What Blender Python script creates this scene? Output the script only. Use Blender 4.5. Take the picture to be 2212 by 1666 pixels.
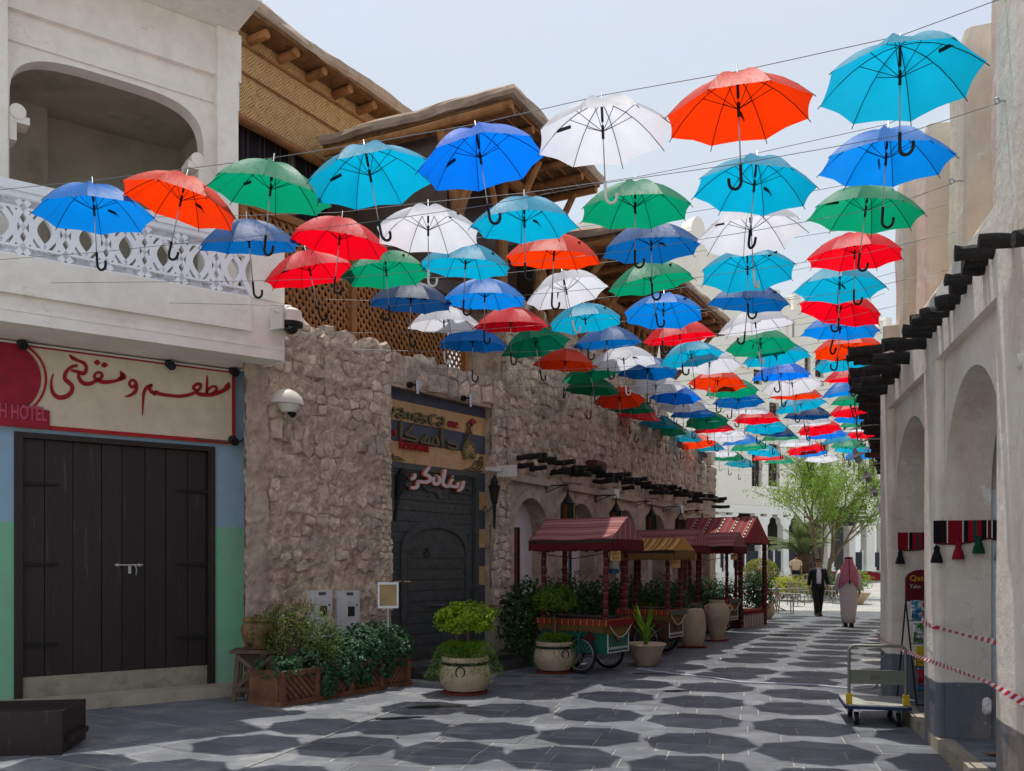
import bpy, bmesh, math, random
from mathutils import Vector, Matrix, noise
random.seed(7)
D = bpy.data
COL = bpy.context.scene.collection
for o in list(D.objects): D.objects.remove(o)
sc = bpy.context.scene
pi = math.pi
rad = math.radians
# ---------------------------------------------------------------- camera
CH = 1.63                                   # camera height; the lens is level and shifted up
cam_d = D.cameras.new('camera'); cam = D.objects.new('camera', cam_d); COL.objects.link(cam)
cam.location = (0, 0, CH); cam.rotation_euler = (rad(90), 0, 0)
cam_d.sensor_width = 36; cam_d.lens = 32.386; cam_d.shift_y = 0.1736
cam_d.clip_start = 0.1; cam_d.clip_end = 900
sc.camera = cam
# ---------------------------------------------------------------- sky and sun
SUN = Vector((-0.058, 0.2215, 1.0)).normalized()
el = math.asin(SUN.z); az = math.atan2(SUN.x, SUN.y)
w = D.worlds.new('World'); sc.world = w; w.use_nodes = True
nt = w.node_tree; nt.nodes.clear()
def wn(t): return nt.nodes.new(t)
sky = wn('ShaderNodeTexSky'); sky.sky_type = 'NISHITA'; sky.sun_disc = False
sky.sun_elevation = el; sky.sun_rotation = az; sky.altitude = 0
sky.air_density = 1.0; sky.dust_density = 4.0; sky.ozone_density = 1.5
tc = wn('ShaderNodeTexCoord')
mp = wn('ShaderNodeMapping'); mp.inputs['Scale'].default_value = (1.0, 1.0, 3.0)
n1 = wn('ShaderNodeTexNoise'); n1.inputs['Scale'].default_value = 2.3; n1.inputs['Detail'].default_value = 7; n1.inputs['Roughness'].default_value = 0.62
cr = wn('ShaderNodeValToRGB'); cr.color_ramp.elements[0].position = 0.36; cr.color_ramp.elements[1].position = 0.72
cr.color_ramp.elements[0].color = (0.62, 0.62, 0.62, 1); cr.color_ramp.elements[1].color = (0.93, 0.93, 0.93, 1)
mx = wn('ShaderNodeMixRGB'); mx.inputs['Color2'].default_value = (3.4, 3.68, 3.86, 1)
bg = wn('ShaderNodeBackground'); bg.inputs['Strength'].default_value = 0.15
out = wn('ShaderNodeOutputWorld')
L = nt.links.new
L(tc.outputs['Generated'], mp.inputs['Vector']); L(mp.outputs['Vector'], n1.inputs['Vector'])
L(n1.outputs['Fac'], cr.inputs['Fac']); L(cr.outputs['Color'], mx.inputs['Fac'])
L(sky.outputs['Color'], mx.inputs['Color1']); L(mx.outputs['Color'], bg.inputs['Color']); L(bg.outputs['Background'], out.inputs['Surface'])
sd = D.lights.new('sun', 'SUN'); so = D.objects.new('sun', sd); COL.objects.link(so)
sd.energy = 3.1; sd.angle = rad(0.53); sd.color = (1.0, 0.955, 0.88)
so.rotation_euler = SUN.to_track_quat('Z', 'Y').to_euler(); so.location = (0, 0, 30)
sc.view_settings.view_transform = 'Standard'; sc.view_settings.look = 'None'
sc.view_settings.exposure = 0.5; sc.view_settings.gamma = 1.0; sc.view_settings.use_curve_mapping = False
sc.render.engine = 'CYCLES'
sc.cycles.max_bounces = 8; sc.cycles.diffuse_bounces = 5; sc.cycles.transparent_max_bounces = 12
# ---------------------------------------------------------------- helpers
F_, CX, HY = 1990.0, 1106.0, 1217.0          # pinhole of this camera, in steps of 1/2212 of the frame
def P(x, y, Z): return Vector(((x - CX) / F_ * Z, Z, CH + (HY - y) / F_ * Z))
def G(x, y, z=0.0):
    Z = (CH - z) * F_ / (y - HY); return Vector(((x - CX) / F_ * Z, Z, z))
def srgb(r, g, b):
    f = lambda c: (c / 255 / 12.92) if c / 255 <= 0.04045 else ((c / 255 + 0.055) / 1.055) ** 2.4
    return (f(r), f(g), f(b))
class MB:
    def __init__(s): s.v = []; s.f = []; s.m = []
    def add(s, vs, fs, mi=0):
        b = len(s.v); s.v += [tuple(v) for v in vs]
        s.f += [tuple(i + b for i in f) for f in fs]; s.m += [mi] * len(fs); return s
    def box(s, c, d, rz=0.0, mi=0, M=None, taper=1.0):
        hx, hy, hz = d[0] / 2, d[1] / 2, d[2] / 2
        vs = []
        for z in (-hz, hz):
            t = taper if z > 0 else 1.0
            for x, y in ((-hx, -hy), (hx, -hy), (hx, hy), (-hx, hy)): vs.append(Vector((x * t, y * t, z)))
        if M is None: M = Matrix.Rotation(rz, 3, 'Z')
        vs = [M @ v + Vector(c) for v in vs]
        return s.add(vs, [(0, 3, 2, 1), (4, 5, 6, 7), (0, 1, 5, 4), (1, 2, 6, 5), (2, 3, 7, 6), (3, 0, 4, 7)], mi)
    def bx(s, x0, x1, y0, y1, z0, z1, mi=0): return s.box(((x0 + x1) / 2, (y0 + y1) / 2, (z0 + z1) / 2), (abs(x1 - x0), abs(y1 - y0), abs(z1 - z0)), 0, mi)
    def bar(s, a, b, wd, th, mi=0, up=(0, 0, 1)):
        a = Vector(a); b = Vector(b); d = b - a; l = d.length; d = d / l; up = Vector(up)
        if abs(d.dot(up)) > 0.98: up = Vector((1, 0, 0)) if abs(d.x) < 0.9 else Vector((0, 1, 0))
        x = d; y = up.cross(x).normalized(); z = x.cross(y)
        M = Matrix((x, y, z)).transposed()
        return s.box((a + b) / 2, (l, wd, th), 0, mi, M)
    def tube(s, pts, r, n=8, mi=0, cap=True, jit=0.0):
        pts = [Vector(p) for p in pts]; k = len(pts); rs = r if isinstance(r, (list, tuple)) else [r] * k
        d0 = (pts[1] - pts[0]).normalized()
        u = Vector((0, 0, 1)) if abs(d0.z) < 0.9 else Vector((1, 0, 0))
        u = (u - d0 * u.dot(d0)).normalized(); vs = []
        for i in range(k):
            d = (pts[min(i + 1, k - 1)] - pts[max(i - 1, 0)]).normalized()
            u = (u - d * u.dot(d)); u.normalize(); wv = d.cross(u)
            for j in range(n):
                a = 2 * pi * j / n; q = rs[i] * (1 + (random.uniform(-jit, jit) if jit else 0))
                vs.append(pts[i] + (u * math.cos(a) + wv * math.sin(a)) * q)
        fs = []
        for i in range(k - 1):
            for j in range(n):
                fs.append((i * n + j, i * n + (j + 1) % n, (i + 1) * n + (j + 1) % n, (i + 1) * n + j))
        if cap: fs.append(tuple(reversed(range(n)))); fs.append(tuple(range((k - 1) * n, k * n)))
        return s.add(vs, fs, mi)
    def lathe(s, prof, n=24, c=(0, 0, 0), mi=0, cap=True, sx=1.0, sy=1.0):
        vs = []; k = len(prof)
        for r, z in prof:
            for j in range(n):
                a = 2 * pi * j / n; vs.append((c[0] + r * sx * math.cos(a), c[1] + r * sy * math.sin(a), c[2] + z))
        fs = []
        for i in range(k - 1):
            for j in range(n): fs.append((i * n + j, i * n + (j + 1) % n, (i + 1) * n + (j + 1) % n, (i + 1) * n + j))
        if cap:
            if prof[0][0] > 1e-4: fs.append(tuple(reversed(range(n))))
            if prof[-1][0] > 1e-4: fs.append(tuple(range((k - 1) * n, k * n)))
        return s.add(vs, fs, mi)
    def prism(s, poly, fr, t0, t1, mi=0):
        """poly in 2D; fr(a,b,t)->3D; an extruded outline (ear-free: ngon faces)"""
        n = len(poly)
        vs = [fr(a, b, t0) for a, b in poly] + [fr(a, b, t1) for a, b in poly]
        fs = [tuple(range(n)), tuple(reversed(range(n, 2 * n)))]
        for i in range(n): j = (i + 1) % n; fs.append((j, i, i + n, j + n))
        return s.add(vs, fs, mi)
    def sphere(s, c, r, n=12, m=8, mi=0, sz=1.0):
        prof = [(max(1e-5, r * math.sin(pi * i / m)), -r * sz * math.cos(pi * i / m)) for i in range(m + 1)]
        return s.lathe(prof, n, c, mi, False)
    def build(s, name, mats, parent=None, smooth=False, fix=False):
        me = D.meshes.new(name); me.from_pydata(s.v, [], s.f)
        if not isinstance(mats, (list, tuple)): mats = [mats]
        for m in mats: me.materials.append(m)
        if len(mats) > 1: me.polygons.foreach_set('material_index', s.m)
        if fix:
            bm = bmesh.new(); bm.from_mesh(me); bmesh.ops.recalc_face_normals(bm, faces=bm.faces); bm.to_mesh(me); bm.free()
        if smooth:
            me.polygons.foreach_set('use_smooth', [True] * len(me.polygons))
            if smooth != 'all':
                try: me.set_sharp_from_angle(angle=rad(40))
                except Exception: pass
        me.update()
        return link(name, me, parent)
def link(name, me, parent=None):
    o = D.objects.new(name, me); COL.objects.link(o)
    if parent: o.parent = parent
    return o
def tag(o, label, cat, group=None):
    o['label'] = label; o['category'] = cat
    if group: o['group'] = group
    return o
def struct(o, label=None):
    o['kind'] = 'structure'
    if label: o['label'] = label
    return o
def stuff(o): o['kind'] = 'stuff'; return o
def thing(name, label, cat, loc=(0, 0, 0), rz=0.0, group=None):
    o = D.objects.new(name, None); COL.objects.link(o); o.empty_display_size = 0.1
    o.location = loc; o.rotation_euler = (0, 0, rz); return tag(o, label, cat, group)
def copy_tree(o, parent=None):
    c = o.copy(); COL.objects.link(c); c.parent = parent
    for ch in list(KIDS.get(o.name, o.children)): copy_tree(ch, c)
    return c
KIDS = {}
class Wall:
    """a local frame on a wall: u along it, v into it (street side is negative), z up"""
    def __init__(s, x, y, azim):
        s.o = Vector((x, y, 0)); s.d = Vector((math.sin(azim), math.cos(azim), 0)); s.n = Vector((-s.d.y, s.d.x, 0))
        s.rz = math.atan2(s.d.y, s.d.x); s.loc = (x, y, 0)
    def u(s, px, v=0.0):
        k = (px - CX) / F_; q = s.o + s.n * v
        return (k * q.y - q.x) / (s.d.x - k * s.d.y)
    def uz(s, px, py, v=0.0):
        u = s.u(px, v); Z = (s.o + s.n * v + s.d * u).y
        return u, CH + (HY - py) / F_ * Z
    def w(s, u, v, z): q = s.o + s.d * u + s.n * v; return Vector((q.x, q.y, z))
def fbm(p, o=4): return noise.fractal(Vector(p), 1.0, 2.0, o)
ORD = ['zeroth', 'first', 'second', 'third', 'fourth', 'fifth', 'sixth', 'seventh', 'eighth', 'ninth', 'tenth', 'eleventh', 'twelfth', 'thirteenth', 'fourteenth', 'fifteenth', 'sixteenth', 'seventeenth', 'eighteenth', 'nineteenth', 'twentieth', 'twenty-first', 'twenty-second', 'twenty-third', 'twenty-fourth', 'twenty-fifth', 'twenty-sixth', 'twenty-seventh', 'twenty-eighth', 'twenty-ninth', 'thirtieth']
# ---------------------------------------------------------------- materials
class NT:
    def __init__(s, name):
        s.m = D.materials.new(name); s.m.use_nodes = True; s.t = s.m.node_tree; s.n = s.t.nodes; s.b = s.n['Principled BSDF']; s.out = s.n['Material Output']
    def new(s, t, **kw):
        q = s.n.new(t)
        for k, v in kw.items():
            if k in q.inputs: q.inputs[k].default_value = v
            else: setattr(q, k, v)
        return q
    def l(s, a, b): s.t.links.new(a, b)
def col4(c): return (c[0], c[1], c[2], 1)
def mat(name, c, rough=0.85, var=0.18, vs=3.0, bump=0.0, bs=30.0, metal=0.0, spec=0.3, rv=0.0, c2=None, c2s=1.2, c2lo=0.5, c2hi=0.7, trans=0.0, stretch=None, emit=None, bdist=0.02, vor=0.0):
    k = NT(name); b = k.b
    b.inputs['Roughness'].default_value = rough; b.inputs['Metallic'].default_value = metal
    b.inputs['Specular IOR Level'].default_value = spec
    geo = k.new('ShaderNodeNewGeometry'); src = geo.outputs['Position']
    if stretch:
        tcn = k.new('ShaderNodeTexCoord'); mpn = k.new('ShaderNodeMapping'); mpn.inputs['Scale'].default_value = stretch
        k.l(tcn.outputs['Object'], mpn.inputs['Vector']); src = mpn.outputs['Vector']
    n = k.new('ShaderNodeTexNoise'); n.inputs['Scale'].default_value = vs; n.inputs['Detail'].default_value = 6; n.inputs['Roughness'].default_value = 0.65
    k.l(src, n.inputs['Vector'])
    r = k.new('ShaderNodeValToRGB'); e = r.color_ramp.elements
    e[0].position = 0.3; e[1].position = 0.7
    e[0].color = col4([x * (1 - var) for x in c]); e[1].color = col4([min(1, x * (1 + var)) for x in c])
    k.l(n.outputs['Fac'], r.inputs['Fac']); cur = r.outputs['Color']
    if c2:
        n2 = k.new('ShaderNodeTexNoise'); n2.inputs['Scale'].default_value = c2s; n2.inputs['Detail'].default_value = 8; n2.inputs['Roughness'].default_value = 0.7
        k.l(src, n2.inputs['Vector'])
        r2 = k.new('ShaderNodeMapRange'); r2.inputs['From Min'].default_value = c2lo; r2.inputs['From Max'].default_value = c2hi
        k.l(n2.outputs['Fac'], r2.inputs['Value'])
        mxn = k.new('ShaderNodeMixRGB'); mxn.inputs['Color2'].default_value = col4(c2)
        k.l(r2.outputs['Result'], mxn.inputs['Fac']); k.l(cur, mxn.inputs['Color1']); cur = mxn.outputs['Color']
    if vor:
        vn = k.new('ShaderNodeTexVoronoi', Scale=vor); k.l(src, vn.inputs['Vector']); sc_c = k.new('ShaderNodeSeparateColor'); k.l(vn.outputs['Color'], sc_c.inputs[0]); mv = k.new('ShaderNodeMapRange'); mv.inputs['To Min'].default_value = 0.8; mv.inputs['To Max'].default_value = 1.2; k.l(sc_c.outputs[0], mv.inputs['Value']); hv_ = k.new('ShaderNodeHueSaturation'); k.l(mv.outputs['Result'], hv_.inputs['Value']); k.l(cur, hv_.inputs['Color']); cur = hv_.outputs['Color']
    if rv:
        oi = k.new('ShaderNodeObjectInfo'); h = k.new('ShaderNodeHueSaturation'); mr = k.new('ShaderNodeMapRange')
        mr.inputs['To Min'].default_value = 1 - rv; mr.inputs['To Max'].default_value = 1 + rv
        k.l(oi.outputs['Random'], mr.inputs['Value']); k.l(mr.outputs['Result'], h.inputs['Value']); k.l(cur, h.inputs['Color']); cur = h.outputs['Color']
    k.l(cur, b.inputs['Base Color'])
    if bump:
        n3 = k.new('ShaderNodeTexNoise'); n3.inputs['Scale'].default_value = bs; n3.inputs['Detail'].default_value = 8; n3.inputs['Roughness'].default_value = 0.7
        k.l(src, n3.inputs['Vector']); bm_ = k.new('ShaderNodeBump'); bm_.inputs['Strength'].default_value = bump; bm_.inputs['Distance'].default_value = bdist
        k.l(n3.outputs['Fac'], bm_.inputs['Height']); k.l(bm_.outputs['Normal'], b.inputs['Normal'])
    if trans:
        tr = k.new('ShaderNodeBsdfTranslucent'); k.l(cur, tr.inputs['Color']); ms = k.new('ShaderNodeMixShader'); ms.inputs['Fac'].default_value = trans
        k.l(b.outputs['BSDF'], ms.inputs[1]); k.l(tr.outputs['BSDF'], ms.inputs[2]); k.l(ms.outputs['Shader'], k.out.inputs['Surface'])
    if emit:
        b.inputs['Emission Color'].default_value = col4(emit[:3]); b.inputs['Emission Strength'].default_value = emit[3]
    return k.m
def stripes(name, axis, freq, stops, rough=0.9, weave=400, off=0.0, axis2=None, freq2=0, dash=None):
    """woven cloth: constant colour bands across an object axis"""
    k = NT(name); b = k.b; b.inputs['Roughness'].default_value = rough; b.inputs['Specular IOR Level'].default_value = 0.1
    tcn = k.new('ShaderNodeTexCoord'); sp = k.new('ShaderNodeSeparateXYZ'); k.l(tcn.outputs['Object'], sp.inputs[0])
    m1 = k.new('ShaderNodeMath', operation='MULTIPLY_ADD'); m1.inputs[1].default_value = freq; m1.inputs[2].default_value = off + 100
    k.l(sp.outputs[axis], m1.inputs[0]); f = k.new('ShaderNodeMath', operation='FRACT'); k.l(m1.outputs[0], f.inputs[0])
    r = k.new('ShaderNodeValToRGB'); cr_ = r.color_ramp; cr_.interpolation = 'CONSTANT'
    for i, (p, c) in enumerate(stops):
        e = cr_.elements[i] if i < 2 else cr_.elements.new(p)
        e.position = p; e.color = col4(c)
    k.l(f.outputs[0], r.inputs['Fac']); cur = r.outputs['Color']
    if dash:
        (dax, dfreq, dcol, dlo, dhi) = dash          # dashes of another colour inside the band dlo..dhi
        m2 = k.new('ShaderNodeMath', operation='MULTIPLY_ADD'); m2.inputs[1].default_value = dfreq; m2.inputs[2].default_value = 100
        k.l(sp.outputs[dax], m2.inputs[0]); f2 = k.new('ShaderNodeMath', operation='FRACT'); k.l(m2.outputs[0], f2.inputs[0])
        g1 = k.new('ShaderNodeMath', operation='GREATER_THAN'); g1.inputs[1].default_value = 0.5; k.l(f2.outputs[0], g1.inputs[0])
        g2 = k.new('ShaderNodeMath', operation='GREATER_THAN'); g2.inputs[1].default_value = dlo; k.l(f.outputs[0], g2.inputs[0])
        g3 = k.new('ShaderNodeMath', operation='LESS_THAN'); g3.inputs[1].default_value = dhi; k.l(f.outputs[0], g3.inputs[0])
        a1 = k.new('ShaderNodeMath', operation='MULTIPLY'); k.l(g1.outputs[0], a1.inputs[0]); k.l(g2.outputs[0], a1.inputs[1])
        a2 = k.new('ShaderNodeMath', operation='MULTIPLY'); k.l(a1.outputs[0], a2.inputs[0]); k.l(g3.outputs[0], a2.inputs[1])
        mxn = k.new('ShaderNodeMixRGB'); mxn.inputs['Color2'].default_value = col4(dcol); k.l(a2.outputs[0], mxn.inputs['Fac']); k.l(cur, mxn.inputs['Color1']); cur = mxn.outputs['Color']
    nn = k.new('ShaderNodeTexNoise', Scale=weave * 0.1, Detail=4.0); k.l(tcn.outputs['Object'], nn.inputs['Vector'])
    hv = k.new('ShaderNodeMapRange'); hv.inputs['To Min'].default_value = 0.75; hv.inputs['To Max'].default_value = 1.2; k.l(nn.outputs['Fac'], hv.inputs['Value'])
    h = k.new('ShaderNodeHueSaturation'); k.l(hv.outputs['Result'], h.inputs['Value']); k.l(cur, h.inputs['Color']); k.l(h.outputs['Color'], b.inputs['Base Color'])
    return k.m
def zpaint(name, zones, wob=0.05, rough=0.85, var=0.12, stain=None, stain_s=1.5, bump=0.25, bs=14, streak=0.0, patch=None):
    """plaster in painted zones by height: zones = [(z_top, colour), ...] from the ground up; stains with shapes of their own"""
    k = NT(name); b = k.b; b.inputs['Roughness'].default_value = rough; b.inputs['Specular IOR Level'].default_value = 0.2
    geo = k.new('ShaderNodeNewGeometry'); sp = k.new('ShaderNodeSeparateXYZ'); k.l(geo.outputs['Position'], sp.inputs[0])
    nz = k.new('ShaderNodeTexNoise', Scale=2.2, Detail=6.0); k.l(geo.outputs['Position'], nz.inputs['Vector'])
    ma = k.new('ShaderNodeMath', operation='MULTIPLY_ADD'); ma.inputs[1].default_value = wob * 2; k.l(nz.outputs['Fac'], ma.inputs[0])
    sb = k.new('ShaderNodeMath', operation='SUBTRACT'); sb.inputs[1].default_value = wob; k.l(sp.outputs['Z'], sb.inputs[0]); k.l(sb.outputs[0], ma.inputs[2])
    cur = None
    for zt, c in zones:
        if cur is None: rgb = k.new('ShaderNodeRGB'); rgb.outputs[0].default_value = col4(c); cur = rgb.outputs[0]
        else:
            g = k.new('ShaderNodeMapRange'); g.inputs['From Min'].default_value = last - 0.006; g.inputs['From Max'].default_value = last + 0.006
            k.l(ma.outputs[0], g.inputs['Value'])
            mxn = k.new('ShaderNodeMixRGB'); mxn.inputs['Color2'].default_value = col4(c); k.l(g.outputs['Result'], mxn.inputs['Fac']); k.l(cur, mxn.inputs['Color1']); cur = mxn.outputs['Color']
        last = zt
    if stain:
        mpn = k.new('ShaderNodeMapping'); mpn.inputs['Scale'].default_value = (1, 1, 1 - streak); k.l(geo.outputs['Position'], mpn.inputs['Vector'])
        n2 = k.new('ShaderNodeTexNoise', Scale=stain_s, Detail=9.0, Roughness=0.72); k.l(mpn.outputs['Vector'], n2.inputs['Vector'])
        r2 = k.new('ShaderNodeMapRange'); r2.inputs['From Min'].default_value = 0.46; r2.inputs['From Max'].default_value = 0.72; r2.inputs['To Max'].default_value = 0.8
        k.l(n2.outputs['Fac'], r2.inputs['Value'])
        mxn = k.new('ShaderNodeMixRGB'); mxn.inputs['Color2'].default_value = col4(stain); k.l(r2.outputs['Result'], mxn.inputs['Fac']); k.l(cur, mxn.inputs['Color1']); cur = mxn.outputs['Color']
    vc = k.new('ShaderNodeTexVoronoi', Scale=0.9, feature='DISTANCE_TO_EDGE'); dn = k.new('ShaderNodeTexNoise', Scale=3.0, Detail=6.0); k.l(geo.outputs['Position'], dn.inputs['Vector']); av = k.new('ShaderNodeVectorMath', operation='MULTIPLY_ADD'); av.inputs[1].default_value = (0.7, 0.7, 0.7); k.l(dn.outputs['Color'], av.inputs[0]); k.l(geo.outputs['Position'], av.inputs[2]); k.l(av.outputs[0], vc.inputs['Vector'])
    cm = k.new('ShaderNodeMapRange'); cm.inputs['From Min'].default_value = 0.0; cm.inputs['From Max'].default_value = 0.006; cm.inputs['To Min'].default_value = 0.26; cm.inputs['To Max'].default_value = 0.0; k.l(vc.outputs['Distance'], cm.inputs['Value'])
    nm_ = k.new('ShaderNodeTexNoise', Scale=1.1, Detail=3.0); k.l(geo.outputs['Position'], nm_.inputs['Vector']); gm = k.new('ShaderNodeMath', operation='GREATER_THAN'); gm.inputs[1].default_value = 0.55; k.l(nm_.outputs['Fac'], gm.inputs[0]); mm_ = k.new('ShaderNodeMath', operation='MULTIPLY'); k.l(cm.outputs['Result'], mm_.inputs[0]); k.l(gm.outputs[0], mm_.inputs[1])
    mc = k.new('ShaderNodeMixRGB'); mc.inputs['Color2'].default_value = (0.12, 0.1, 0.085, 1); k.l(mm_.outputs[0], mc.inputs['Fac']); k.l(cur, mc.inputs['Color1']); cur = mc.outputs['Color']
    if patch:
        np_ = k.new('ShaderNodeTexNoise', Scale=2.3, Detail=9.0, Roughness=0.75); k.l(geo.outputs['Position'], np_.inputs['Vector']); rp_ = k.new('ShaderNodeMapRange'); rp_.inputs['From Min'].default_value = 0.6; rp_.inputs['From Max'].default_value = 0.64; k.l(np_.outputs['Fac'], rp_.inputs['Value']); mp_ = k.new('ShaderNodeMixRGB'); mp_.inputs['Color2'].default_value = col4(patch); k.l(rp_.outputs['Result'], mp_.inputs['Fac']); k.l(cur, mp_.inputs['Color1']); cur = mp_.outputs['Color']
    n4 = k.new('ShaderNodeTexNoise', Scale=5.0, Detail=8.0, Roughness=0.7); k.l(geo.outputs['Position'], n4.inputs['Vector'])
    hv = k.new('ShaderNodeMapRange'); hv.inputs['To Min'].default_value = 1 - var * 1.6; hv.inputs['To Max'].default_value = 1 + var * 1.6; k.l(n4.outputs['Fac'], hv.inputs['Value'])
    h = k.new('ShaderNodeHueSaturation'); k.l(hv.outputs['Result'], h.inputs['Value']); k.l(cur, h.inputs['Color']); k.l(h.outputs['Color'], b.inputs['Base Color'])
    n3 = k.new('ShaderNodeTexNoise', Scale=float(bs), Detail=8.0, Roughness=0.65); k.l(geo.outputs['Position'], n3.inputs['Vector'])
    bm_ = k.new('ShaderNodeBump'); bm_.inputs['Strength'].default_value = bump; bm_.inputs['Distance'].default_value = 0.03
    k.l(n3.outputs['Fac'], bm_.inputs['Height']); k.l(bm_.outputs['Normal'], b.inputs['Normal'])
    return k.m
M = {}
M['cream'] = zpaint('cream_plaster', [(99, srgb(242, 235, 225))], stain=srgb(226, 216, 204), bump=0.12, bs=25)
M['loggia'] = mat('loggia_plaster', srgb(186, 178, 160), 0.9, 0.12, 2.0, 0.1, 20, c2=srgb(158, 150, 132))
M['white_paint'] = mat('white_paint', srgb(238, 239, 242), 0.6, 0.05, 4.0, 0.06, 40)
M['shop_wall'] = zpaint('shop_wall_paint', [(2.085, srgb(128, 190, 152)), (99, srgb(148, 176, 200))], wob=0.015, var=0.08, stain=srgb(150, 168, 170), stain_s=2.6, streak=0.5, bump=0.16, bs=40)
M['sign_cream'] = mat('sign_cream', srgb(214, 200, 176), 0.7, 0.10, 5.0, 0.05, 30, c2=srgb(178, 166, 148), c2s=2.6, c2lo=0.55, c2hi=0.85)
M['sign_red'] = mat('sign_red', srgb(166, 26, 34), 0.55, 0.18, 8.0, c2=srgb(205, 140, 110), c2s=9, c2lo=0.66, c2hi=0.72)
M['sign_crimson'] = mat('sign_crimson', srgb(150, 20, 44), 0.5, 0.3, 7.0)
M['sign_pink'] = mat('sign_pink', srgb(188, 74, 98), 0.5, 0.15, 9.0)
M['ink_red'] = mat('ink_red', srgb(150, 24, 28), 0.6, 0.12, 12.0)
M['dark_wood'] = mat('dark_wood', srgb(42, 30, 29), 0.5, 0.35, 4.0, 0.35, 18, rv=0.2, stretch=(14, 14, 1.0), spec=0.4, bdist=0.006, c2=srgb(88, 68, 62), c2s=1.6, c2lo=0.6, c2hi=0.72)
M['iron'] = mat('black_iron', srgb(36, 34, 34), 0.55, 0.25, 20, 0.2, 60, metal=0.3)
M['steel'] = mat('steel', srgb(190, 192, 196), 0.3, 0.1, 10, metal=0.9)
M['concrete'] = mat('concrete', srgb(158, 148, 132), 0.9, 0.16, 4.0, 0.25, 30, c2=srgb(112, 106, 98), c2s=3.0)
M['step'] = mat('step_concrete', srgb(170, 160, 145), 0.9, 0.14, 4.0, 0.25, 30, c2=srgb(130, 122, 110), c2s=2.5)
M['step_dark'] = mat('dark_step', srgb(74, 72, 72), 0.85, 0.3, 4.0, 0.3, 22)  # dark grey of the entrance step and terrace kerb
M['mortar'] = mat('rubble_mortar', srgb(206, 181, 160), 0.95, 0.34, 9.0, 1.0, 30, c2=srgb(178, 150, 130), vor=7.0, c2s=3.2, bdist=0.03)
M['stone'] = mat('limestone_rubble', srgb(212, 190, 170), 0.95, 0.32, 9.0, 1.0, 34, rv=0.15, vor=5.5, c2=srgb(166, 140, 124), c2s=4.0, bdist=0.03)
M['stone_c'] = mat('pale_limestone', srgb(206, 187, 168), 0.95, 0.32, 9.0, 1.0, 34, rv=0.15, vor=4.5, c2=srgb(160, 134, 112), c2s=2.2, bdist=0.03)
M['mortar_c'] = mat('pale_mortar', srgb(190, 168, 148), 0.95, 0.3, 5.0, 0.9, 20, c2=srgb(130, 106, 88), c2s=2.4, bdist=0.03)
M['render'] = mat('rough_render', srgb(188, 168, 150), 0.95, 0.2, 4.0, 0.8, 16, c2=srgb(140, 116, 98), c2s=1.8, bdist=0.03)
M['niche'] = mat('niche_white', srgb(220, 212, 216), 0.85, 0.06, 2.0, 0.05, 30)
M['slate'] = mat('slate_paving', srgb(96, 99, 105), 0.55, 0.28, 3.4, 0.4, 34, rv=0.22, c2=srgb(134, 137, 139), c2s=1.5, c2lo=0.52, c2hi=0.75, spec=0.35, bdist=0.006)
M['slate_l'] = mat('slate_paving_pale', srgb(104, 107, 113), 0.66, 0.2, 2.4, 0.35, 34, rv=0.15, c2=srgb(138, 138, 138), c2s=1.7, spec=0.3, bdist=0.006)
M['joint'] = mat('paving_joint', srgb(150, 149, 144), 0.95, 0.15, 9.0, 0.3, 60, c2=srgb(100, 98, 94), c2s=3)
M['stripe_y'] = mat('ochre_stone', srgb(206, 166, 118), 0.6, 0.1, 6.0, c2=srgb(186, 144, 100), c2s=5)
M['stripe_b'] = mat('blue_grey_stone', srgb(78, 82, 96), 0.55, 0.16, 4.0)
M['bronze_door'] = mat('patinated_door', srgb(86, 88, 88), 0.5, 0.3, 9.0, 0.3, 30, metal=0.4, c2=srgb(52, 84, 78), c2s=4.5, c2lo=0.56, c2hi=0.75)
M['bronze'] = mat('bronze_letters', srgb(104, 96, 64), 0.4, 0.2, 10, metal=0.3)
M['red_letter'] = mat('red_letters', srgb(158, 24, 34), 0.4, 0.1, 10)
M['neon'] = mat('led_letters', srgb(206, 190, 196), 0.4, 0.1, 60)
M['neon_edge'] = mat('led_edge', srgb(206, 104, 50), 0.4, 0.1, 10)
M['wood'] = mat('lattice_wood', srgb(150, 96, 52), 0.7, 0.25, 6.0, 0.15, 30, rv=0.14)
M['pole'] = mat('timber_pole', srgb(156, 108, 66), 0.75, 0.3, 5.0, 0.3, 18, rv=0.12, c2=srgb(110, 74, 46), c2s=4)
M['mud'] = mat('mud_roof', srgb(172, 152, 134), 0.95, 0.16, 2.5, 0.5, 12, c2=srgb(146, 124, 108), c2s=2)
M['log'] = mat('charred_log', srgb(40, 37, 36), 0.7, 0.4, 12, 0.9, 26, rv=0.2, bdist=0.03)
M['planter'] = mat('planter_wood', srgb(122, 80, 58), 0.7, 0.3, 6.0, 0.25, 30, rv=0.15, c2=srgb(88, 56, 42), c2s=5)
M['stand'] = mat('weathered_wood', srgb(106, 88, 72), 0.85, 0.25, 8.0, 0.3, 30, rv=0.1)
M['clay_jar'] = mat('brown_jar', srgb(136, 106, 72), 0.5, 0.25, 6.0, 0.15, 30, c2=srgb(70, 48, 34), c2s=4, c2lo=0.5, c2hi=0.62)
M['pot'] = mat('stone_pot', srgb(188, 168, 142), 0.85, 0.14, 6.0, 0.2, 50, c2=srgb(166, 144, 118), c2s=3)
M['saucer'] = mat('red_saucer', srgb(150, 66, 54), 0.5, 0.15, 8)
M['cab'] = mat('cabinet_white', srgb(208, 206, 206), 0.5, 0.05, 4)
M['plastic_w'] = mat('pale_plastic', srgb(214, 210, 202), 0.4, 0.04, 4)
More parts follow.
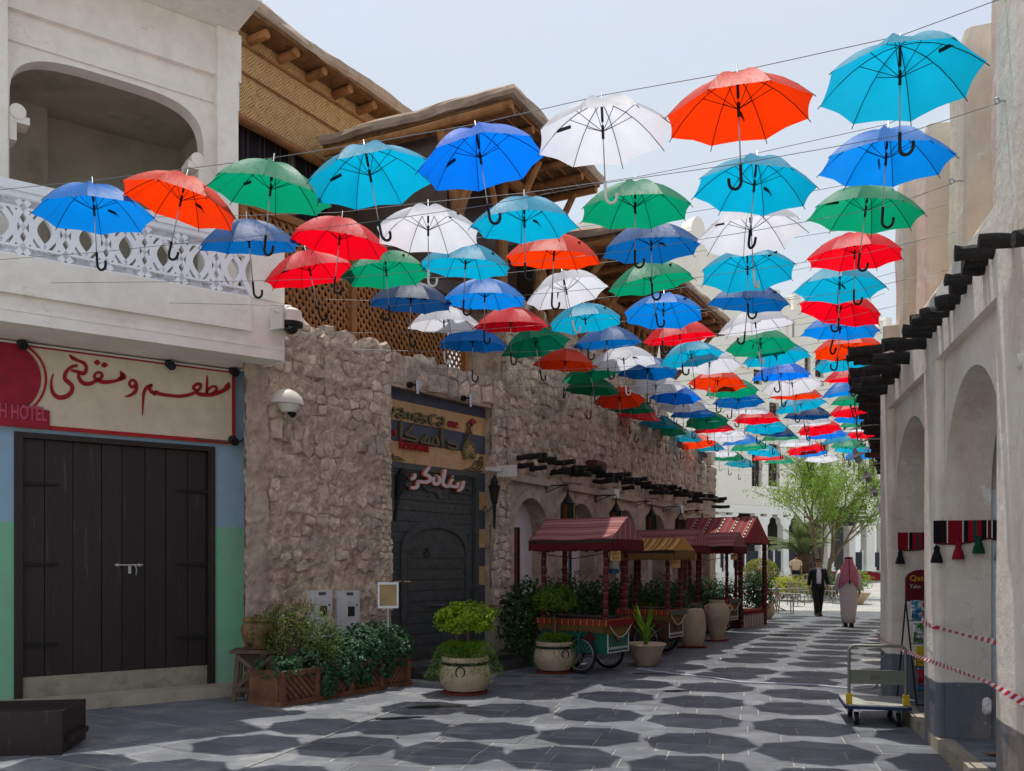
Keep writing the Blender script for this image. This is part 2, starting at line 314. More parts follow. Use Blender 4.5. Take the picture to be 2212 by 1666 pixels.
M['glass_dk'] = mat('dark_glass', srgb(18, 18, 22), 0.08, 0.05, 4, spec=0.6)
M['black'] = mat('matt_black', srgb(24, 24, 25), 0.55, 0.1, 10)
M['shaft'] = mat('chrome_shaft', srgb(176, 178, 184), 0.3, 0.05, 10, metal=0.8)
M['wire'] = mat('wire', srgb(120, 124, 128), 0.5, 0.1, 10, metal=0.5)
M['trunk'] = mat('bark', srgb(112, 96, 76), 0.9, 0.25, 9, 0.5, 30)
M['soil'] = mat('soil', srgb(70, 58, 46), 0.95, 0.25, 9, 0.5, 30)
def leafmat(n, c, c2): return mat(n, c, 0.5, 0.3, 9.0, trans=0.42, c2=c2, c2s=5.0, c2lo=0.45, c2hi=0.65, spec=0.35)
M['leaf_lime'] = leafmat('lime_leaf', srgb(150, 178, 40), srgb(104, 140, 26))
M['leaf_ivy'] = leafmat('ivy_leaf', srgb(78, 118, 78), srgb(50, 88, 58))
M['leaf_shrub'] = leafmat('shrub_leaf', srgb(92, 116, 52), srgb(126, 124, 66))
M['leaf_dark'] = leafmat('dark_leaf', srgb(50, 84, 44), srgb(72, 104, 52))
M['leaf_fern'] = leafmat('fern_leaf', srgb(122, 164, 44), srgb(84, 128, 36))
M['leaf_tree'] = leafmat('tree_leaf', srgb(134, 168, 64), srgb(104, 144, 48))
M['leaf_palm'] = leafmat('palm_leaf', srgb(96, 112, 66), srgb(120, 124, 84))
M['leaf_yel'] = leafmat('yellow_leaf', srgb(178, 178, 52), srgb(130, 150, 44))
M['leaf_olive'] = leafmat('olive_leaf', srgb(132, 132, 50), srgb(104, 112, 40))
M['pink'] = mat('pink_flower', srgb(210, 70, 120), 0.6, 0.1, 10, trans=0.3)
# ================================================================ ground and paving
def gz(Z): return 0.0 if Z < 34 else min(0.62, (Z - 34) * 0.022)
def brick_ground(name, c1, c2, cm, sc_, rot):
    k = NT(name); b = k.b; b.inputs['Roughness'].default_value = 0.8
    geo = k.new('ShaderNodeNewGeometry'); mpn = k.new('ShaderNodeMapping'); mpn.inputs['Rotation'].default_value = (0, 0, rot); mpn.inputs['Scale'].default_value = (sc_, sc_, sc_)
    k.l(geo.outputs['Position'], mpn.inputs['Vector']); br = k.new('ShaderNodeTexBrick'); k.l(mpn.outputs['Vector'], br.inputs['Vector'])
    br.inputs['Color1'].default_value = col4(c1); br.inputs['Color2'].default_value = col4(c2); br.inputs['Mortar'].default_value = col4(cm); br.inputs['Mortar Size'].default_value = 0.012; br.inputs['Scale'].default_value = 1.0
    n = k.new('ShaderNodeTexNoise', Scale=0.7, Detail=8.0); k.l(geo.outputs['Position'], n.inputs['Vector'])
    hv = k.new('ShaderNodeMapRange'); hv.inputs['To Min'].default_value = 0.7; hv.inputs['To Max'].default_value = 1.3; k.l(n.outputs['Fac'], hv.inputs['Value'])
    h = k.new('ShaderNodeHueSaturation'); k.l(hv.outputs['Result'], h.inputs['Value']); k.l(br.outputs['Color'], h.inputs['Color']); k.l(h.outputs['Color'], b.inputs['Base Color'])
    return k.m
M['plaza'] = brick_ground('plaza_paving', srgb(146, 146, 144), srgb(166, 164, 158), srgb(124, 122, 116), 1.4, rad(20))
mb = MB(); zs = [-60, 20, 34, 38, 44, 50, 56, 62.2, 90, 400]
for i in range(len(zs) - 1):
    a, b = zs[i], zs[i + 1]
    mb.add([(-300, a, gz(a) - 0.03), (300, a, gz(a) - 0.03), (300, b, gz(b) - 0.03), (-300, b, gz(b) - 0.03)], [(0, 1, 2, 3)])
struct(mb.build('ground', M['plaza']))
STREET = rad(13.8)
bed = MB(); bed.add([(-9, -8, -0.006), (9.5, -8, -0.006), (9.5, 34, -0.006), (-9, 34, -0.006), (9.5, 36, gz(36) - 0.006), (-9, 36, gz(36) - 0.006)], [(0, 1, 2, 3), (3, 2, 4, 5)])
bed = struct(bed.build('street_paving', M['joint']))
RW = (math.cos(STREET), math.sin(STREET))
def rside(x, y): return x * RW[0] - y * RW[1]          # distance right of the camera, across the street
FOLD0, FOLD1 = Vector((-2.15, 7.24)), Vector((-1.02, 11.19))
def left_of_fold(x, y):
    d = FOLD1 - FOLD0; return d.x * (y - FOLD0.y) - d.y * (x - FOLD0.x) > 0
nCx, nCy = 0.889, -0.457
def slab_mesh(name, lx, ly, m):
    h, c = 0.05, 0.006; b = MB(); X, Y = lx / 2, ly / 2
    vs = [(-X, -Y, -h), (X, -Y, -h), (X, Y, -h), (-X, Y, -h), (-X, -Y, -c), (X, -Y, -c), (X, Y, -c), (-X, Y, -c), (-X + c, -Y + c, 0), (X - c, -Y + c, 0), (X - c, Y - c, 0), (-X + c, Y - c, 0)]
    fs = [(0, 1, 5, 4), (1, 2, 6, 5), (2, 3, 7, 6), (3, 0, 4, 7), (4, 5, 9, 8), (5, 6, 10, 9), (6, 7, 11, 10), (7, 4, 8, 11), (8, 9, 10, 11)]
    me = D.meshes.new(name); me.from_pydata(vs, [], fs); me.materials.append(m); return me, vs, fs
def pave(azim, course, lens, keep, m, parent, limit, mi, seed, far):
    rnd = random.Random(seed); d = Vector((math.sin(azim), math.cos(azim))); e = Vector((math.cos(azim), -math.sin(azim)))
    meshes = {l: slab_mesh('paving_slab', l - 0.010, course - 0.016, m) for l in lens}; sl = []
    for j in range(int(4 / course), int(far / course)):
        t = -16 + rnd.uniform(0, 0.6)
        while t < 22:
            l = rnd.choice(lens); c = d * (j * course) + e * (t + l / 2); t += l
            if keep(c.x, c.y): sl.append((c, l))
    sl.sort(key=lambda q: q[0].y); ang = math.atan2(e.y, e.x); rest = MB()
    vis = lambda c: -0.62 < c.x / c.y < 0.62 and c.y > 6.6
    n = 0
    for c, l in sl:
        R = Matrix.Rotation(ang, 4, 'Z') @ Matrix.Rotation(rnd.gauss(0, 0.004), 4, 'X') @ Matrix.Rotation(rnd.gauss(0, 0.004), 4, 'Y')
        z = gz(c.y) + rnd.uniform(-0.004, 0.003)
        if n < limit and vis(c):
            o = link('paving_slab', meshes[l][0], parent); o.matrix_basis = Matrix.Translation((c.x, c.y, z)) @ R; n += 1
        else:
            Mx = Matrix.Translation((c.x, c.y, z)) @ R
            rest.add([Mx @ Vector(v) for v in meshes[l][1]], meshes[l][2])
    o = rest.build('distant_slabs', m, parent); stuff(o)
pave(STREET, 0.36, (0.46, 0.56, 0.66, 0.8), lambda x, y: (not left_of_fold(x, y)) and rside(x, y) < 1.64 + max(0, (y - 11.5)) * 0.17 and nCx * x + nCy * y > -6.55 and y > -3 and x > -3.2, M['slate'], bed, 230, 0, 3, 33.5)
pave(rad(31), 0.40, (0.5, 0.62, 0.78), lambda x, y: left_of_fold(x, y) and 4 < y < 13 and (x + 4.87) * -0.616 + (y - 9.90) * 0.788 < 0.15, M['slate_l'], bed, 68, 0, 5, 16)
mb = MB(); d_ = (FOLD1 - FOLD0).normalized(); e_v = Vector((d_.y, -d_.x)); a_v = FOLD0 - d_ * 3; b_v = FOLD1 + d_ * 1.2
mb.add([(*(a_v - e_v * 0.5), -0.0035), (*(a_v + e_v * 0.5), -0.0035), (*(b_v + e_v * 0.5), -0.0035), (*(b_v - e_v * 0.5), -0.0035)], [(0, 1, 2, 3)]); mb.build('gutter_strip', M['slate_l'], bed)
mb = MB(); mb.tube([(FOLD0.x - 0.6, FOLD0.y - 2.1, 0.0), (FOLD0.x, FOLD0.y, 0.0), (FOLD1.x, FOLD1.y, 0.0), (-0.75, 12.2, 0.0)], 0.012, 6)
mb.build('mortar_seam', M['joint'], bed)

# ================================================================ rubble masonry
def clip(poly, px, py, nx, ny):
    out_ = []; n = len(poly)
    for i in range(n):
        a, b = poly[i], poly[(i + 1) % n]
        da = (a[0] - px) * nx + (a[1] - py) * ny; db = (b[0] - px) * nx + (b[1] - py) * ny
        if da <= 0: out_.append(a)
        if (da < 0 < db) or (db < 0 < da):
            t = da / (da - db); out_.append((a[0] + (b[0] - a[0]) * t, a[1] + (b[1] - a[1]) * t))
    return out_
def rubble(parent, wall, u0, u1, z0, ztop, sx, sz, depth, keep, m, limit, seed, v0=0.0, gap=0.012, infill='rubble_infill', amp=1.0):
    rnd = random.Random(seed); seeds = []
    zmax = max(ztop(u0 + (u1 - u0) * i / 20) for i in range(21)); j = 0; z = z0
    while z < zmax + sz:
        x = u0 - sx * rnd.uniform(0, 1); hrow = sz * rnd.uniform(0.85, 1.15)
        while x < u1 + sx:
            wd = sx * rnd.uniform(0.6, 1.45); seeds.append((x + wd / 2, z + hrow / 2 + rnd.uniform(-0.22, 0.22) * sz)); x += wd
        z += hrow; j += 1
    cells = []
    for i, (a, b) in enumerate(seeds):
        if not (u0 < a < u1 and z0 < b < ztop(a) and keep(a, b)): continue
        poly = [(a - sx * 1.3, b - sz * 1.2), (a + sx * 1.3, b - sz * 1.2), (a + sx * 1.3, b + sz * 1.2), (a - sx * 1.3, b + sz * 1.2)]
        for q, (c, d) in enumerate(seeds):
            if q == i or abs(c - a) > sx * 3 or abs(d - b) > sz * 3: continue
            L_ = math.hypot(c - a, d - b); nx, ny = (c - a) / L_, (d - b) / L_
            poly = clip(poly, (a + c) / 2 - nx * gap / 2, (b + d) / 2 - ny * gap / 2, nx, ny)
            if len(poly) < 3: break
        e1, e2 = rnd.uniform(-0.03, 0.025), rnd.uniform(-0.03, 0.025)
        if len(poly) >= 3: poly = clip(clip(poly, u0 - e1, 0, -1, 0), u1 + e2, 0, 1, 0)
        if len(poly) >= 3: cells.append((a, b, poly))
    def order(c): return wall.w(c[0], 0, 0).y
    cells.sort(key=order); rest = MB()
    for i, (a, b, poly) in enumerate(cells):
        n = len(poly); h = depth * rnd.uniform(0.45, 1.15) * amp; tx, tz = rnd.gauss(0, 0.11), rnd.gauss(0, 0.11); vs = []
        rings = ((1.0, -0.12, 0), (0.96, h * 0.55, 0.25), (0.74, h, 0.4)); cx, cz = sum(p[0] for p in poly) / n, sum(p[1] for p in poly) / n
        for k, out_, jt in rings:
            for (x, y) in poly:
                kk = k * (1 + rnd.uniform(-0.10, 0.06) * (k < 1)); X, Y = (x - cx) * kk, (y - cz) * kk
                vs.append((X, -(out_ + (tx * X + tz * Y) * jt * 2 + rnd.uniform(-0.012, 0.012) * (k < 1)) + v0, Y))
        vs.append((rnd.uniform(-0.02, 0.02), -(h * 1.12 + rnd.uniform(-0.015, 0.02)) + v0, rnd.uniform(-0.02, 0.02)))
        fs = []
        for r in range(2):
            for q in range(n): fs.append((r * n + q, r * n + (q + 1) % n, (r + 1) * n + (q + 1) % n, (r + 1) * n + q))
        for q in range(n): fs.append((2 * n + q, 2 * n + (q + 1) % n, 3 * n))
        if i < limit:
            me = D.meshes.new('stone'); me.from_pydata(vs, [], fs); me.materials.append(m); o = link('stone', me, parent); o.location = (cx, 0, cz)
        else: rest.add([(x + cx, y, z + cz) for x, y, z in vs], fs)
    if rest.v: stuff(rest.build(infill, m, parent))
    return len(cells)
def rough_sheet(name, parent, u0, u1, z0, ztop, step, v0, amp, m, hole=None, scale=2.2, seed=0.0, back=True):
    """a wall face with real relief, joined to nothing behind it"""
    nu = max(2, int((u1 - u0) / step)); idx = {}; mb = MB(); zmax = max(ztop(u0 + (u1 - u0) * i / 30) for i in range(31)); nz = max(2, int((zmax - z0) / step))
    for i in range(nu + 1):
        u = u0 + (u1 - u0) * i / nu; zt = ztop(u)
        for j in range(nz + 1):
            z = z0 + (zmax - z0) * j / nz; z = min(z, zt)
            h = fbm((u * scale + seed, z * scale, seed), 5) * amp + abs(fbm((u * scale * 3 + seed, z * scale * 2.4, 5), 3)) * amp * 0.8 + (abs(fbm((u * scale * 7 + seed, z * scale * 5, 9), 2)) * amp * 0.5 if step < 0.045 else 0)
            idx[i, j] = len(mb.v); mb.v.append((u, v0 - h, z))
    for i in range(nu):
        uc = u0 + (u1 - u0) * (i + 0.5) / nu
        for j in range(nz):
            zc = z0 + (zmax - z0) * (j + 0.5) / nz
            if zc - step > ztop(uc): continue
            if hole and hole(uc, zc): continue
            mb.f.append((idx[i, j], idx[i + 1, j], idx[i + 1, j + 1], idx[i, j + 1])); mb.m.append(0)
    return mb.build(name, m, parent, smooth='all')
def arch_poly(hw, zs, rise, n=20, p=2.0):
    """points from left spring over the crown to the right spring"""
    return [(-hw * math.copysign(abs(math.cos(pi * i / n)) ** (2 / p), math.cos(pi * i / n)), zs + rise * abs(math.sin(pi * i / n)) ** (2 / p)) for i in range(n + 1)]
def arch_wall(mb, uc, hw, zs, rise, u0, u1, z0, z1, v0, v1, n=20, p=2.0, mi=0):
    """solid wall u0..u1, z0..z1, thickness v0..v1 with an arched opening centred at uc"""
    pts = [(uc + a, b) for a, b in arch_poly(hw, zs, rise, n, p)]
    if uc - hw > u0 + 1e-4: mb.bx(u0, uc - hw, v0, v1, z0, z1, mi)
    if u1 > uc + hw + 1e-4: mb.bx(uc + hw, u1, v0, v1, z0, z1, mi)
    for (a, b), (c, d) in zip(pts[:-1], pts[1:]):
        vs = [(a, v0, b), (c, v0, d), (c, v0, z1), (a, v0, z1), (a, v1, b), (c, v1, d), (c, v1, z1), (a, v1, z1)]
        mb.add(vs, [(0, 1, 2, 3), (5, 4, 7, 6), (4, 5, 1, 0), (3, 2, 6, 7)], mi)
    return mb
def ribbon(mb, fr, pts, t0, t1, mi=0, sub=4):
    """pen stroke through (x, y, width) points on a plane, with thickness"""
    q = []
    for i in range(len(pts) - 1):
        p0 = pts[max(i - 1, 0)]; p1 = pts[i]; p2 = pts[i + 1]; p3 = pts[min(i + 2, len(pts) - 1)]
        for s in range(sub):
            t = s / sub
            q.append(tuple(0.5 * (2 * p1[k] + (p2[k] - p0[k]) * t + (2 * p0[k] - 5 * p1[k] + 4 * p2[k] - p3[k]) * t * t + (3 * p1[k] - p0[k] - 3 * p2[k] + p3[k]) * t ** 3) for k in range(3)))
    q.append(tuple(pts[-1])); n = len(q); vs = []
    for i, (x, y, w_) in enumerate(q):
        a, b = q[max(i - 1, 0)], q[min(i + 1, n - 1)]; dx, dy = b[0] - a[0], b[1] - a[1]; L_ = math.hypot(dx, dy) or 1; nx, ny = -dy / L_ * w_ / 2, dx / L_ * w_ / 2
        vs += [fr(x + nx, y + ny, t0), fr(x - nx, y - ny, t0), fr(x + nx, y + ny, t1), fr(x - nx, y - ny, t1)]
    fs = []
    for i in range(n - 1):
        a = i * 4; b = a + 4; fs += [(a, b, b + 1, a + 1), (a + 2, a + 3, b + 3, b + 2), (a, a + 2, b + 2, b), (a + 1, b + 1, b + 3, a + 3)]
    fs += [(0, 1, 3, 2), (n * 4 - 4, n * 4 - 2, n * 4 - 1, n * 4 - 3)]
    return mb.add(vs, fs, mi)
def text_mesh(name, body, m, width, depth, parent, loc, bold=0.0, height=None, shear=0.0):
    """lettering in the plane of the parent's u,z with its face to -v"""
    cu = D.curves.new(name, 'FONT'); cu.body = body; cu.size = 1; cu.extrude = 0.02; cu.offset = bold; cu.shear = shear; cu.resolution_u = 3
    t = D.objects.new(name, cu); COL.objects.link(t); bpy.context.view_layer.update()
    me = D.meshes.new_from_object(t.evaluated_get(bpy.context.evaluated_depsgraph_get())); D.objects.remove(t)
    xs = [v.co.x for v in me.vertices]; ys = [v.co.y for v in me.vertices]; k = width / (max(xs) - min(xs)); ky = k if height is None else height / (max(ys) - min(ys))
    x0, y0 = min(xs), min(ys)
    for v in me.vertices: v.co = Vector(((v.co.x - x0) * k, -v.co.z / 0.02 * depth / 2, (v.co.y - y0) * ky))
    me.materials.clear(); me.materials.append(m); me.update(); o = link(name, me, parent); o.location = loc; return o

# ================================================================ A: shop house with balcony
A = Wall(-3.70, 11.50, rad(52.3))
a_ = thing('shop_house', 'cream plaster house with arched loggia, white pierced balcony and blue-green shop front', 'building', A.loc, A.rz)
UL = -6.5; dl, dr = A.u(30), A.u(464); ZD = 3.08
mb = MB(); mb.bx(UL, dl, 0, 0.3, 0, 4.07); mb.bx(dr, 0.42, 0, 0.3, 0, 4.07); mb.bx(dl, dr, 0, 0.3, ZD, 4.07)
mb.build('shop_wall', M['shop_wall'], a_)
mb = MB(); mb.bx(UL, 0.30, -0.36, 0.0, 0, 0.135); struct(mb.build('door_step', M['step'], a_))
mb = MB(); mb.bx(dl + 0.07, dr - 0.07, 0.04, 0.30, 0.0, 0.36); mb.build('threshold', M['concrete'], a_)
dw = thing('shop_door', '', ''); 
for k_ in ('label', 'category'): del dw[k_]
dw.parent = a_
mb = MB(); mb.bx(dl, dl + 0.085, -0.02, 0.14, 0.135, ZD - 0.06); mb.bx(dr - 0.085, dr, -0.02, 0.14, 0.135, ZD - 0.06); mb.bx(dl, dr, -0.02, 0.14, ZD - 0.06, ZD)
mb.build('door_frame', M['dark_wood'], dw)
mb = MB(); mb.bx(dl + 0.08, dr - 0.08, 0.105, 0.13, 0.365, ZD - 0.06); mb.build('dark_gap_backing', M['black'], dw)  # black sheet added so the gaps between the planks look dark
pl_x = [dl + 0.09, A.u(98), A.u(160), A.u(222), A.u(266), A.u(316), A.u(361), A.u(408), dr - 0.09]
for i in range(8):
    mb = MB(); o_ = random.uniform(-0.004, 0.006); mb.bx(pl_x[i] + 0.004, pl_x[i + 1] - 0.004, 0.055 + o_, 0.10, 0.365, ZD - 0.065); mb.build('plank', M['dark_wood'], dw)
for s_ in (0, 1):
    for z in (0.72, 1.62, 2.52):
        mb = MB(); x0 = dl + 0.03 if s_ == 0 else dr - 0.03; sg = 1 if s_ == 0 else -1
        mb.prism([(0, -0.045), (0.06, -0.045), (0.06, -0.024), (0.42, -0.008), (0.43, 0.0), (0.42, 0.008), (0.06, 0.024), (0.06, 0.045), (0, 0.045)], lambda a, b, t: (x0 + sg * a, t, z + b), 0.02, 0.052)
        mb.build('strap_hinge', M['iron'], dw, fix=True)
bu, bz = A.uz(278, 1221, 0.03)
mb = MB(); mb.tube([(bu - 0.16, 0.03, bz), (bu + 0.16, 0.03, bz)], 0.011, 8); mb.box((bu - 0.13, 0.04, bz), (0.03, 0.03, 0.035)); mb.box((bu + 0.12, 0.04, bz), (0.03, 0.03, 0.035)); mb.box((bu + 0.01, 0.032, bz - 0.05), (0.035, 0.012, 0.10)); mb.tube([(bu + 0.07, 0.02, bz), (bu + 0.085, 0.01, bz - 0.05), (bu + 0.08, 0.015, bz - 0.12)], 0.008, 6)
mb.build('sliding_bolt', M['steel'], dw, smooth=True)
# balcony
BV, BE = -0.89, 0.52
mb = MB(); mb.bx(UL, BE, BV, 0, 4.07, 4.20); mb.bx(UL, BE, BV + 0.02, BV + 0.16, 4.20, 4.77); mb.bx(BE - 0.14, BE, BV + 0.16, 0, 4.20, 4.77)
mb.build('balcony_slab', M['cream'], a_)
mb = MB(); mb.bx(UL, BE - 0.42, BV - 0.012, BV + 0.02, 4.40, 4.755); mb.bx(UL, BE - 0.4, BV - 0.03, BV, 4.36, 4.40); mb.bx(UL, BE + 0.004, BV - 0.008, BV, 4.19, 4.245)
mb.build('moulding', M['cream'], a_)
mb = MB(); mb.bx(BE - 0.40, BE, BV, BV + 0.36, 4.77, 5.50); mb.build('corner_pier', M['cream'], a_)
mb = MB(); mb.sphere((BE - 0.2, BV + 0.18, 5.60), 0.10, 16, 10); mb.lathe([(0.06, -0.02), (0.05, 0.03)], 12, (BE - 0.2, BV + 0.18, 5.5)); mb.build('globe_lamp', M['plastic_w'], a_, smooth=True)
mb = MB(); mb.bx(UL, BE - 0.40, BV + 0.0, BV + 0.14, 5.42, 5.52); mb.bx(UL, BE - 0.40, BV + 0.02, BV + 0.12, 5.36, 5.42); mb.build('hand_rail', M['white_paint'], a_)
z0, z1 = 4.77, 5.36; fr = lambda a, b, t: (a, t, b)
for kU in range(15):
    c = BE - 0.62 - kU * 0.40; mb = MB(); n_ = 12
    if c < UL: break
    for s_ in (-1, 1):
        ribbon(mb, fr, [(c + s_ * 0.10 * math.sin(pi * i / n_), z0 + 0.12 + (z1 - z0 - 0.24) * i / n_, 0.058) for i in range(n_ + 1)], BV + 0.03, BV + 0.11, sub=1)
        ribbon(mb, fr, [(c + s_ * (0.205 - 0.14 * math.sin(pi * i / n_)) + s_ * 0.05, z0 + 0.02 + (z1 - z0 - 0.04) * i / n_, 0.06) for i in range(n_ + 1)], BV + 0.032, BV + 0.108, sub=1)
    for zz, dz in ((z0 + 0.05, 1), (z1 - 0.05, -1)):
        mb.bx(c - 0.2, c + 0.2, BV + 0.033, BV + 0.107, zz - dz * 0.05 - 0.012, zz - dz * 0.05 + 0.012)
        for q in range(4):
            x = c - 0.2 + q * 0.1
            for s_ in (-1, 1): mb.bar((x + 0.05 - s_ * 0.05, BV + 0.07, zz - 0.045), (x + 0.05 + s_ * 0.05, BV + 0.07, zz + 0.045), 0.07, 0.022, up=(0, 1, 0))
        mb.bx(c - 0.2, c + 0.2, BV + 0.034, BV + 0.106, zz + dz * 0.05 - 0.012, zz + dz * 0.05 + 0.012)
    for s_ in (-1, 1): ribbon(mb, fr, [(c - 0.2 - s_ * 0.11, z0 + 0.1, 0.042), (c - 0.2 + s_ * 0.11, z1 - 0.1, 0.042)], BV + 0.035, BV + 0.105, sub=1)
    mb.build('balustrade_panel', M['white_paint'], a_, fix=True)
# loggia wall with its wide arch
al, ar = A.u(20), A.u(440); ac, ah = (al + ar) / 2, (ar - al) / 2
mb = MB(); arch_wall(mb, ac, ah, 6.66, 0.64, al - 0.10, A.u(515), 4.2, 7.36, 0.0, 0.22, 26, 3.5); mb.bx(UL, al - 0.10, 0, 0.22, 4.2, 7.36); mb.bx(UL, A.u(515), -0.03, 0.22, 7.36, 7.68); mb.bx(UL, A.u(515), -0.10, 0.22, 7.68, 8.27)
mb.build('arcade_wall', M['cream'], a_)
for pa, pb in ((470, 515), (-60, 17)): mb = MB(); mb.bx(A.u(pa, -0.16), A.u(pb, -0.16), -0.16, 0.0, 4.2, 8.27); mb.build('pilaster', M['cream'], a_)
for uu, s_ in ((ar, -1), (al, 1)):
    mb = MB(); mb.tube([(uu + s_ * 0.08, -0.03, 6.60), (uu + s_ * 0.08, 0.24, 6.60)], 0.085, 14); mb.bx(uu, uu + s_ * 0.20, -0.02, 0.23, 6.48, 6.56); mb.bx(uu, uu + s_ * 0.07, -0.015, 0.225, 6.28, 6.48)
    mb.build('arch_corbel', M['cream'], a_, smooth=True)
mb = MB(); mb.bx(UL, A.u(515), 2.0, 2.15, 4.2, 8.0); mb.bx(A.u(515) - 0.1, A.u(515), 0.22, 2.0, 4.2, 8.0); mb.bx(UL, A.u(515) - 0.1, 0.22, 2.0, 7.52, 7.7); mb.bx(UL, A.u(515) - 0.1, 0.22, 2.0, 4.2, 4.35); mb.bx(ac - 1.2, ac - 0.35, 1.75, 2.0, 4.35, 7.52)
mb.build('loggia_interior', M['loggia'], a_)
mb = MB(); mb.bx(A.u(22, 1.9), A.u(66, 1.9), 1.9, 1.99, 4.4, 6.0); mb.build('loggia_door', M['dark_wood'], a_)
mb = MB(); ru = A.u(566, -0.92); mb.bx(UL, ru, -0.92, 2.4, 8.275, 8.42); mb.bx(UL, ru + 0.04, -0.96, 2.4, 8.42, 8.75); mb.build('roof_slab', M['cream'], a_)
# small conduit under the balcony
mb = MB(); mb.tube([(UL, -0.10, 4.04), (0.20, -0.10, 4.04), (0.40, -0.5, 4.05), (0.50, BV - 0.01, 4.05)], 0.012, 6); mb.tube([(0.505, BV - 0.012, 4.05), (0.505, BV - 0.012, 4.66)], 0.012, 6); mb.build('cable_conduit', M['plastic_w'], a_)
# ---- sign
su1 = A.u(507, -0.07)
sg_ = thing('shop_sign', 'painted cream shop sign with red Arabic lettering and red border over the brown door', 'sign', A.loc, A.rz)
SV = -0.065; zb, zt = 3.12, 4.055
mb = MB(); mb.bx(UL, su1, SV, -0.005, zb, zt); mb.build('board', M['sign_cream'], sg_)
mb = MB(); mb.bx(UL, su1, SV - 0.012, SV, zb, zb + 0.045); mb.bx(UL, su1, SV - 0.012, SV, zt - 0.04, zt); mb.bx(su1 - 0.035, su1, SV - 0.012, SV, zb + 0.045, zt - 0.04); mb.build('border', M['sign_red'], sg_)
def sgn(cx_, cy_): return A.uz(cx_ * 0.35642, 648.06 + cy_ * 0.35642, SV)
def sfr(a, b, t): u, z = sgn(a, b); return (u, SV - t, z)
strokes = [
 [(322, 448, 8), (309, 500, 14), (318, 560, 22), (350, 590, 26), (395, 588, 28), (430, 560, 26), (436, 525, 24), (415, 500, 26), (392, 478, 24), (398, 440, 22), (430, 408, 20), (470, 398, 18)],
 [(420, 332, 6), (436, 350, 22), (470, 368, 18), (505, 382, 20), (522, 412, 22), (508, 446, 26), (470, 436, 20), (430, 428, 16)],
 [(475, 440, 16), (478, 475, 22), (505, 505, 26), (545, 508, 24), (585, 488, 22), (615, 468, 20), (612, 446, 18), (590, 440, 16), (572, 458, 18), (580, 480, 22), (620, 498, 24), (670, 496, 22), (715, 486, 20), (740, 466, 30), (728, 432, 8)],
 [(715, 480, 20), (752, 470, 26), (735, 445, 20)],
 [(568, 380, 6), (588, 380, 34), (606, 384, 6)], [(612, 396, 6), (632, 395, 34), (652, 396, 6)],
 [(820, 515, 20), (800, 530, 18), (783, 510, 18), (795, 486, 16), (818, 495, 18), (826, 530, 22), (815, 560, 22), (785, 580, 16), (755, 585, 6)],
 [(1385, 500, 8), (1378, 525, 34), (1360, 545, 26), (1325, 562, 24), (1280, 574, 24), (1235, 575, 24), (1200, 568, 22), (1185, 548, 18), (1170, 532, 18), (1190, 512, 20), (1212, 512, 20), (1214, 532, 18), (1190, 555, 18), (1150, 574, 20), (1090, 584, 20), (1030, 580, 20), (975, 572, 22), (940, 560, 24), (938, 570, 16)],
 [(1252, 458, 6), (1254, 500, 14), (1250, 568, 16)], [(1250, 560, 16), (1272, 532, 16), (1300, 525, 16), (1312, 545, 18), (1280, 572, 20)],
 [(944, 574, 20), (915, 555, 22), (905, 530, 20), (922, 516, 18), (890, 530, 22), (872, 560, 20), (866, 610, 14), (864, 660, 10), (862, 700, 3)]]
for s_ in strokes:
    mb = MB(); ribbon(mb, sfr, s_, 0.004, 0.010); mb.build('painted_letter', M['ink_red'], sg_)
mb = MB(); cu_, cz_ = sgn(30, 480); ring = [sgn(10 + 238 * math.cos(i * pi / 32), 480 - 222 * math.sin(i * pi / 32)) for i in range(65)]
mb.prism([p for p in ring if p[1] > zb + 0.02 and p[1] < zt - 0.03], lambda a, b, t: (a, SV - t, b), 0.016, 0.003); mb.build('red_roundel', M['sign_crimson'], sg_, fix=True)
mb = MB(); mb.tube([(lambda q: (q[0], SV - 0.006, q[1]))(sgn(10 + 268 * math.cos(i * pi / 24), 480 - 240 * math.sin(i * pi / 24))) for i in range(-8, 10)], 0.013, 6); mb.build('roundel_rim', M['sign_red'], sg_)
hu, hz = sgn(298, 672); mb = MB(); mb.bx(UL, hu, SV - 0.03, SV - 0.002, zb + 0.0, hz); mb.build('red_panel', M['sign_crimson'], sg_)
x0, _ = sgn(65, 700); x1, _ = sgn(280, 750); text_mesh('sign_letters', 'HOTEL', M['sign_pink'], x1 - x0, 0.008, sg_, (x0, SV - 0.034, zb + 0.085), 0.02, 0.16)
x0, _ = sgn(-8, 700); x1, _ = sgn(36, 700); text_mesh('sign_letters', 'H', M['sign_pink'], x1 - x0, 0.008, sg_, (x0, SV - 0.034, zb + 0.085), 0.02, 0.16)
for i, (cx_, cy_, wh) in enumerate(((127, 278, 'above the red roundel'), (1018, 400, 'above the word ending of the sign'), (1402, 440, 'at the top right corner of the sign'), (1400, 855, 'at the bottom right corner of the sign'))):
    u, z = sgn(cx_, cy_); t = thing('spotlight', 'small black spotlight ' + wh, 'spotlight', A.w(u, SV - 0.06, z), A.rz, 'black spotlights on the shop sign')
    mb = MB(); mb.tube([(0, 0.02, 0.02), (0, -0.09, -0.03)], [0.052, 0.05], 12); mb.build('housing', M['black'], t, smooth=True)
    mb = MB(); mb.tube([(0, -0.09, -0.03), (0, -0.094, -0.032)], 0.036, 12); mb.build('lens', M['glass_dk'], t)
    mb = MB(); mb.bar((0, 0.02, 0.0), (0, 0.06, 0.05), 0.03, 0.012); mb.build('bracket', M['black'], t)
cb = MB(); u0_, z0_ = sgn(1425, 870); u1_, z1_ = sgn(1505, 720)
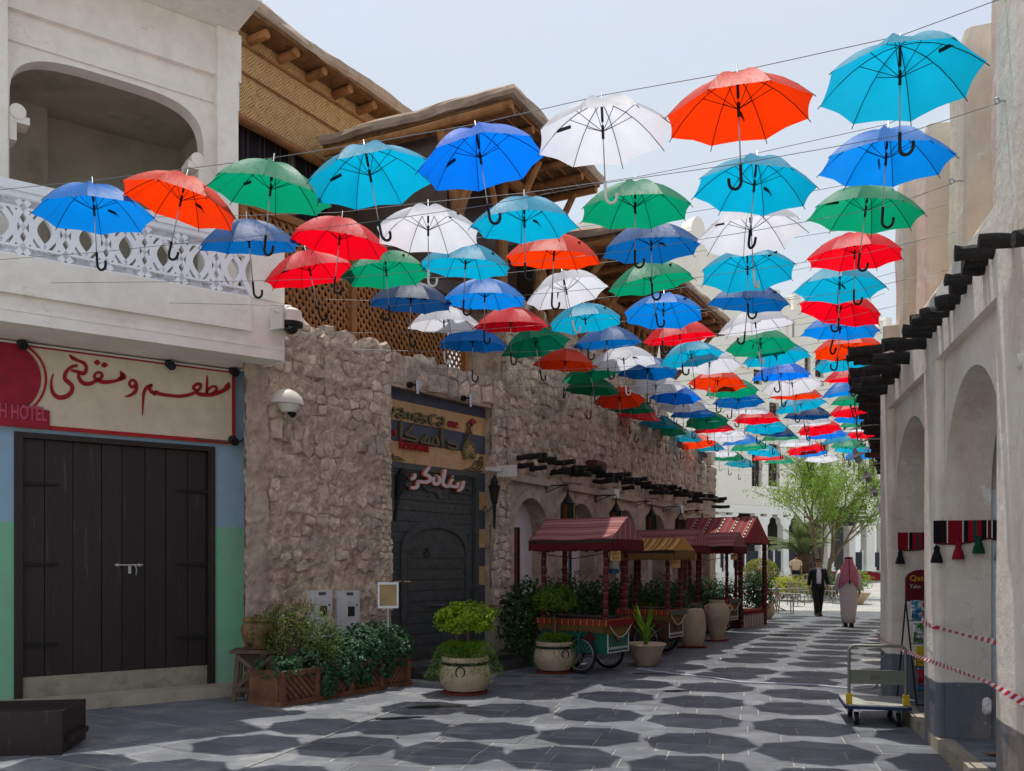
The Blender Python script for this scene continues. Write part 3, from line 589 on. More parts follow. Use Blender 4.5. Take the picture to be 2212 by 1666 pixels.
cb.tube([(u0_ - 0.5, SV - 0.02, z0_ + 0.02), (u0_, SV - 0.02, z0_), (u0_ + 0.12, -0.04, z0_ + 0.06), (u1_, -0.03, z1_), (u1_ + 0.01, -0.03, z1_ + 0.3)], 0.011, 6)
tag(cb.build('cable_bundle', M['stand']), 'grey cable looping up the blue wall beside the sign corner', 'cable'); D.objects['cable_bundle'].location = A.loc; D.objects['cable_bundle'].rotation_euler = (0, 0, A.rz)
# ================================================================ B: rubble wall and striped restaurant entrance
B = Wall(-3.03, 11.52, rad(35.6))
b_ = thing('stone_wall', 'tall rough limestone rubble wall between the green shop front and the striped entrance', 'wall', B.loc, B.rz)
uc0, uc1 = B.u(841), B.u(1048, 0.15); uc2 = B.u(1102); ZB = 4.74
mb = MB(); mb.bx(-0.42, uc1 + 0.02, 0.06, 0.34, 0, 4.0) if False else None
mb.prism([(B.u(527, 0.09), 0.09), (uc0, 0.09), (uc0, 0.60), (B.u(530, 0.60), 0.60)], lambda a, b, t: (a, b, t), 0, ZB - 0.06); mb.build('wall_core', M['mortar'], b_)
ztB = lambda u: ZB + 0.05 * fbm((u * 2.2, 3, 1), 3)
rough_sheet('mortar_face', b_, B.u(526), uc0 + 0.02, 0, ztB, 0.02, 0.0, 0.05, M['mortar'], scale=3.0, seed=2.0)
free = lambda u, z: not (B.u(655) < u < B.u(785) and z < 1.45)
rubble(b_, B, B.u(560), uc0 + 0.02, 3.28, lambda u: ZB + 0.0, 0.19, 0.15, 0.045, free, M['stone'], 170, 11, v0=0.005, gap=0.006)
rubble(b_, B, B.u(572), uc0 + 0.02, 0.15, lambda u: 3.2, 0.18, 0.15, 0.032, lambda u, z: free(u, z) and random.random() < 0.42, M['stone'], 128, 12, v0=-0.01, gap=0.004)
rubble(b_, B, uc0 - 0.20, uc0 + 0.02, 0.15, lambda u: 3.3, 0.11, 0.085, 0.03, free, M['stone'], 60, 13, v0=-0.02, gap=0.005, infill='quoin_infill')
# plastered edge where it meets the painted shop front
rough_sheet('plaster_edge', b_, B.u(524), B.u(572), 0, lambda u: 4.6, 0.03, -0.04, 0.045, M['render'], scale=3.0, seed=8.0)
# jamb face turning into the entrance
mb = MB(); mb.bx(uc0 - 0.02, uc0 + 0.035, 0.0, 0.60, 0, ZB - 0.08); mb.build('jamb', M['mortar'], b_)
# --- entrance
e_ = thing('striped_entrance', 'ochre and blue-grey striped stone entrance with dark studded door, set back in the rubble wall', 'entrance', B.loc, B.rz)
EV = 0.15
mb = MB(); mb.bx(uc0 + 0.035, uc1, EV + 0.052, EV + 0.4, 0, 4.3); mb.build('backing', M['concrete'], e_)
zb_ = [4.20, 4.05, 3.745, 3.44, 3.13, 2.82, 2.51, 2.20, 1.89, 1.58, 1.27, 0.96, 0.65, 0.34, 0.16]
d0, d1 = B.u(846, EV), B.u(1029, EV)
d0 = uc0 + 0.10
for i in range(len(zb_) - 1):
    m_ = M['stripe_b'] if i % 2 == 0 else M['stripe_y']
    spans = []
    if i < 4:
        k = 4; off = 0.12 * (i % 2)
        xs_ = [uc0 + 0.035] + [uc0 + 0.035 + (uc1 - uc0 - 0.035) * (q + off) / k for q in range(1, k)] + [uc1]
        spans = list(zip(xs_[:-1], xs_[1:]))
    else: spans = [(uc0 + 0.035, d0), (d1, uc1)]
    for a, b in spans:
        mb = MB(); mb.bx(a + 0.002, b - 0.002, EV, EV + 0.05, zb_[i + 1] + 0.002, zb_[i] - 0.002); mb.build('stone_block', m_, e_)
# lintel above and narrow pier on the right
mb = MB(); mb.bx(uc0 + 0.0, uc1 + 0.03, 0.05, 0.6, 4.22, 4.64); mb.build('lintel_core', M['render'], e_)
rough_sheet('lintel_face', e_, uc0, uc1 + 0.04, 4.20, lambda u: 4.66 + 0.03 * fbm((u * 3, 1, 4)), 0.04, 0.0, 0.03, M['render'], scale=2.5, seed=21)
rubble(e_, B, uc0 + 0.05, uc1, 4.36, lambda u: 4.66, 0.26, 0.17, 0.05, lambda u, z: True, M['stone'], 40, 21)
pier = MB(); pier.bx(uc1 + 0.0, uc2 + 0.05, 0.06, 0.7, 0, 4.66); pier.build('pier_core', M['mortar_c'], e_)
rough_sheet('pier_face', e_, uc1 - 0.01, uc2 + 0.08, 0.6, lambda u: 4.7, 0.035, 0.02, 0.05, M['mortar_c'], scale=2.4, seed=31)
rubble(e_, B, uc1 + 0.02, uc2 + 0.06, 0.62, lambda u: 4.72, 0.17, 0.15, 0.03, lambda u, z: True, M['stone_c'], 120, 31, v0=0.0, gap=0.004)
mb = MB(); mb.bx(uc1 - 0.01, uc2 + 0.06, -0.05, 0.4, 0, 0.60); mb.build('pier_plinth', M['concrete'], e_)
mb = MB(); mb.bx(uc0, uc1 + 0.3, -0.5, 0.36, 0, 0.16); mb.bx(uc0, uc1 - 0.02, -0.95, -0.5, 0, 0.085); struct(mb.build('entrance_step', M['step_dark'], e_))
# door
dv = EV - 0.03; dz1 = 3.12
mb = MB(); mb.bx(d0 + 0.05, d1 - 0.05, EV + 0.005, EV + 0.02, 0.16, dz1 - 0.03); mb.build('door_panel', M['bronze_door'], e_)
mb = MB()
for a, b, c, d in ((d0, d0 + 0.09, 0.16, dz1), (d1 - 0.09, d1, 0.16, dz1), (d0 + 0.09, d1 - 0.09, dz1 - 0.09, dz1)): mb.bx(a, b, dv - 0.03, EV + 0.02, c, d); 
for a, b, c, d in ((d0 + 0.09, d0 + 0.12, 0.16, dz1 - 0.09), (d1 - 0.12, d1 - 0.09, 0.16, dz1 - 0.09), (d0 + 0.12, d1 - 0.12, dz1 - 0.13, dz1 - 0.09)): mb.bx(a, b, dv, EV + 0.02, c, d)
mb.build('door_surround', M['bronze_door'], e_)
dc = (d0 + d1) / 2 + 0.03; ihw = (d1 - d0) / 2 - 0.36; izs, ir = 1.82, 0.36
for i in range(18):
    z = 0.18 + i * 0.16
    if z > dz1 - 0.2: break
    for a, b in ((d0 + 0.13, dc - ihw - 0.12), (dc + ihw + 0.12, d1 - 0.13)) if z < 2.1 else ((d0 + 0.13, d1 - 0.13),):
        mb = MB(); mb.bx(a, b, EV - 0.012, EV + 0.012, z + 0.006, z + 0.154)
        k = max(2, int((b - a) / 0.16))
        for q in range(k): mb.sphere((a + (b - a) * (q + 0.5) / k, EV - 0.014, z + 0.08), 0.014, 6, 4)
        mb.build('door_board', M['bronze_door'], e_)
mb = MB(); ap = [(dc - ihw - 0.06, 0.16)] + [(dc + a * (ihw + 0.06) / ihw, b) for a, b in arch_poly(ihw, izs, ir + 0.06, 18)] + [(dc + ihw + 0.06, 0.16)]
ribbon(mb, lambda a, b, t: (a, EV + t, b), [(a, b, 0.12) for a, b in ap], -0.05, 0.0, sub=1); mb.build('arch_band', M['bronze_door'], e_)
mb = MB(); mb.prism([(dc - ihw, 0.17)] + [(dc + a, b) for a, b in arch_poly(ihw, izs, ir, 18)] + [(dc + ihw, 0.17)], lambda a, b, t: (a, t, b), EV - 0.018, EV + 0.01); inner = mb.build('wicket_door', M['bronze_door'], e_, fix=True)
for i in range(10):
    z = 0.22 + i * 0.165; mb = MB(); mb.bx(dc - ihw + 0.03, dc + ihw - 0.03, EV - 0.03, EV - 0.018, z + 0.008, z + 0.157)
    for q in range(5): mb.sphere((dc - ihw + 0.1 + q * (2 * ihw - 0.2) / 4, EV - 0.03, z + 0.08), 0.012, 6, 4)
    mb.build('board', M['bronze_door'], inner)
mb = MB(); kx, kz = B.uz(917, 1190, EV); mb.tube([(kx + 0.05 * math.cos(t * pi / 6), EV - 0.05, kz - 0.05 + 0.06 * math.sin(t * pi / 6)) for t in range(13)], 0.009, 6); mb.sphere((kx, EV - 0.04, kz + 0.02), 0.03, 8, 6); mb.build('knocker', M['iron'], inner)
mb = MB(); mb.tube([(dc - 0.15, EV - 0.06, 0.98), (dc + 0.15, EV - 0.06, 0.98)], 0.012, 6); mb.build('handle', M['steel'], inner)
mb = MB(); mb.tube([(d0 + 0.10, EV - 0.05, 1.36), (d0 + 0.26, EV - 0.05, 1.36)], 0.010, 6); mb.tube([(d0 + 0.32, EV - 0.05, 1.355), (d0 + 0.46, EV - 0.05, 1.355)], 0.010, 6); mb.build('brass_bolt', M['stripe_y'], e_)
cresting = [(d0 + 0.35, 2.86)] + [(d0 + 0.35 + (d1 - d0 - 0.55) * i / 24, 2.80 - 0.04 * math.sin(i * pi / 3) - 0.16 * max(0, 1 - abs(i - 12) / 5)) for i in range(25)] + [(d1 - 0.2, 2.86)]
mb = MB(); mb.prism(cresting, lambda a, b, t: (a, t, b), EV - 0.045, EV - 0.01); mb.build('door_cresting', M['bronze_door'], e_, fix=True)
# lettering
LV = EV - 0.05
def dm(cx_, cy_): return B.uz(810 + cx_ * 0.17828, 810 + cy_ * 0.17828, LV)
def dfr(a, b, t): u, z = dm(a, b); return (u, LV - t, z)
nm = thing('restaurant_sign', 'raised olive and red lettering reading Damasca one Restaurant on the striped stone', 'sign', B.loc, B.rz)
DAM = {'D': [[(185, 365, 22), (190, 420, 22), (188, 480, 22)], [(180, 362, 20), (215, 385, 24), (238, 425, 26), (225, 455, 26), (188, 472, 20)]],
 'a': [[(285, 420, 18), (320, 405, 22), (345, 430, 24), (342, 510, 24)], [(342, 480, 18), (300, 465, 22), (272, 490, 24), (300, 515, 22), (340, 505, 18)]],
 'm': [[(372, 465, 20), (368, 530, 22)], [(372, 480, 18), (405, 455, 22), (420, 485, 22), (418, 535, 22)], [(420, 490, 18), (455, 470, 22), (472, 500, 22), (465, 545, 22)]],
 'a2': [[(505, 470, 18), (545, 460, 22), (575, 490, 24), (570, 560, 24)], [(570, 530, 18), (525, 520, 22), (498, 545, 24), (525, 565, 22), (568, 555, 18)]],
 's': [[(648, 500, 18), (610, 500, 22), (592, 522, 22), (622, 545, 22), (635, 570, 22), (605, 582, 22), (580, 575, 16)]],
 'C': [[(750, 492, 22), (710, 485, 26), (678, 515, 28), (670, 560, 28), (700, 590, 26), (740, 590, 18)]],
 'a3': [[(770, 520, 18), (810, 512, 22), (838, 540, 24), (835, 612, 24)], [(835, 580, 18), (795, 570, 22), (768, 595, 24), (795, 615, 22), (832, 605, 18)]]}
for k, ss in DAM.items():
    mb = MB()
    for j, s_ in enumerate(ss): ribbon(mb, dfr, s_, -0.035, 0.0 + 0.002 * j)
    mb.build('letter', M['bronze'], nm)
ARA = [[[(330, 552, 26), (322, 640, 30), (318, 770, 26)], [(318, 772, 26), (400, 782, 26), (505, 805, 28), (505, 765, 26), (440, 742, 26), (375, 722, 26), (405, 690, 26), (440, 650, 24), (462, 600, 10)]],
 [[(560, 815, 22), (600, 760, 20)], [(600, 815, 22), (640, 715, 26)], [(560, 818, 24), (640, 828, 26), (700, 840, 26)], [(645, 830, 22), (660, 770, 20)]],
 [[(690, 838, 24), (740, 742, 26), (772, 850, 28), (700, 840, 22)]],
 [[(835, 640, 10), (822, 680, 28), (818, 780, 28), (828, 880, 24)]],
 [[(905, 778, 12), (890, 815, 26), (950, 835, 26), (1000, 850, 28), (992, 895, 26), (925, 885, 26), (880, 868, 12)]]]
for ss in ARA:
    mb = MB()
    for j, s_ in enumerate(ss): ribbon(mb, dfr, s_, -0.035, 0.0 + 0.002 * j)
    mb.build('letter', M['bronze'], nm)
mb = MB(); ribbon(mb, dfr, [(250, 690, 14), (232, 700, 14), (232, 672, 14), (252, 672, 16), (256, 710, 16), (235, 742, 10), (205, 750, 6)], -0.03, 0.0); ribbon(mb, dfr, [(205, 690, 12), (205, 725, 16), (185, 735, 16), (172, 715, 12)], -0.03, 0.002); mb.build('letter', M['red_letter'], nm)
x0, z0_ = dm(885, 632); x1, z1_ = dm(1002, 650); text_mesh('letters', 'one', M['red_letter'], x1 - x0, 0.03, nm, (x0, LV, z1_ - 0.0), 0.0, 0.10)
x0, z0_ = dm(300, 885); x1, z1_ = dm(655, 935); text_mesh('letters', 'Restaurant', M['red_letter'], x1 - x0, 0.03, nm, (x0, LV, z1_ - 0.01), 0.0, 0.15)
# dancer emblem
em = thing('dancer_emblem', 'bronze outline emblem of a whirling dancer with red hat beside the lettering', 'emblem', B.loc, B.rz)
mb = MB(); ribbon(mb, dfr, [(1158, 640, 9), (1130, 615, 9), (1135, 575, 9), (1160, 560, 9), (1185, 580, 9), (1180, 620, 9), (1158, 640, 9)], -0.03, 0); ribbon(mb, dfr, [(1150, 640, 8), (1125, 680, 8), (1105, 720, 8), (1115, 770, 8)], -0.03, 0.001); ribbon(mb, dfr, [(1155, 640, 8), (1165, 690, 8), (1178, 715, 8), (1145, 750, 8), (1125, 775, 8)], -0.03, 0.002); ribbon(mb, dfr, [(1140, 690, 8), (1132, 770, 8)], -0.03, 0.003); mb.build('figure_outline', M['bronze'], em)
mb = MB(); mb.prism([(1115, 780), (1140, 775), (1180, 820), (1215, 880), (1225, 940), (1222, 1000), (1205, 1020), (1185, 995), (1165, 975), (1145, 1000), (1110, 1020), (1082, 1015), (1090, 985), (1072, 940), (1072, 880), (1090, 820)], dfr, -0.03, 0.0); mb.build('skirt', M['bronze'], em, fix=True)
mb = MB()
for a, b in (((1100, 850), (1190, 960)), ((1180, 840), (1090, 950)), ((1120, 800), (1150, 960)), ((1085, 900), (1210, 900)), ((1130, 870), (1110, 990)), ((1165, 880), (1200, 990))): ribbon(mb, dfr, [(a[0], a[1], 5), ((a[0] + b[0]) / 2 + 8, (a[1] + b[1]) / 2, 7), (b[0], b[1], 5)], 0.0, 0.008)
mb.build('skirt_folds', M['stripe_y'], em)
mb = MB(); mb.prism([(1150, 560), (1182, 528), (1208, 570), (1180, 612)], dfr, -0.03, 0.012); mb.build('hat', M['red_letter'], em, fix=True)
mb = MB(); ribbon(mb, dfr, [(1195, 545, 6), (1222, 560, 7), (1220, 595, 5)], -0.02, 0.0); mb.build('tassel', M['bronze'], em)
for nm_, pts, lab in (('corner_ornament', [[(1085, 1140, 6), (1130, 1140, 16), (1180, 1120, 16), (1215, 1080, 14), (1245, 1040, 14), (1262, 1060, 12), (1250, 1090, 12)], [(1200, 1130, 16), (1250, 1120, 14), (1290, 1075, 14), (1280, 1030, 14), (1300, 985, 12), (1318, 1000, 12), (1305, 1030, 10)], [(1230, 1150, 14), (1280, 1140, 14), (1312, 1100, 14), (1318, 1040, 10)], [(1130, 1155, 10), (1230, 1165, 12), (1318, 1170, 12)]], 'dark scroll ornament in the right corner under the lettering'),
                      ('corner_ornament', [[(178, 860, 10), (195, 880, 14), (200, 930, 14), (230, 960, 14), (250, 990, 14), (300, 990, 14), (330, 1015, 12), (385, 1038, 5)], [(180, 930, 12), (205, 960, 14), (240, 1000, 14)], [(180, 1005, 12), (260, 1020, 12), (370, 1036, 6)]], 'dark scroll ornament in the left corner under the lettering')):
    mb = MB()
    for j, s_ in enumerate(pts): ribbon(mb, dfr, s_, -0.035, -0.02 + 0.002 * j)
    o = mb.build(nm_, M['bronze']); o.location = B.loc; o.rotation_euler = (0, 0, B.rz); tag(o, lab, 'ornament', 'corner scroll ornaments')
# light-tube greeting
NV = EV - 0.10
def nfr(a, b, t): u, z = B.uz(810 + a * 0.17828, 810 + b * 0.17828, NV); return (u, NV - t, z)
gr = thing('greeting_sign', 'orange-edged Arabic light lettering hung across the top of the dark door', 'sign', B.loc, B.rz)
for ss in ([[(1072, 1285, 34), (1066, 1340, 38), (1035, 1390, 36), (1000, 1405, 26)]], [[(1010, 1300, 26), (1000, 1350, 34), (965, 1355, 34), (935, 1350, 30), (910, 1340, 30), (925, 1290, 30), (950, 1260, 30)], [(940, 1225, 22), (948, 1236, 22)]],
           [[(852, 1145, 34), (838, 1220, 40), (822, 1300, 40), (850, 1345, 38), (900, 1352, 34)]], [[(715, 1235, 30), (712, 1300, 38), (745, 1325, 38), (785, 1290, 36), (772, 1225, 30)], [(742, 1215, 24), (752, 1222, 24)]],
           [[(668, 1112, 24), (625, 1165, 36), (605, 1205, 38), (650, 1225, 38), (675, 1265, 40), (630, 1300, 38), (560, 1295, 34), (515, 1290, 30)]], [[(520, 1290, 30), (520, 1345, 36), (480, 1370, 36), (435, 1365, 30)]], [[(488, 1195, 28), (478, 1245, 34), (435, 1265, 30)]]):
    mb = MB()
    for j, s_ in enumerate(ss): ribbon(mb, nfr, [(x, y, w_ + 12) for x, y, w_ in s_], -0.04, -0.004 + j * 0.001)
    lt = mb.build('letter', M['neon_edge'], gr)
    mb = MB()
    for j, s_ in enumerate(ss): ribbon(mb, nfr, s_, -0.01, 0.004 + j * 0.001)
    mb.build('letter_face', M['neon'], lt)
# torches
def torch(px, py, v, lab):
    u, z = B.uz(px, py, v); t = thing('wall_torch', lab, 'torch lamp', B.w(u, v, z), B.rz, 'black torch lamps at the entrance')
    mb = MB(); mb.lathe([(0.018, -0.62), (0.03, -0.3), (0.035, -0.22), (0.05, -0.2), (0.07, -0.05), (0.095, 0.05), (0.10, 0.07)], 8); mb.build('holder', M['iron'], t)
    mb = MB(); mb.lathe([(0.105, 0.07), (0.085, 0.085), (0.06, 0.09)], 8); mb.build('rim', M['iron'], t)
    mb = MB(); mb.lathe([(0.055, 0.085), (0.065, 0.13), (0.05, 0.19), (0.02, 0.23), (0.008, 0.26), (0.004, 0.30)], 10); mb.build('flame_shade', M['iron'], t, smooth=True)
    mb = MB(); mb.tube([(0, 0.03, -0.25), (0, 0.14, -0.34), (0, 0.18, -0.24), (0.0, 0.24, -0.30)], 0.009, 6); mb.lathe([(0.0, 0), (0.05, 0)], 8, (0, 0.24, -0.3)); mb.build('bracket', M['iron'], t)
    return t
t = torch(865, 1040, 0.10, 'black torch lamp leaning out beside the left jamb of the dark door'); t.rotation_euler = (rad(-4), rad(16), B.rz)
t = torch(1068, 1060, -0.24, 'black torch lamp on the stone pier right of the striped entrance')
for px, py, lab in ((892, 833, 'small steel spotlight above the lettering, nearer the rubble wall corner'), (1007, 862, 'small steel spotlight above the lettering, nearer the stone pier')):
    u, z = B.uz(px, py, -0.05); t = thing('steel_spotlight', lab, 'spotlight', B.w(u, -0.06, z), B.rz, 'steel spotlights over the lettering')
    mb = MB(); mb.tube([(0.02, -0.06, 0.07), (0.02, -0.06, -0.08)], 0.04, 12); mb.tube([(0.02, -0.06, -0.08), (0.02, -0.06, -0.13)], 0.026, 10); mb.build('housing', M['steel'], t, smooth=True)
    mb = MB(); mb.tube([(-0.07, 0.03, 0.0), (-0.07, -0.02, 0.0)], 0.045, 10); mb.bar((-0.07, -0.03, 0), (0.0, -0.06, 0), 0.03, 0.03); mb.build('bracket', M['black'], t)
# cameras
def dome_cam(loc, rz, lab):
    t = thing('security_camera', lab, 'camera', loc, rz, 'dome security cameras'); mb = MB(); mb.lathe([(0.0, 0.17), (0.07, 0.165), (0.125, 0.13), (0.14, 0.02), (0.145, 0.0), (0.12, -0.02)], 20); mb.build('housing', M['plastic_w'], t, smooth=True)
    mb = MB(); mb.lathe([(0.142, 0.0), (0.142, -0.05), (0.11, -0.06)], 20); mb.build('collar', M['black'], t, smooth=True)
    mb = MB(); mb.sphere((0, 0, -0.05), 0.095, 16, 10); mb.build('dome', M['glass_dk'], t, smooth=True)
    mb = MB(); mb.box((-0.17, 0.06, 0.02), (0.03, 0.20, 0.26)); mb.tube([(-0.17, 0.06, 0.06), (-0.06, 0.02, 0.15), (0.0, 0.0, 0.17)], [0.06, 0.055, 0.04], 10); mb.build('arm', M['plastic_w'], t, smooth=True)
    return t
p_ = A.w(0.52 + 0.02, -0.98, 0); dome_cam((p_.x + 0.02, p_.y, P(607, 697, p_.y).z), A.rz + 0.4, 'pale dome camera on an arm at the balcony corner')
u, z = B.uz(617, 868, -0.1); t = thing('security_camera', 'pale hooded camera fixed to the rubble wall', 'camera', B.w(u, -0.05, z), B.rz, 'dome security cameras')
mb = MB(); n = 14; prof = []
for i in range(7):
    th = pi / 2 * i / 6; prof.append((0.23 * math.cos(th) + 1e-4, 0.20 * math.sin(th)))
mb.lathe(prof, 22, (0.03, -0.04, -0.03), sx=1.0, sy=0.8); mb.build('hood', M['plastic_w'], t, smooth=True)
mb = MB(); mb.lathe([(0.09, -0.10), (0.14, -0.02), (0.14, 0.0)], 16, (0.04, -0.06, -0.03)); mb.build('base', M['plastic_w'], t, smooth=True)
mb = MB(); mb.tube([(0.05, -0.08, -0.12), (0.06, -0.13, -0.17)], 0.045, 10); mb.build('lens', M['black'], t, smooth=True)
# electricity cabinets
for i, (xa, xb, ya, yb, lab) in enumerate(((668, 718, 1276, 1384, 'white electricity cabinet on the rubble wall, partly behind the shrub'), (729, 777, 1277, 1384, 'white electricity cabinet on the rubble wall, nearer the entrance'))):
    u0_, z1_ = B.uz(xa, ya, -0.07); u1_, z0_ = B.uz(xb, yb, -0.07)
    t = thing('electricity_cabinet', lab, 'cabinet', B.w(u0_, -0.07, z0_), B.rz, 'electricity cabinets'); W_, H_ = u1_ - u0_, z1_ - z0_
    mb = MB(); mb.bx(0, W_, 0.0, 0.12, 0, H_); mb.build('body', M['cab'], t)
    mb = MB(); mb.bx(0.045, W_ - 0.03, -0.018, -0.001, 0.04, H_ - 0.08); dr_ = mb.build('door', M['cab'], t)
    mb = MB(); mb.bx(W_ * 0.42, W_ * 0.72, -0.022, -0.017, H_ * 0.5, H_ * 0.5 + 0.13); mb.build('meter_window', M['glass_dk'], dr_)
    mb = MB(); mb.bx(W_ * 0.4, W_ * 0.7, -0.006, -0.001, H_ - 0.065, H_ - 0.025); mb.build('name_plate', M['stripe_b'], t)
    for z in (H_ * 0.78, H_ * 0.72, H_ * 0.30, H_ * 0.25, H_ * 0.2):
        mb = MB(); mb.bx(W_ * 0.4, W_ * 0.66, -0.026, -0.018, z, z + 0.022); mb.build('louvre', M['cab'], dr_)
    for z in (H_ * 0.71, H_ * 0.19):
        mb = MB(); mb.tube([(W_ * 0.82, -0.026, z), (W_ * 0.82, -0.016, z)], 0.014, 8); mb.build('lock', M['black'], dr_)

# ================================================================ C: long arcaded restaurant
C = Wall(-0.085, 15.63, rad(27.2)); CL = 13.54
c_ = thing('stone_restaurant', 'long limestone restaurant with arched windows and projecting black log ends', 'building', C.loc, C.rz)
def ztC(u): return (6.25 + 0.08 * fbm((u, 2, 3), 3)) if u < 8.6 else ((6.25 - (u - 8.6) * 2.2) if u < 9.1 else (5.05 if u < 9.6 else (4.62 - (u - 9.6) * 0.02)))
bays = [(C.u(1103), C.u(1184), 2.86), (C.u(1221), C.u(1284), 2.9), (C.u(1324), C.u(1372), 2.9), (C.u(1396), C.u(1436), 2.9), (C.u(1458), C.u(1490), 2.9), (C.u(1506), C.u(1532), 2.9)]
def in_arch(u, z):
    for a, b, zt in bays:
        c = (a + b) / 2; hw = (b - a) / 2
        if abs(u - c) < hw:
            zs = zt - hw * 0.9
            if z < zs or ((u - c) / hw) ** 2 + ((z - zs) / (hw * 0.9)) ** 2 < 1: return True
    return False
rough_sheet('render_face', c_, -0.06, CL, 0, lambda u: 3.45, 0.06, 0.0, 0.06, M['render'], hole=in_arch, scale=2.2, seed=41)
mb = MB(); mb.bx(-0.06, CL, 0.5, 0.8, 0, 3.5); mb.bx(-0.06, CL - 0.01, 0.10, 0.8, 3.2, 4.4); mb.bx(-0.06, 8.65, 0.10, 0.8, 4.4, 6.15); mb.bx(CL - 0.4, CL - 0.01, 0.05, 6.0, 0, 4.3); mb.build('wall_core', M['mortar_c'], c_)
mb = MB(); mb.bx(CL - 0.02, CL + 0.02, 0.0, 3.0, 0, 4.5); mb.build('end_wall', M['render'], c_)
curt = [mat('red_curtain', srgb(150, 70, 74), 0.9, 0.15, 20), mat('blue_curtain', srgb(70, 130, 170), 0.9, 0.15, 20), M['dark_wood'], M['dark_wood'], M['dark_wood'], M['dark_wood']]
for i, (a, b, zt) in enumerate(bays):
    c = (a + b) / 2; hw = (b - a) / 2; zs = zt - hw * 0.9
    mb = MB(); pts = [(c - hw, 0.2)] + [(c + p, q) for p, q in arch_poly(hw, zs, hw * 0.9, 18)] + [(c + hw, 0.2)]
    ribbon(mb, lambda p, q, t: (p, t, q), [(p, q, 0.14) for p, q in pts], -0.035, 0.42, sub=1); mb.build('arch_reveal', M['render'], c_)
    mb = MB(); mb.bx(a - 0.02, b + 0.02, 0.30, 0.34, 0, zt + 0.02); mb.build('niche_panel', M['niche'], c_)
    wa, wb = c - hw * 0.78, c + hw * (0.18 if i == 0 else 0.25); wz0, wz1 = 0.75, zt - hw * 0.9 - 0.02 + 0.12
    wn_ = MB(); wn_.bx(wa, wb, 0.27, 0.30, wz0, wz0 + 0.05); wn_.bx(wa, wb, 0.27, 0.30, wz1 - 0.05, wz1); wn_.bx(wa, wa + 0.05, 0.27, 0.30, wz0 + 0.05, wz1 - 0.05); wn_.bx(wb - 0.05, wb, 0.27, 0.30, wz0 + 0.05, wz1 - 0.05)
    wo = wn_.build('window', M['dark_wood'], c_)
    mb = MB(); mb.bx(wa + 0.05, wb - 0.05, 0.292, 0.298, wz0 + 0.05, wz1 - 0.05); mb.build('pane', M['glass_dk'], wo)
    for z in (wz0 + (wz1 - wz0) * 0.33, wz0 + (wz1 - wz0) * 0.66):
        mb = MB(); mb.bx(wa + 0.05, wb - 0.05, 0.25, 0.285, z - 0.025, z + 0.025); mb.build('transom', M['dark_wood'], wo)
    for q in range(5):
        x = wa + 0.08 + (wb - wa - 0.16) * (q + 0.5) / 5; mb = MB(); mb.tube([(x, 0.285, wz0 + 0.06), (x, 0.285, wz1 - 0.06)], 0.4 * (wb - wa) / 11, 8)
        mb.build('curtain_fold', curt[i], wo, smooth=True)
    # recessed beam over the bay
    mb = MB(); mb.bx(a - 0.12, b + 0.12, -0.10, -0.04, 3.04, 3.16); mb.build('beam_moulding', M['render'], c_)
rubble(c_, C, -0.02, CL, 3.30, ztC, 0.25, 0.20, 0.075, lambda u, z: True, M['stone_c'], 298, 51, v0=0.02, gap=0.006)
rough_sheet('mortar_face', c_, -0.06, CL, 3.3, lambda u: ztC(u) - 0.05, 0.05, 0.0, 0.07, M['mortar_c'], scale=2.6, seed=55)
# railing stretch at the low end of the parapet
for u0_, u1_ in ((9.75, 11.2), (11.75, 13.1)):
    rl = MB(); rl.bx(u0_, u1_, 0.12, 0.18, 5.10, 5.18); rl.bx(u0_, u1_, 0.12, 0.18, 4.62, 4.68); ro = rl.build('parapet_railing', M['dark_wood'], c_)
    k = int((u1_ - u0_) / 0.13)
    for q in range(k + 1): mb = MB(); mb.box((u0_ + (u1_ - u0_) * q / k, 0.15, 4.89), (0.035, 0.035, 0.42)); mb.build('baluster', M['dark_wood'], ro)
for u in (9.45, 11.47, 13.3):
    mb = MB(); mb.box((u, 0.2, 4.95), (0.34, 0.4, 0.75)); po = mb.build('parapet_post', M['stone_c'], c_)
# log ends
def log_mesh(L_, r, seed):
    random.seed(seed); mb = MB(); n = 6; pts = [(random.uniform(-0.012, 0.012), -L_ * i / n, random.uniform(-0.012, 0.012)) for i in range(n + 1)]
    mb.tube(pts, [r * random.uniform(0.86, 1.1) for _ in range(n + 1)], 9, jit=0.09); me = D.meshes.new('log_end'); me.from_pydata(mb.v, [], mb.f); me.materials.append(M['log']); return me
logs = [log_mesh(0.62, 0.052, s_) for s_ in range(1, 9)]
random.seed(77); u = 0.25
while u < CL:
    for k in range(1 if random.random() < 0.6 else 2):
        o = link('log_end', random.choice(logs), c_); o.location = (u + k * 0.08, 0.05, 3.46 + random.uniform(-0.05, 0.07) - k * 0.12); o.rotation_euler = (random.uniform(-0.06, 0.06), random.uniform(0, 6), random.uniform(-0.10, 0.10)); s_ = random.uniform(0.6, 0.95); o.scale = (0.9, s_, 0.9)
    u += random.uniform(0.2, 0.42) if u > 1.2 else 0.5
for px, py in ((1290, 1006), (1433, 1058)):
    u, z = C.uz(px, py, -0.15); mb = MB(); mb.prism([(-0.28, -0.08), (0.28, -0.08), (0.30, 0.0), (0.24, 0.08), (-0.28, 0.09)], lambda a, b, t: (u + a, t, z + b), -0.25, -0.02); mb.build('wooden_spout', mat('spout_wood_%d' % px, srgb(94, 58, 46), 0.8, 0.2, 8), c_, fix=True)
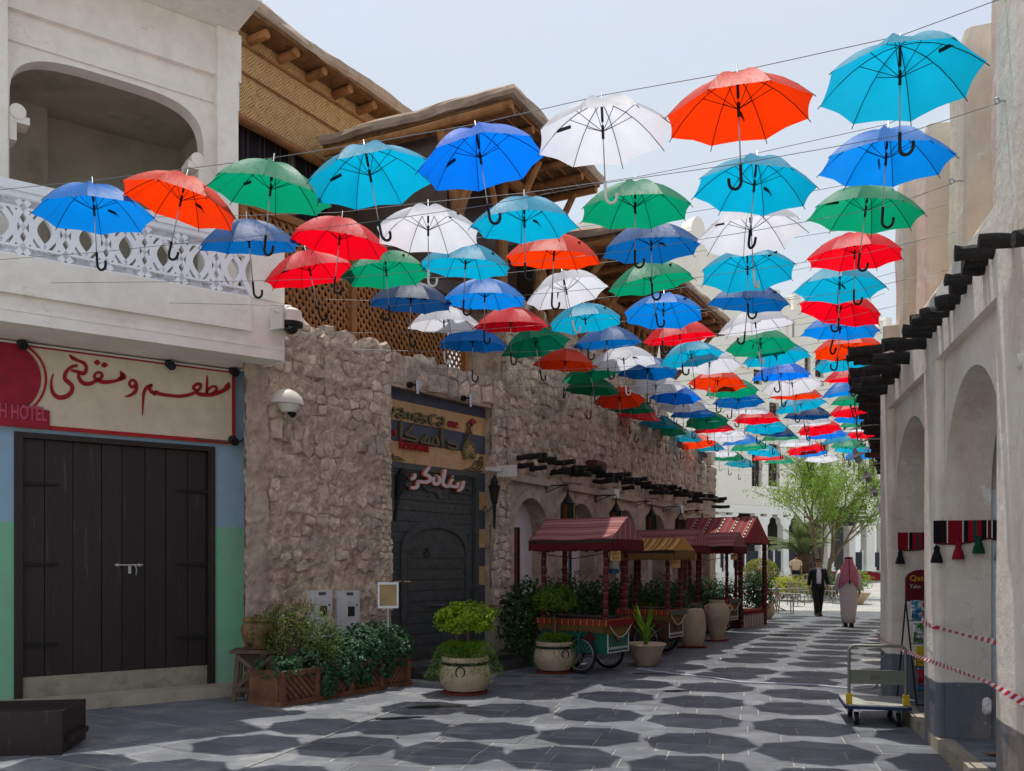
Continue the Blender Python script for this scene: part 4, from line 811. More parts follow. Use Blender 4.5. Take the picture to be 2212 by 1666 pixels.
# platform in front of C, with a step
mb = MB(); mb.bx(-0.3, 13.4, -1.0, 0.2, 0, 0.19); o = struct(mb.build('terrace_kerb', M['step_dark'])); o.location = C.loc; o.rotation_euler = (0, 0, C.rz)
mb = MB(); mb.bx(-0.14, 0.20, 0.05, 0.5, 0.0, 4.72); o_ = mb.build('corner_core', M['mortar_c'], c_)
# floodlights, lanterns
for i, (px, py) in enumerate(((1093, 1017), (1320, 1066), (1462, 1100))):
    u, z = C.uz(px, py, -0.25); t = thing('floodlight', ['pale box floodlight beside the torch lamp on the pier', 'pale box floodlight under the log ends between the second and third arch', 'pale box floodlight near the far end of the log ends'][i], 'floodlight', C.w(u, -0.22, z), C.rz, 'floodlights under the log ends')
    mb = MB(); mb.prism([(-0.16, 0.07), (0.12, 0.10), (0.15, -0.08), (-0.13, -0.11)], lambda a, b, q: (a, q, b), -0.16, 0.06); mb.build('housing', M['plastic_w'], t, fix=True)
    mb = MB(); mb.bx(-0.1, 0.1, -0.165, -0.162, -0.07, 0.06); mb.build('glass', M['cab'], t)
    mb = MB(); mb.bar((-0.18, -0.05, 0.0), (-0.2, 0.24, 0.03), 0.03, 0.06); mb.bar((0.16, -0.05, 0.0), (0.18, 0.24, 0.03), 0.03, 0.06); mb.build('yoke', M['plastic_w'], t)
amber = mat('amber_glass', srgb(120, 66, 26), 0.15, 0.3, 10); teal_g = mat('teal_glass', srgb(24, 40, 30), 0.15, 0.2, 10)
def lantern(px, py, i, lab):
    u, z = C.uz(px, py, -0.45); t = thing('wall_lantern', lab, 'lantern', C.w(u, -0.45, z), C.rz + 0.4, 'pierced metal lanterns along the arches')
    mb = MB(); mb.lathe([(0.13, 0.16), (0.10, 0.20), (0.05, 0.28), (0.02, 0.34), (0.012, 0.42)], 8); mb.build('roof', M['iron'], t)
    mb = MB(); mb.lathe([(0.10, -0.17), (0.135, -0.15), (0.135, -0.13)], 8); mb.lathe([(0.135, 0.14), (0.14, 0.16)], 8); mb.build('base', M['iron'], t)
    for q in range(8):
        a = 2 * pi * (q + 0.5) / 8; mb = MB(); mb.box((0.12 * math.cos(a), 0.12 * math.sin(a), 0.0), (0.006, 0.07, 0.27), a); mb.build('glass_panel', amber if q % 2 else teal_g, t)
        a = 2 * pi * q / 8; mb = MB(); mb.box((0.13 * math.cos(a), 0.13 * math.sin(a), 0.0), (0.018, 0.018, 0.28), a); mb.build('upright', M['iron'], t)
    mb = MB(); q_ = Matrix.Rotation(-0.4, 3, 'Z'); mb.tube([q_ @ Vector((0, 0, 0.42)), q_ @ Vector((0, 0.0, 0.5)), q_ @ Vector((0, 0.45, 0.5))], 0.012, 6); mb.tube([q_ @ Vector((0, 0.45, 0.36)), q_ @ Vector((0, 0.45, 0.56))], 0.016, 6); mb.tube([q_ @ Vector((0, 0.1, 0.5)), q_ @ Vector((0, 0.43, 0.38))], 0.008, 6); mb.build('bracket', M['iron'], t)
for i, (px, py) in enumerate(((1227, 1107), (1331, 1122), (1408, 1130), (1470, 1137), (1517, 1143))):
    lantern(px, py, i, ['black lantern with amber glass nearest, above the first cart roof', 'black lantern behind the ridge of the first cart', 'black lantern above the gap between the first and second cart', 'black lantern above the long cart roof', 'black lantern farthest along the arches'][i])

# ================================================================ upper floor: lattice, mat wall, thatched pavilions
lt_ = thing('lattice_fence', 'brown diamond lattice fence on top of the rubble wall and entrance', 'fence', B.loc, B.rz)
l0, l1 = B.u(516, 0.35), B.u(1008, 0.35); lz0, lz1 = 4.62, 6.20; LVV = 0.35
mb = MB(); mb.bx(l0, l1, LVV - 0.05, LVV + 0.04, lz1 - 0.07, lz1 + 0.03); mb.build('top_rail', M['wood'], lt_)
for u in (l0 + 0.04, B.u(760, LVV), l1 - 0.05):
    mb = MB(); mb.bx(u - 0.05, u + 0.05, LVV - 0.055, LVV + 0.05, lz0, lz1 - 0.075); mb.build('post', M['wood'], lt_)
H_ = lz1 - lz0; sp_ = 0.115
for s_ in (-1, 1):
    k = 0; x = l0 - H_ if s_ > 0 else l0
    while x < l1 + (0 if s_ > 0 else H_):
        a = [x, lz0]; b = [x + s_ * H_ * 0.75, lz1 - 0.07]
        def cl_(p, q):
            if p[0] < l0: t = (l0 - p[0]) / (q[0] - p[0]); return [l0, p[1] + (q[1] - p[1]) * t]
            if p[0] > l1: t = (l1 - p[0]) / (q[0] - p[0]); return [l1, p[1] + (q[1] - p[1]) * t]
            return p
        if max(a[0], b[0]) > l0 + 0.02 and min(a[0], b[0]) < l1 - 0.02:
            a2, b2 = cl_(a, b), cl_(b, a)
            mb = MB(); mb.bar((a2[0], LVV + s_ * 0.008, a2[1]), (b2[0], LVV + s_ * 0.008, b2[1]), 0.016, 0.034, up=(0, 1, 0)) if False else mb.bar((a2[0], LVV + s_ * 0.009, a2[1]), (b2[0], LVV + s_ * 0.009, b2[1]), 0.034, 0.016, up=(0, 1, 0))
            mb.build('slat', M['wood'], lt_)
        x += sp_
# woven mat building
def weave(name):
    k = NT(name); b = k.b; b.inputs['Roughness'].default_value = 0.8
    tcn = k.new('ShaderNodeTexCoord'); mpn = k.new('ShaderNodeMapping'); mpn.inputs['Rotation'].default_value = (0, rad(45), 0); k.l(tcn.outputs['Object'], mpn.inputs['Vector'])
    ch = k.new('ShaderNodeTexChecker', Scale=7.0); k.l(mpn.outputs['Vector'], ch.inputs['Vector'])
    wv = []
    for dr in ('X', 'Z'):
        q = k.new('ShaderNodeTexWave', Scale=8.0, Distortion=1.2, Detail=2.0); q.bands_direction = dr; k.l(mpn.outputs['Vector'], q.inputs['Vector']); wv.append(q)
    mf = k.new('ShaderNodeMixRGB'); k.l(ch.outputs['Fac'], mf.inputs['Fac']); k.l(wv[0].outputs['Color'], mf.inputs['Color1']); k.l(wv[1].outputs['Color'], mf.inputs['Color2'])
    n = k.new('ShaderNodeTexNoise', Scale=9.0, Detail=6.0); k.l(tcn.outputs['Object'], n.inputs['Vector'])
    ad = k.new('ShaderNodeMath', operation='MULTIPLY_ADD'); ad.inputs[1].default_value = 0.55; sb_ = k.new('ShaderNodeMath', operation='MULTIPLY'); sb_.inputs[1].default_value = 0.6; k.l(n.outputs['Fac'], sb_.inputs[0]); k.l(mf.outputs['Color'], ad.inputs[0]); k.l(sb_.outputs[0], ad.inputs[2])
    rp_ = k.new('ShaderNodeValToRGB'); e = rp_.color_ramp.elements; e[0].position = 0.12; e[1].position = 0.85; e[0].color = col4(srgb(128, 88, 50)); e[1].color = col4(srgb(228, 184, 124)); k.l(ad.outputs[0], rp_.inputs['Fac']); k.l(rp_.outputs['Color'], b.inputs['Base Color'])
    bm_ = k.new('ShaderNodeBump'); bm_.inputs['Strength'].default_value = 0.7; bm_.inputs['Distance'].default_value = 0.015; k.l(mf.outputs['Color'], bm_.inputs['Height']); k.l(bm_.outputs['Normal'], b.inputs['Normal'])
    return k.m
M['mat'] = weave('woven_palm_mat')
M['thatch'] = mat('thatch_underside', srgb(128, 94, 60), 0.9, 0.4, 6.0, 0.9, 30, c2=srgb(84, 58, 36), c2s=8)
M['curtain_dark'] = stripes('dark_striped_curtain', 'X', 3.0, [(0, srgb(44, 38, 42)), (0.5, srgb(70, 60, 64)), (0.58, srgb(40, 34, 38)), (0.8, srgb(92, 84, 86)), (0.84, srgb(44, 38, 42))])
MW = Wall(-3.83, 13.77, rad(30.5))
m_ = thing('mat_walled_house', 'upper storey walled with woven palm mats under a mud roof on log rafters', 'building', MW.loc, MW.rz); MU = MW.u(490)
mz0, mz1 = 8.13, 9.455; mL = 5.2
mb = MB(); mb.bx(MU, mL, 0, 0.06, mz0, mz1); mb.build('mat_panel', M['mat'], m_)
mb = MB(); mb.tube([(MU, -0.03, (mz0 + mz1) / 2 + 0.05), (mL, -0.03, (mz0 + mz1) / 2 - 0.02)], 0.016, 6); mb.tube([(MU, -0.03, mz1 - 0.2), (mL, -0.03, mz1 - 0.2)], 0.022, 6); mb.build('batten', M['pole'], m_)
mb = MB(); mb.tube([(MU, -0.08, mz0 - 0.02), (1.6, -0.08, mz0 - 0.05), (mL, -0.08, mz0 - 0.03)], 0.07, 10, jit=0.06); mb.build('lintel_pole', M['pole'], m_)
mb = MB(); mb.bx(MU, mL, 0.10, 0.14, 5.0, mz0); mb.build('dark_curtain', M['curtain_dark'], m_)
for u in (0.8, 1.8, 2.8, 3.8): mb = MB(); mb.bx(u - 0.03, u + 0.03, 0.02, 0.09, 5.0, mz0); mb.build('mullion', M['stand'], m_)
mb = MB(); mb.bx(-0.9, mL, -0.44, 3.0, 9.46, 9.50); mb.build('thatch_soffit', M['thatch'], m_)
def mud_slab(name, parent, x0, x1, y0, y1, z0, z1, seed):
    mb = MB(); nx, ny = max(3, int((x1 - x0) / 0.18)), max(3, int((y1 - y0) / 0.18)); rim = []
    for i in range(nx): rim.append((x0 + (x1 - x0) * i / nx, y0))
    for j in range(ny): rim.append((x1, y0 + (y1 - y0) * j / ny))
    for i in range(nx): rim.append((x1 - (x1 - x0) * i / nx, y1))
    for j in range(ny): rim.append((x0, y1 - (y1 - y0) * j / ny))
    n = len(rim); vs = []
    for lv, (zz, ins) in enumerate(((z0, 0.03), (z0 + 0.05, 0.0), (z1 - 0.05, 0.0), (z1, 0.06))):
        for x, y in rim:
            w1 = fbm((x * 1.3 + seed, y * 1.3, lv * 0.4), 4) * 0.05; cx_, cy_ = (x0 + x1) / 2, (y0 + y1) / 2
            dx = math.copysign(1, x - cx_) if (x in (x0, x1)) else 0; dy = math.copysign(1, y - cy_) if (y in (y0, y1)) else 0
            vs.append((x + dx * (w1 - ins), y + dy * (w1 - ins), zz + fbm((x * 0.9 + seed, y * 0.9, 7), 3) * 0.05))
    fs = [tuple(reversed(range(n))), tuple(range(3 * n, 4 * n))]
    for l_ in range(3):
        for i in range(n): fs.append((l_ * n + i, l_ * n + (i + 1) % n, (l_ + 1) * n + (i + 1) % n, (l_ + 1) * n + i))
    mb.add(vs, fs); return mb.build(name, M['mud'], parent)
mud_slab('mud_roof', m_, -0.9, mL, -0.48, 3.0, 9.505, 9.70, 3.0)
for i in range(9):
    u = -0.75 + i * 0.62; mb = MB(); mb.tube([(u, -0.36, 9.385 + random.uniform(-0.01, 0.02)), (u, 0.3, 9.37)], [0.07, 0.075], 10, jit=0.05); mb.build('rafter', M['pole'], m_)
def pavilion(name, lab, x0, x1, y0, y1, z, seed, raf, base):
    """local frame of wall C: x along the street, y away from it"""
    t = thing(name, lab, 'pavilion', C.loc, C.rz)
    mud_slab('mud_roof', t, x0, x1, y0, y1, z - 0.17, z, seed)
    mb = MB(); mb.bx(x0 + 0.08, x1 - 0.08, y0 + 0.08, y1 - 0.05, z - 0.225, z - 0.185); mb.build('thatch_soffit', M['thatch'], t)
    mb = MB(); mb.tube([(x0 + 0.06, y0 + 0.06, z - 0.30), (x0 + 0.06, (y0 + y1) / 2, z - 0.33), (x0 + 0.06, y1 - 0.1, z - 0.31)], 0.065, 10, jit=0.05); mb.build('edge_pole', M['pole'], t)
    k = int((x1 - x0) / raf)
    for i in range(k):
        u = x0 + 0.25 + (x1 - x0 - 0.4) * i / max(1, k - 1); mb = MB(); mb.tube([(u, y0 + 0.12, z - 0.30 + random.uniform(-0.02, 0.02)), (u + 0.05, y1 - 0.2, z - 0.31)], [0.06, 0.065], 9, jit=0.06); mb.build('rafter', M['pole'], t)
    nb = int((y1 - y0) / 0.25)
    for i in range(nb): mb = MB(); y = y0 + 0.15 + (y1 - y0 - 0.3) * i / nb; mb.tube([(x0 + 0.1, y, z - 0.235), (x1 - 0.1, y + random.uniform(-0.05, 0.05), z - 0.235)], 0.016, 5); mb.build('purlin', M['pole'], t)
    mb = MB(); mb.tube([(x0 + 0.1, -0.05 + base, z - 0.46), (x1 - 0.05, -0.05 + base, z - 0.46)], 0.11, 12, jit=0.05); mb.build('wall_plate', M['pole'], t)
    n = max(2, int((x1 - x0) / 1.5))
    for i in range(n + 1):
        u = x0 + 0.35 + (x1 - x0 - 0.7) * i / n; mb = MB(); mb.tube([(u, base, 5.9), (u + 0.03, base - 0.02, z - 0.5)], [0.11, 0.10], 10, jit=0.07); mb.build('post', M['pole'], t)
        for s_ in (-1, 1):
            mb = MB(); mb.tube([(u, base - 0.03, z - 1.6), (u + s_ * 0.55, base - 0.05, z - 0.55)], [0.07, 0.06], 8, jit=0.07); mb.build('brace', M['pole'], t)
        mb = MB(); mb.tube([(u, base - 0.05, z - 1.5), (u, y0 + 0.45, z - 0.36)], [0.07, 0.06], 8, jit=0.07); mb.build('brace', M['pole'], t)
    mb = MB(); mb.bx(x0 + 0.3, x1 - 0.2, base + 0.5, base + 0.55, 5.9, z - 0.3); mb.bx(x0 + 0.25, x0 + 0.30, base + 0.1, y1, 5.9, z - 0.3); mb.build('dark_interior_panel', mat(name + '_dark_interior', srgb(74, 58, 50), 0.35, 0.3, 3.0, spec=0.5), t)  # dark brown panel stands in for the shaded pavilion interior
    return t
c0 = C.w(0, 0, 0)
def loc_c(p): q = Vector((p[0], p[1], 0)) - C.o; return q.dot(C.d), q.dot(C.n)
q0 = loc_c((0.026, 13.0)); q1 = loc_c((1.02, 14.1)); q2 = loc_c((5.2, 23.0))
p1 = pavilion('thatched_pavilion', 'nearer roof terrace pavilion with mud roof edge and log rafters', q0[0], q0[0] + 3.55, q0[1], q0[1] + 3.5, 8.44, 11.0, 0.55, -0.15)
p2 = pavilion('thatched_pavilion', 'longer, farther roof terrace pavilion with braced timber posts', q0[0] + 3.62, q2[0], q1[1], q1[1] + 3.4, 7.62, 17.0, 0.6, -0.05)
mb = MB(); mb.tube([(q0[0] + 0.75, q0[1] + 0.35, 8.0), (q0[0] + 0.75, q0[1] + 3.2, 8.0)], 0.15, 14, jit=0.05); mb.build('main_beam', M['pole'], p1)
sheetm = mat('plastic_sheet', srgb(196, 204, 212), 0.25, 0.15, 4, trans=0.3)
for i in range(5):
    mb = MB(); u = 2.2 + i * 1.75; n = 10
    for k in range(n):
        x = u + k * 0.14; y = 0.30 + 0.03 * math.sin(k * 1.9); y2 = 0.30 + 0.03 * math.sin((k + 1) * 1.9)
        mb.add([(x, y, 6.1), (x + 0.14, y2, 6.1), (x + 0.14, y2, 7.2), (x, y, 7.2), (x, y + 0.004, 6.1), (x + 0.14, y2 + 0.004, 6.1), (x + 0.14, y2 + 0.004, 7.2), (x, y + 0.004, 7.2)], [(0, 1, 2, 3), (5, 4, 7, 6), (0, 3, 7, 4), (1, 5, 6, 2)])
    mb.build('plastic_curtain', sheetm, p2)
# ================================================================ R: arcaded building on the right (v > 0 is the street side)
R = Wall(1.617, -0.397, STREET)
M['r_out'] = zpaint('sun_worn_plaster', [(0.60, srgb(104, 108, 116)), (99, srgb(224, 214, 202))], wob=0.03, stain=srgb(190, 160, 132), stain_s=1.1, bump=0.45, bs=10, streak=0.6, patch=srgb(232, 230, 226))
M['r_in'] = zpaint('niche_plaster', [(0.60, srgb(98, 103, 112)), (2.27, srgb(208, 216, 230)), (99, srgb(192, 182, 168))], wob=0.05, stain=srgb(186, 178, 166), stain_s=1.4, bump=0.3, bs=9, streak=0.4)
M['r_up'] = zpaint('upper_plaster', [(99, srgb(220, 206, 188))], stain=srgb(186, 148, 118), stain_s=0.9, bump=0.45, bs=9, streak=0.7, patch=srgb(226, 222, 214))
def soft_box(mb, u0, u1, v0, v1, z0, z1, r=0.05, amp=0.014, seed=0.0, step=0.16, top=0.0):
    """hand-plastered block: rounded arrises and an uneven face"""
    ring = []
    def edge(a, b):
        n = max(1, int(math.dist(a, b) / step)); return [(a[0] + (b[0] - a[0]) * i / n, a[1] + (b[1] - a[1]) * i / n) for i in range(1, n)]
    cs = [(u0 + r, v0 + r, pi), (u1 - r, v0 + r, 1.5 * pi), (u1 - r, v1 - r, 0), (u0 + r, v1 - r, 0.5 * pi)]
    for k, (a, b, st) in enumerate(cs):
        arc = [(a + r * math.cos(st + pi / 2 * i / 4), b + r * math.sin(st + pi / 2 * i / 4)) for i in range(5)]
        if ring: ring += edge(ring[-1], arc[0])
        ring += arc
    ring += edge(ring[-1], ring[0]); n = len(ring); cu, cv = (u0 + u1) / 2, (v0 + v1) / 2; nz = max(2, int((z1 - z0) / step)); vs = []
    for j in range(nz + 1):
        z = z0 + (z1 - z0) * j / nz
        for (a, b) in ring:
            h = fbm((a * 1.7 + seed, b * 1.7, z * 1.5), 4) * amp; L_ = math.hypot(a - cu, b - cv); ins = 0.03 if (j == nz and top) else 0
            vs.append((a + (a - cu) / L_ * (h - ins), b + (b - cv) / L_ * (h - ins), z + (fbm((a * 2, b * 2, 9), 2) * 0.03 if j == nz and top else 0)))
    fs = [tuple(reversed(range(n))), tuple(range(nz * n, nz * n + n))]
    for j in range(nz):
        for i in range(n): fs.append((j * n + i, j * n + (i + 1) % n, (j + 1) * n + (i + 1) % n, (j + 1) * n + i))
    return mb.add(vs, fs)
r_ = thing('arcade_building', 'weathered plaster arcade building with black log ends and tall pilasters on the right', 'building', R.loc, R.rz)
P1, P2, P3 = (3.0, 6.80), (8.65, 9.19), (11.26, 11.90)
for i, (a, b) in enumerate((P1, P2, P3)):
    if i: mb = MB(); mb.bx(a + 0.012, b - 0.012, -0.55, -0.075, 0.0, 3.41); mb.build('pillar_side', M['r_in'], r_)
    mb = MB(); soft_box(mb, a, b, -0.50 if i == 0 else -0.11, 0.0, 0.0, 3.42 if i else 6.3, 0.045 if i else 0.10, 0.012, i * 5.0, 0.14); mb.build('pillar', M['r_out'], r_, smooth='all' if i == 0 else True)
for i, (a, b) in enumerate(((P1[1], P2[0]), (P2[1], P3[0]))):
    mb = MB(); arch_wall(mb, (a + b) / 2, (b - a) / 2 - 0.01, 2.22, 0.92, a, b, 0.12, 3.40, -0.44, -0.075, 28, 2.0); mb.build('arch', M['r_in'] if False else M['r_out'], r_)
mb = MB(); soft_box(mb, 6.7, 11.90, -0.50, 0.0, 3.40, 4.02, 0.05, 0.02, 31.0, 0.15, top=1); mb.build('beam', M['r_out'], r_, smooth=True)
mb = MB()
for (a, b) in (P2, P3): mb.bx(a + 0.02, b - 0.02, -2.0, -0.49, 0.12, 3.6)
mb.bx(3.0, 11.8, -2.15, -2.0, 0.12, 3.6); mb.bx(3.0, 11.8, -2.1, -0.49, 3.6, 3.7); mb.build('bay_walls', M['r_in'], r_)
mb = MB(); mb.add([(6.75, -0.02, 4.0), (12.1, -0.02, 4.0), (12.1, -0.24, 4.34), (6.75, -0.24, 4.34), (6.75, -0.6, 4.0), (12.1, -0.6, 4.0), (12.1, -0.6, 4.34), (6.75, -0.6, 4.34)], [(0, 1, 2, 3), (3, 2, 6, 7), (1, 5, 6, 2), (0, 3, 7, 4)]); mb.build('ledge', M['r_up'], r_)
mb = MB(); soft_box(mb, 6.6, 12.0, -1.2, -0.50, 4.0, 5.95, 0.05, 0.02, 12.0, 0.2, top=1); mb.build('upper_wall', M['r_up'], r_, smooth=True)
for i, b in enumerate((7.75, 9.19, 10.84, 12.15)):
    mb = MB(); soft_box(mb, b - 0.62, b, -0.72, -0.21, 4.25, 6.15 + 0.08 * (i % 2), 0.06, 0.018, i * 3.3, 0.15, top=1); mb.build('pilaster', M['r_up'], r_, smooth=True)
    mb = MB(); soft_box(mb, b, b + 0.16, -0.68, -0.33, 4.2, 5.15, 0.04, 0.012, i * 7.3, 0.15, top=1); mb.build('pilaster_shoulder', M['r_up'], r_, smooth=True)
# kerb and arcade floor
fl = MB(); fl.bx(2.0, 11.95, -2.1, 0.0, -0.02, 0.115); fl = struct(fl.build('arcade_floor', M['concrete'])); fl.location = R.loc; fl.rotation_euler = (0, 0, R.rz)
mb_s = {}
for iu in range(10):
    for iv in range(3):
        l_ = 0.55; u = 5.6 + iu * 0.62 + (0.3 if iv % 2 else 0); v = -0.13 - 0.2 - iv * 0.42
        if u > 11.2: continue
        if 'm' not in mb_s: mb_s['m'] = slab_mesh('floor_slab', 0.60, 0.40, M['slate'])[0]
        o = link('floor_slab', mb_s['m'], fl); o.location = (u, v, 0.122 + random.uniform(-0.001, 0.002))
# log ends
random.seed(5)
lr = [log_mesh(0.62, 0.085, s_) for s_ in range(21, 27)]
def add_log(parent, u, v, z, sc_, rz=0.0, th=1.0):
    o = link('log_end', random.choice(lr), parent); o.location = (u, v, z); o.rotation_euler = (random.uniform(-0.04, 0.04), random.uniform(0, 6), pi + rz); o.scale = (th, sc_, th); return o
for tx_, bx_, by_, th in ((2189, 2262, 507, 0.62), (2114, 2189, 520, 0.55), (2063, 2146, 543, 0.62), (2079, 2133, 563, 0.45), (2078, 2126, 581, 0.55), (2041, 2098, 603, 0.52), (2052, 2087, 623, 0.55), (2021, 2073, 646, 0.52), (2024, 2062, 661, 0.45), (1987, 2050, 675, 0.55), (1967, 2033, 692, 0.65), (1950, 2022, 707, 0.5), (1950, 2012, 719, 0.55), (1906, 1999, 743, 0.7), (1886, 1964, 772, 0.75), (1866, 1945, 795, 0.62), (1904, 1942, 808, 0.55), (1861, 1932, 821, 0.62), (1839, 1916, 840, 0.78)):
    u, z = R.uz(bx_, by_, 0.0); k = (tx_ - CX) / F_; q = R.o + R.d * u; L_ = (k * q.y - q.x) / (R.n.x - k * R.n.y)
    add_log(r_, u, -0.08, z, (L_ + 0.08) / 0.62, random.uniform(-0.05, 0.05), th)
# second wing, turning away to the right
p_ = R.w(11.88, -0.03, 0); R2 = Wall(p_.x, p_.y, rad(23.0))
w2 = thing('arcade_wing', 'far plaster wing continuing the arcade, bristling with black log ends', 'building', R2.loc, R2.rz)
mb = MB(); soft_box(mb, 0.02, 24, -3.0, 0.0, 0, 4.5, 0.05, 0.0, 1.0, 0.6); soft_box(mb, 0.3, 24, -3.0, -0.25, 4.5, 6.0, 0.05, 0.0, 2.0, 0.6); mb.build('wall', M['r_up'], w2)
u = 0.25
while u < 15:
    for k in range(2): add_log(w2, u + random.uniform(0, 0.12), -0.04, 4.30 - 0.17 * k + random.uniform(-0.05, 0.05), random.uniform(0.5, 0.9), random.uniform(-0.1, 0.1), random.uniform(0.6, 0.85))
    u += random.uniform(0.42, 0.62)
for px, py in ((1862, 818), (1868, 985)):
    u, z = R2.uz(px, py, 0.5); mb = MB(); mb.prism([(-0.05, -0.03), (0.4, -0.04), (0.42, 0.04), (0.35, 0.06), (-0.05, 0.06)], lambda a, b, t: (u + t, 0.45 - a, z + b), -0.06, 0.06); mb.build('wooden_spout', mat('spout_r_%d' % py, srgb(92, 50, 42), 0.8, 0.2, 8), w2, fix=True)
# gooseneck lamps
M['lampmetal'] = mat('grey_lamp_metal', srgb(158, 152, 148), 0.5, 0.12, 10, metal=0.4); M['lampglass'] = mat('ribbed_glass', srgb(176, 172, 166), 0.2, 0.1, 40, trans=0.2)
for i, (px, py, Zl) in enumerate(((1851, 985, 14.5), (1874, 1030, 18.3), (1889, 1063, 21.5), (1901, 1098, 27.0))):
    lp = P(px, py, Zl); v = (R2.o.x + R2.d.x * (Zl - R2.o.y) / R2.d.y - lp.x) / 0.74; t = thing('gooseneck_lamp', 'grey gooseneck wall lamp with glass, ' + ['nearest and largest of the four', 'second nearest of the four', 'third of the four', 'farthest and smallest of the four'][i] + ' on the right', 'wall lamp', lp, rad(90), 'gooseneck lamps on the right wing'); t.scale = (0.74, 0.74, 0.74)
    tl = Matrix.Rotation(rad(-22), 3, 'Y' if False else 'X')
    def rot(p): return tl @ Vector(p)
    mb = MB(); mb.lathe([(0.035, 0.16), (0.05, 0.10), (0.07, 0.06), (0.215, 0.0), (0.22, -0.012), (0.06, 0.035)], 20); mb.v = [tuple(rot(v_)) for v_ in mb.v]; mb.build('shade', M['lampmetal'], t, smooth=True)
    mb = MB(); mb.lathe([(0.068, 0.02), (0.075, -0.06), (0.07, -0.13), (0.045, -0.155), (0.0001, -0.16)], 14); mb.v = [tuple(rot(v_)) for v_ in mb.v]; mb.build('glass', M['lampglass'], t, smooth=True)
    mb = MB(); q = rot((0, 0, 0.15)); mb.tube([q, (0, -0.12 + q.y * 0.2, 0.30), (0, -0.28, 0.36), (0, -v + 0.12, 0.36), (0, -v - 0.02, 0.34)], 0.018, 8); mb.build('arm', M['lampmetal'], t, smooth=True)
# eye bolts and a round plate on the pillar
mb = MB(); u, z = R.uz(2202, 782, 0.0) if False else R.uz(2206, 779, 0.0); mb.tube([(u, -0.01, z), (u, 0.03, z)], 0.045, 14); mb.build('round_cover_plate', M['plastic_w'], r_)

# ---------------------------------------------------------------- umbrellas
ROWS = [
 [(204, 467, 'b'), (388, 446, 'o'), (583, 424, 'g'), (802, 393, 'c'), (1040, 355, 'r'), (1303, 300, 'w'), (1596, 253, 'o'), (1944, 184, 'c')],
 [(539, 536, 'd'), (732, 530, 's'), (925, 510, 'w'), (1133, 492, 'c'), (1372, 461, 'g'), (1628, 415, 'c'), (1913, 358, 'b')],
 [(672, 597, 's'), (835, 597, 'g'), (1005, 582, 'c'), (1196, 564, 'o'), (1407, 542, 'd'), (1623, 510, 'w'), (1868, 469, 'g')],
 [(887, 660, 'n'), (1047, 653, 'b'), (1225, 637, 'w'), (1408, 617, 'g'), (1615, 594, 'c'), (1846, 560, 's')],
 [(959, 707, 'w'), (1103, 708, 's'), (1265, 701, 'c'), (1433, 683, 'b'), (1615, 659, 'd'), (1814, 627, 'c')],
 [(1021, 750, 'b'), (1158, 751, 'g'), (1311, 746, 'd'), (1469, 734, 's'), (1633, 709, 'w'), (1813, 678, 's')],
 [(1221, 792, 'o'), (1348, 787, 'w'), (1494, 776, 'c'), (1644, 753, 'g'), (1814, 721, 'b')],
 [(1277, 815, 'g'), (1399, 808, 'd'), (1533, 793, 'w'), (1678, 778, 'c'), (1833, 762, 'o')],
 [(1279, 847, 'f'), (1417, 842, 'w'), (1550, 832, 'o'), (1687, 816, 'r'), (1832, 789, 'c')],
 [(1339, 867, 'o'), (1459, 862, 'r'), (1581, 849, 'g'), (1712, 837, 'w'), (1846, 821, 's')],
 [(1363, 887, 'f'), (1476, 880, 'w'), (1596, 871, 'd'), (1720, 859, 'o'), (1835, 849, 'b')],
 [(1377, 905, 's'), (1495, 900, 'b'), (1611, 891, 'w'), (1731, 881, 'c'), (1850, 870, 'g')],
 [(1422, 922, 't'), (1527, 915, 'g'), (1635, 910, 's'), (1744, 902, 'n'), (1848, 892, 's')],
 [(1439, 935, 'f'), (1543, 932, 's'), (1653, 927, 'c'), (1748, 917, 'w'), (1852, 906, 'b')],
 [(1474, 950, 't'), (1572, 944, 'w'), (1673, 939, 'n'), (1771, 931, 's'), (1861, 920, 'g')],
 [(1507, 962, 'o'), (1600, 959, 'b'), (1684, 951, 'g'), (1785, 944, 'r'), (1868, 929, 'w')],
 [(1527, 972, 't'), (1619, 970, 'g'), (1722, 961, 'w'), (1818, 955, 'c'), (1877, 942, 's')],
 [(1555, 982, 'w'), (1649, 980, 'c'), (1741, 974, 's'), (1834, 967, 'g')],
 [(1573, 992, 'f'), (1661, 993, 's'), (1750, 981, 'b'), (1839, 975, 'c')],
 [(1598, 1005, 't'), (1682, 1000, 'g'), (1774, 994, 'w'), (1863, 986, 'b')]]
UC = {'b': ((0.006, 0.20, 0.66), 'bright blue'), 'r': ((0.035, 0.19, 0.76), 'royal blue'), 'd': ((0.004, 0.10, 0.34), 'deep blue'), 'n': ((0.008, 0.045, 0.15), 'navy'), 'c': ((0.005, 0.34, 0.55), 'cyan'), 't': ((0.004, 0.20, 0.30), 'teal'),
      'g': ((0.005, 0.26, 0.13), 'green'), 'f': ((0.006, 0.13, 0.06), 'dark green'), 'o': ((0.75, 0.042, 0.010), 'orange-red'), 's': ((0.72, 0.012, 0.022), 'scarlet'), 'w': ((0.62, 0.63, 0.69), 'white')}
UM = {}
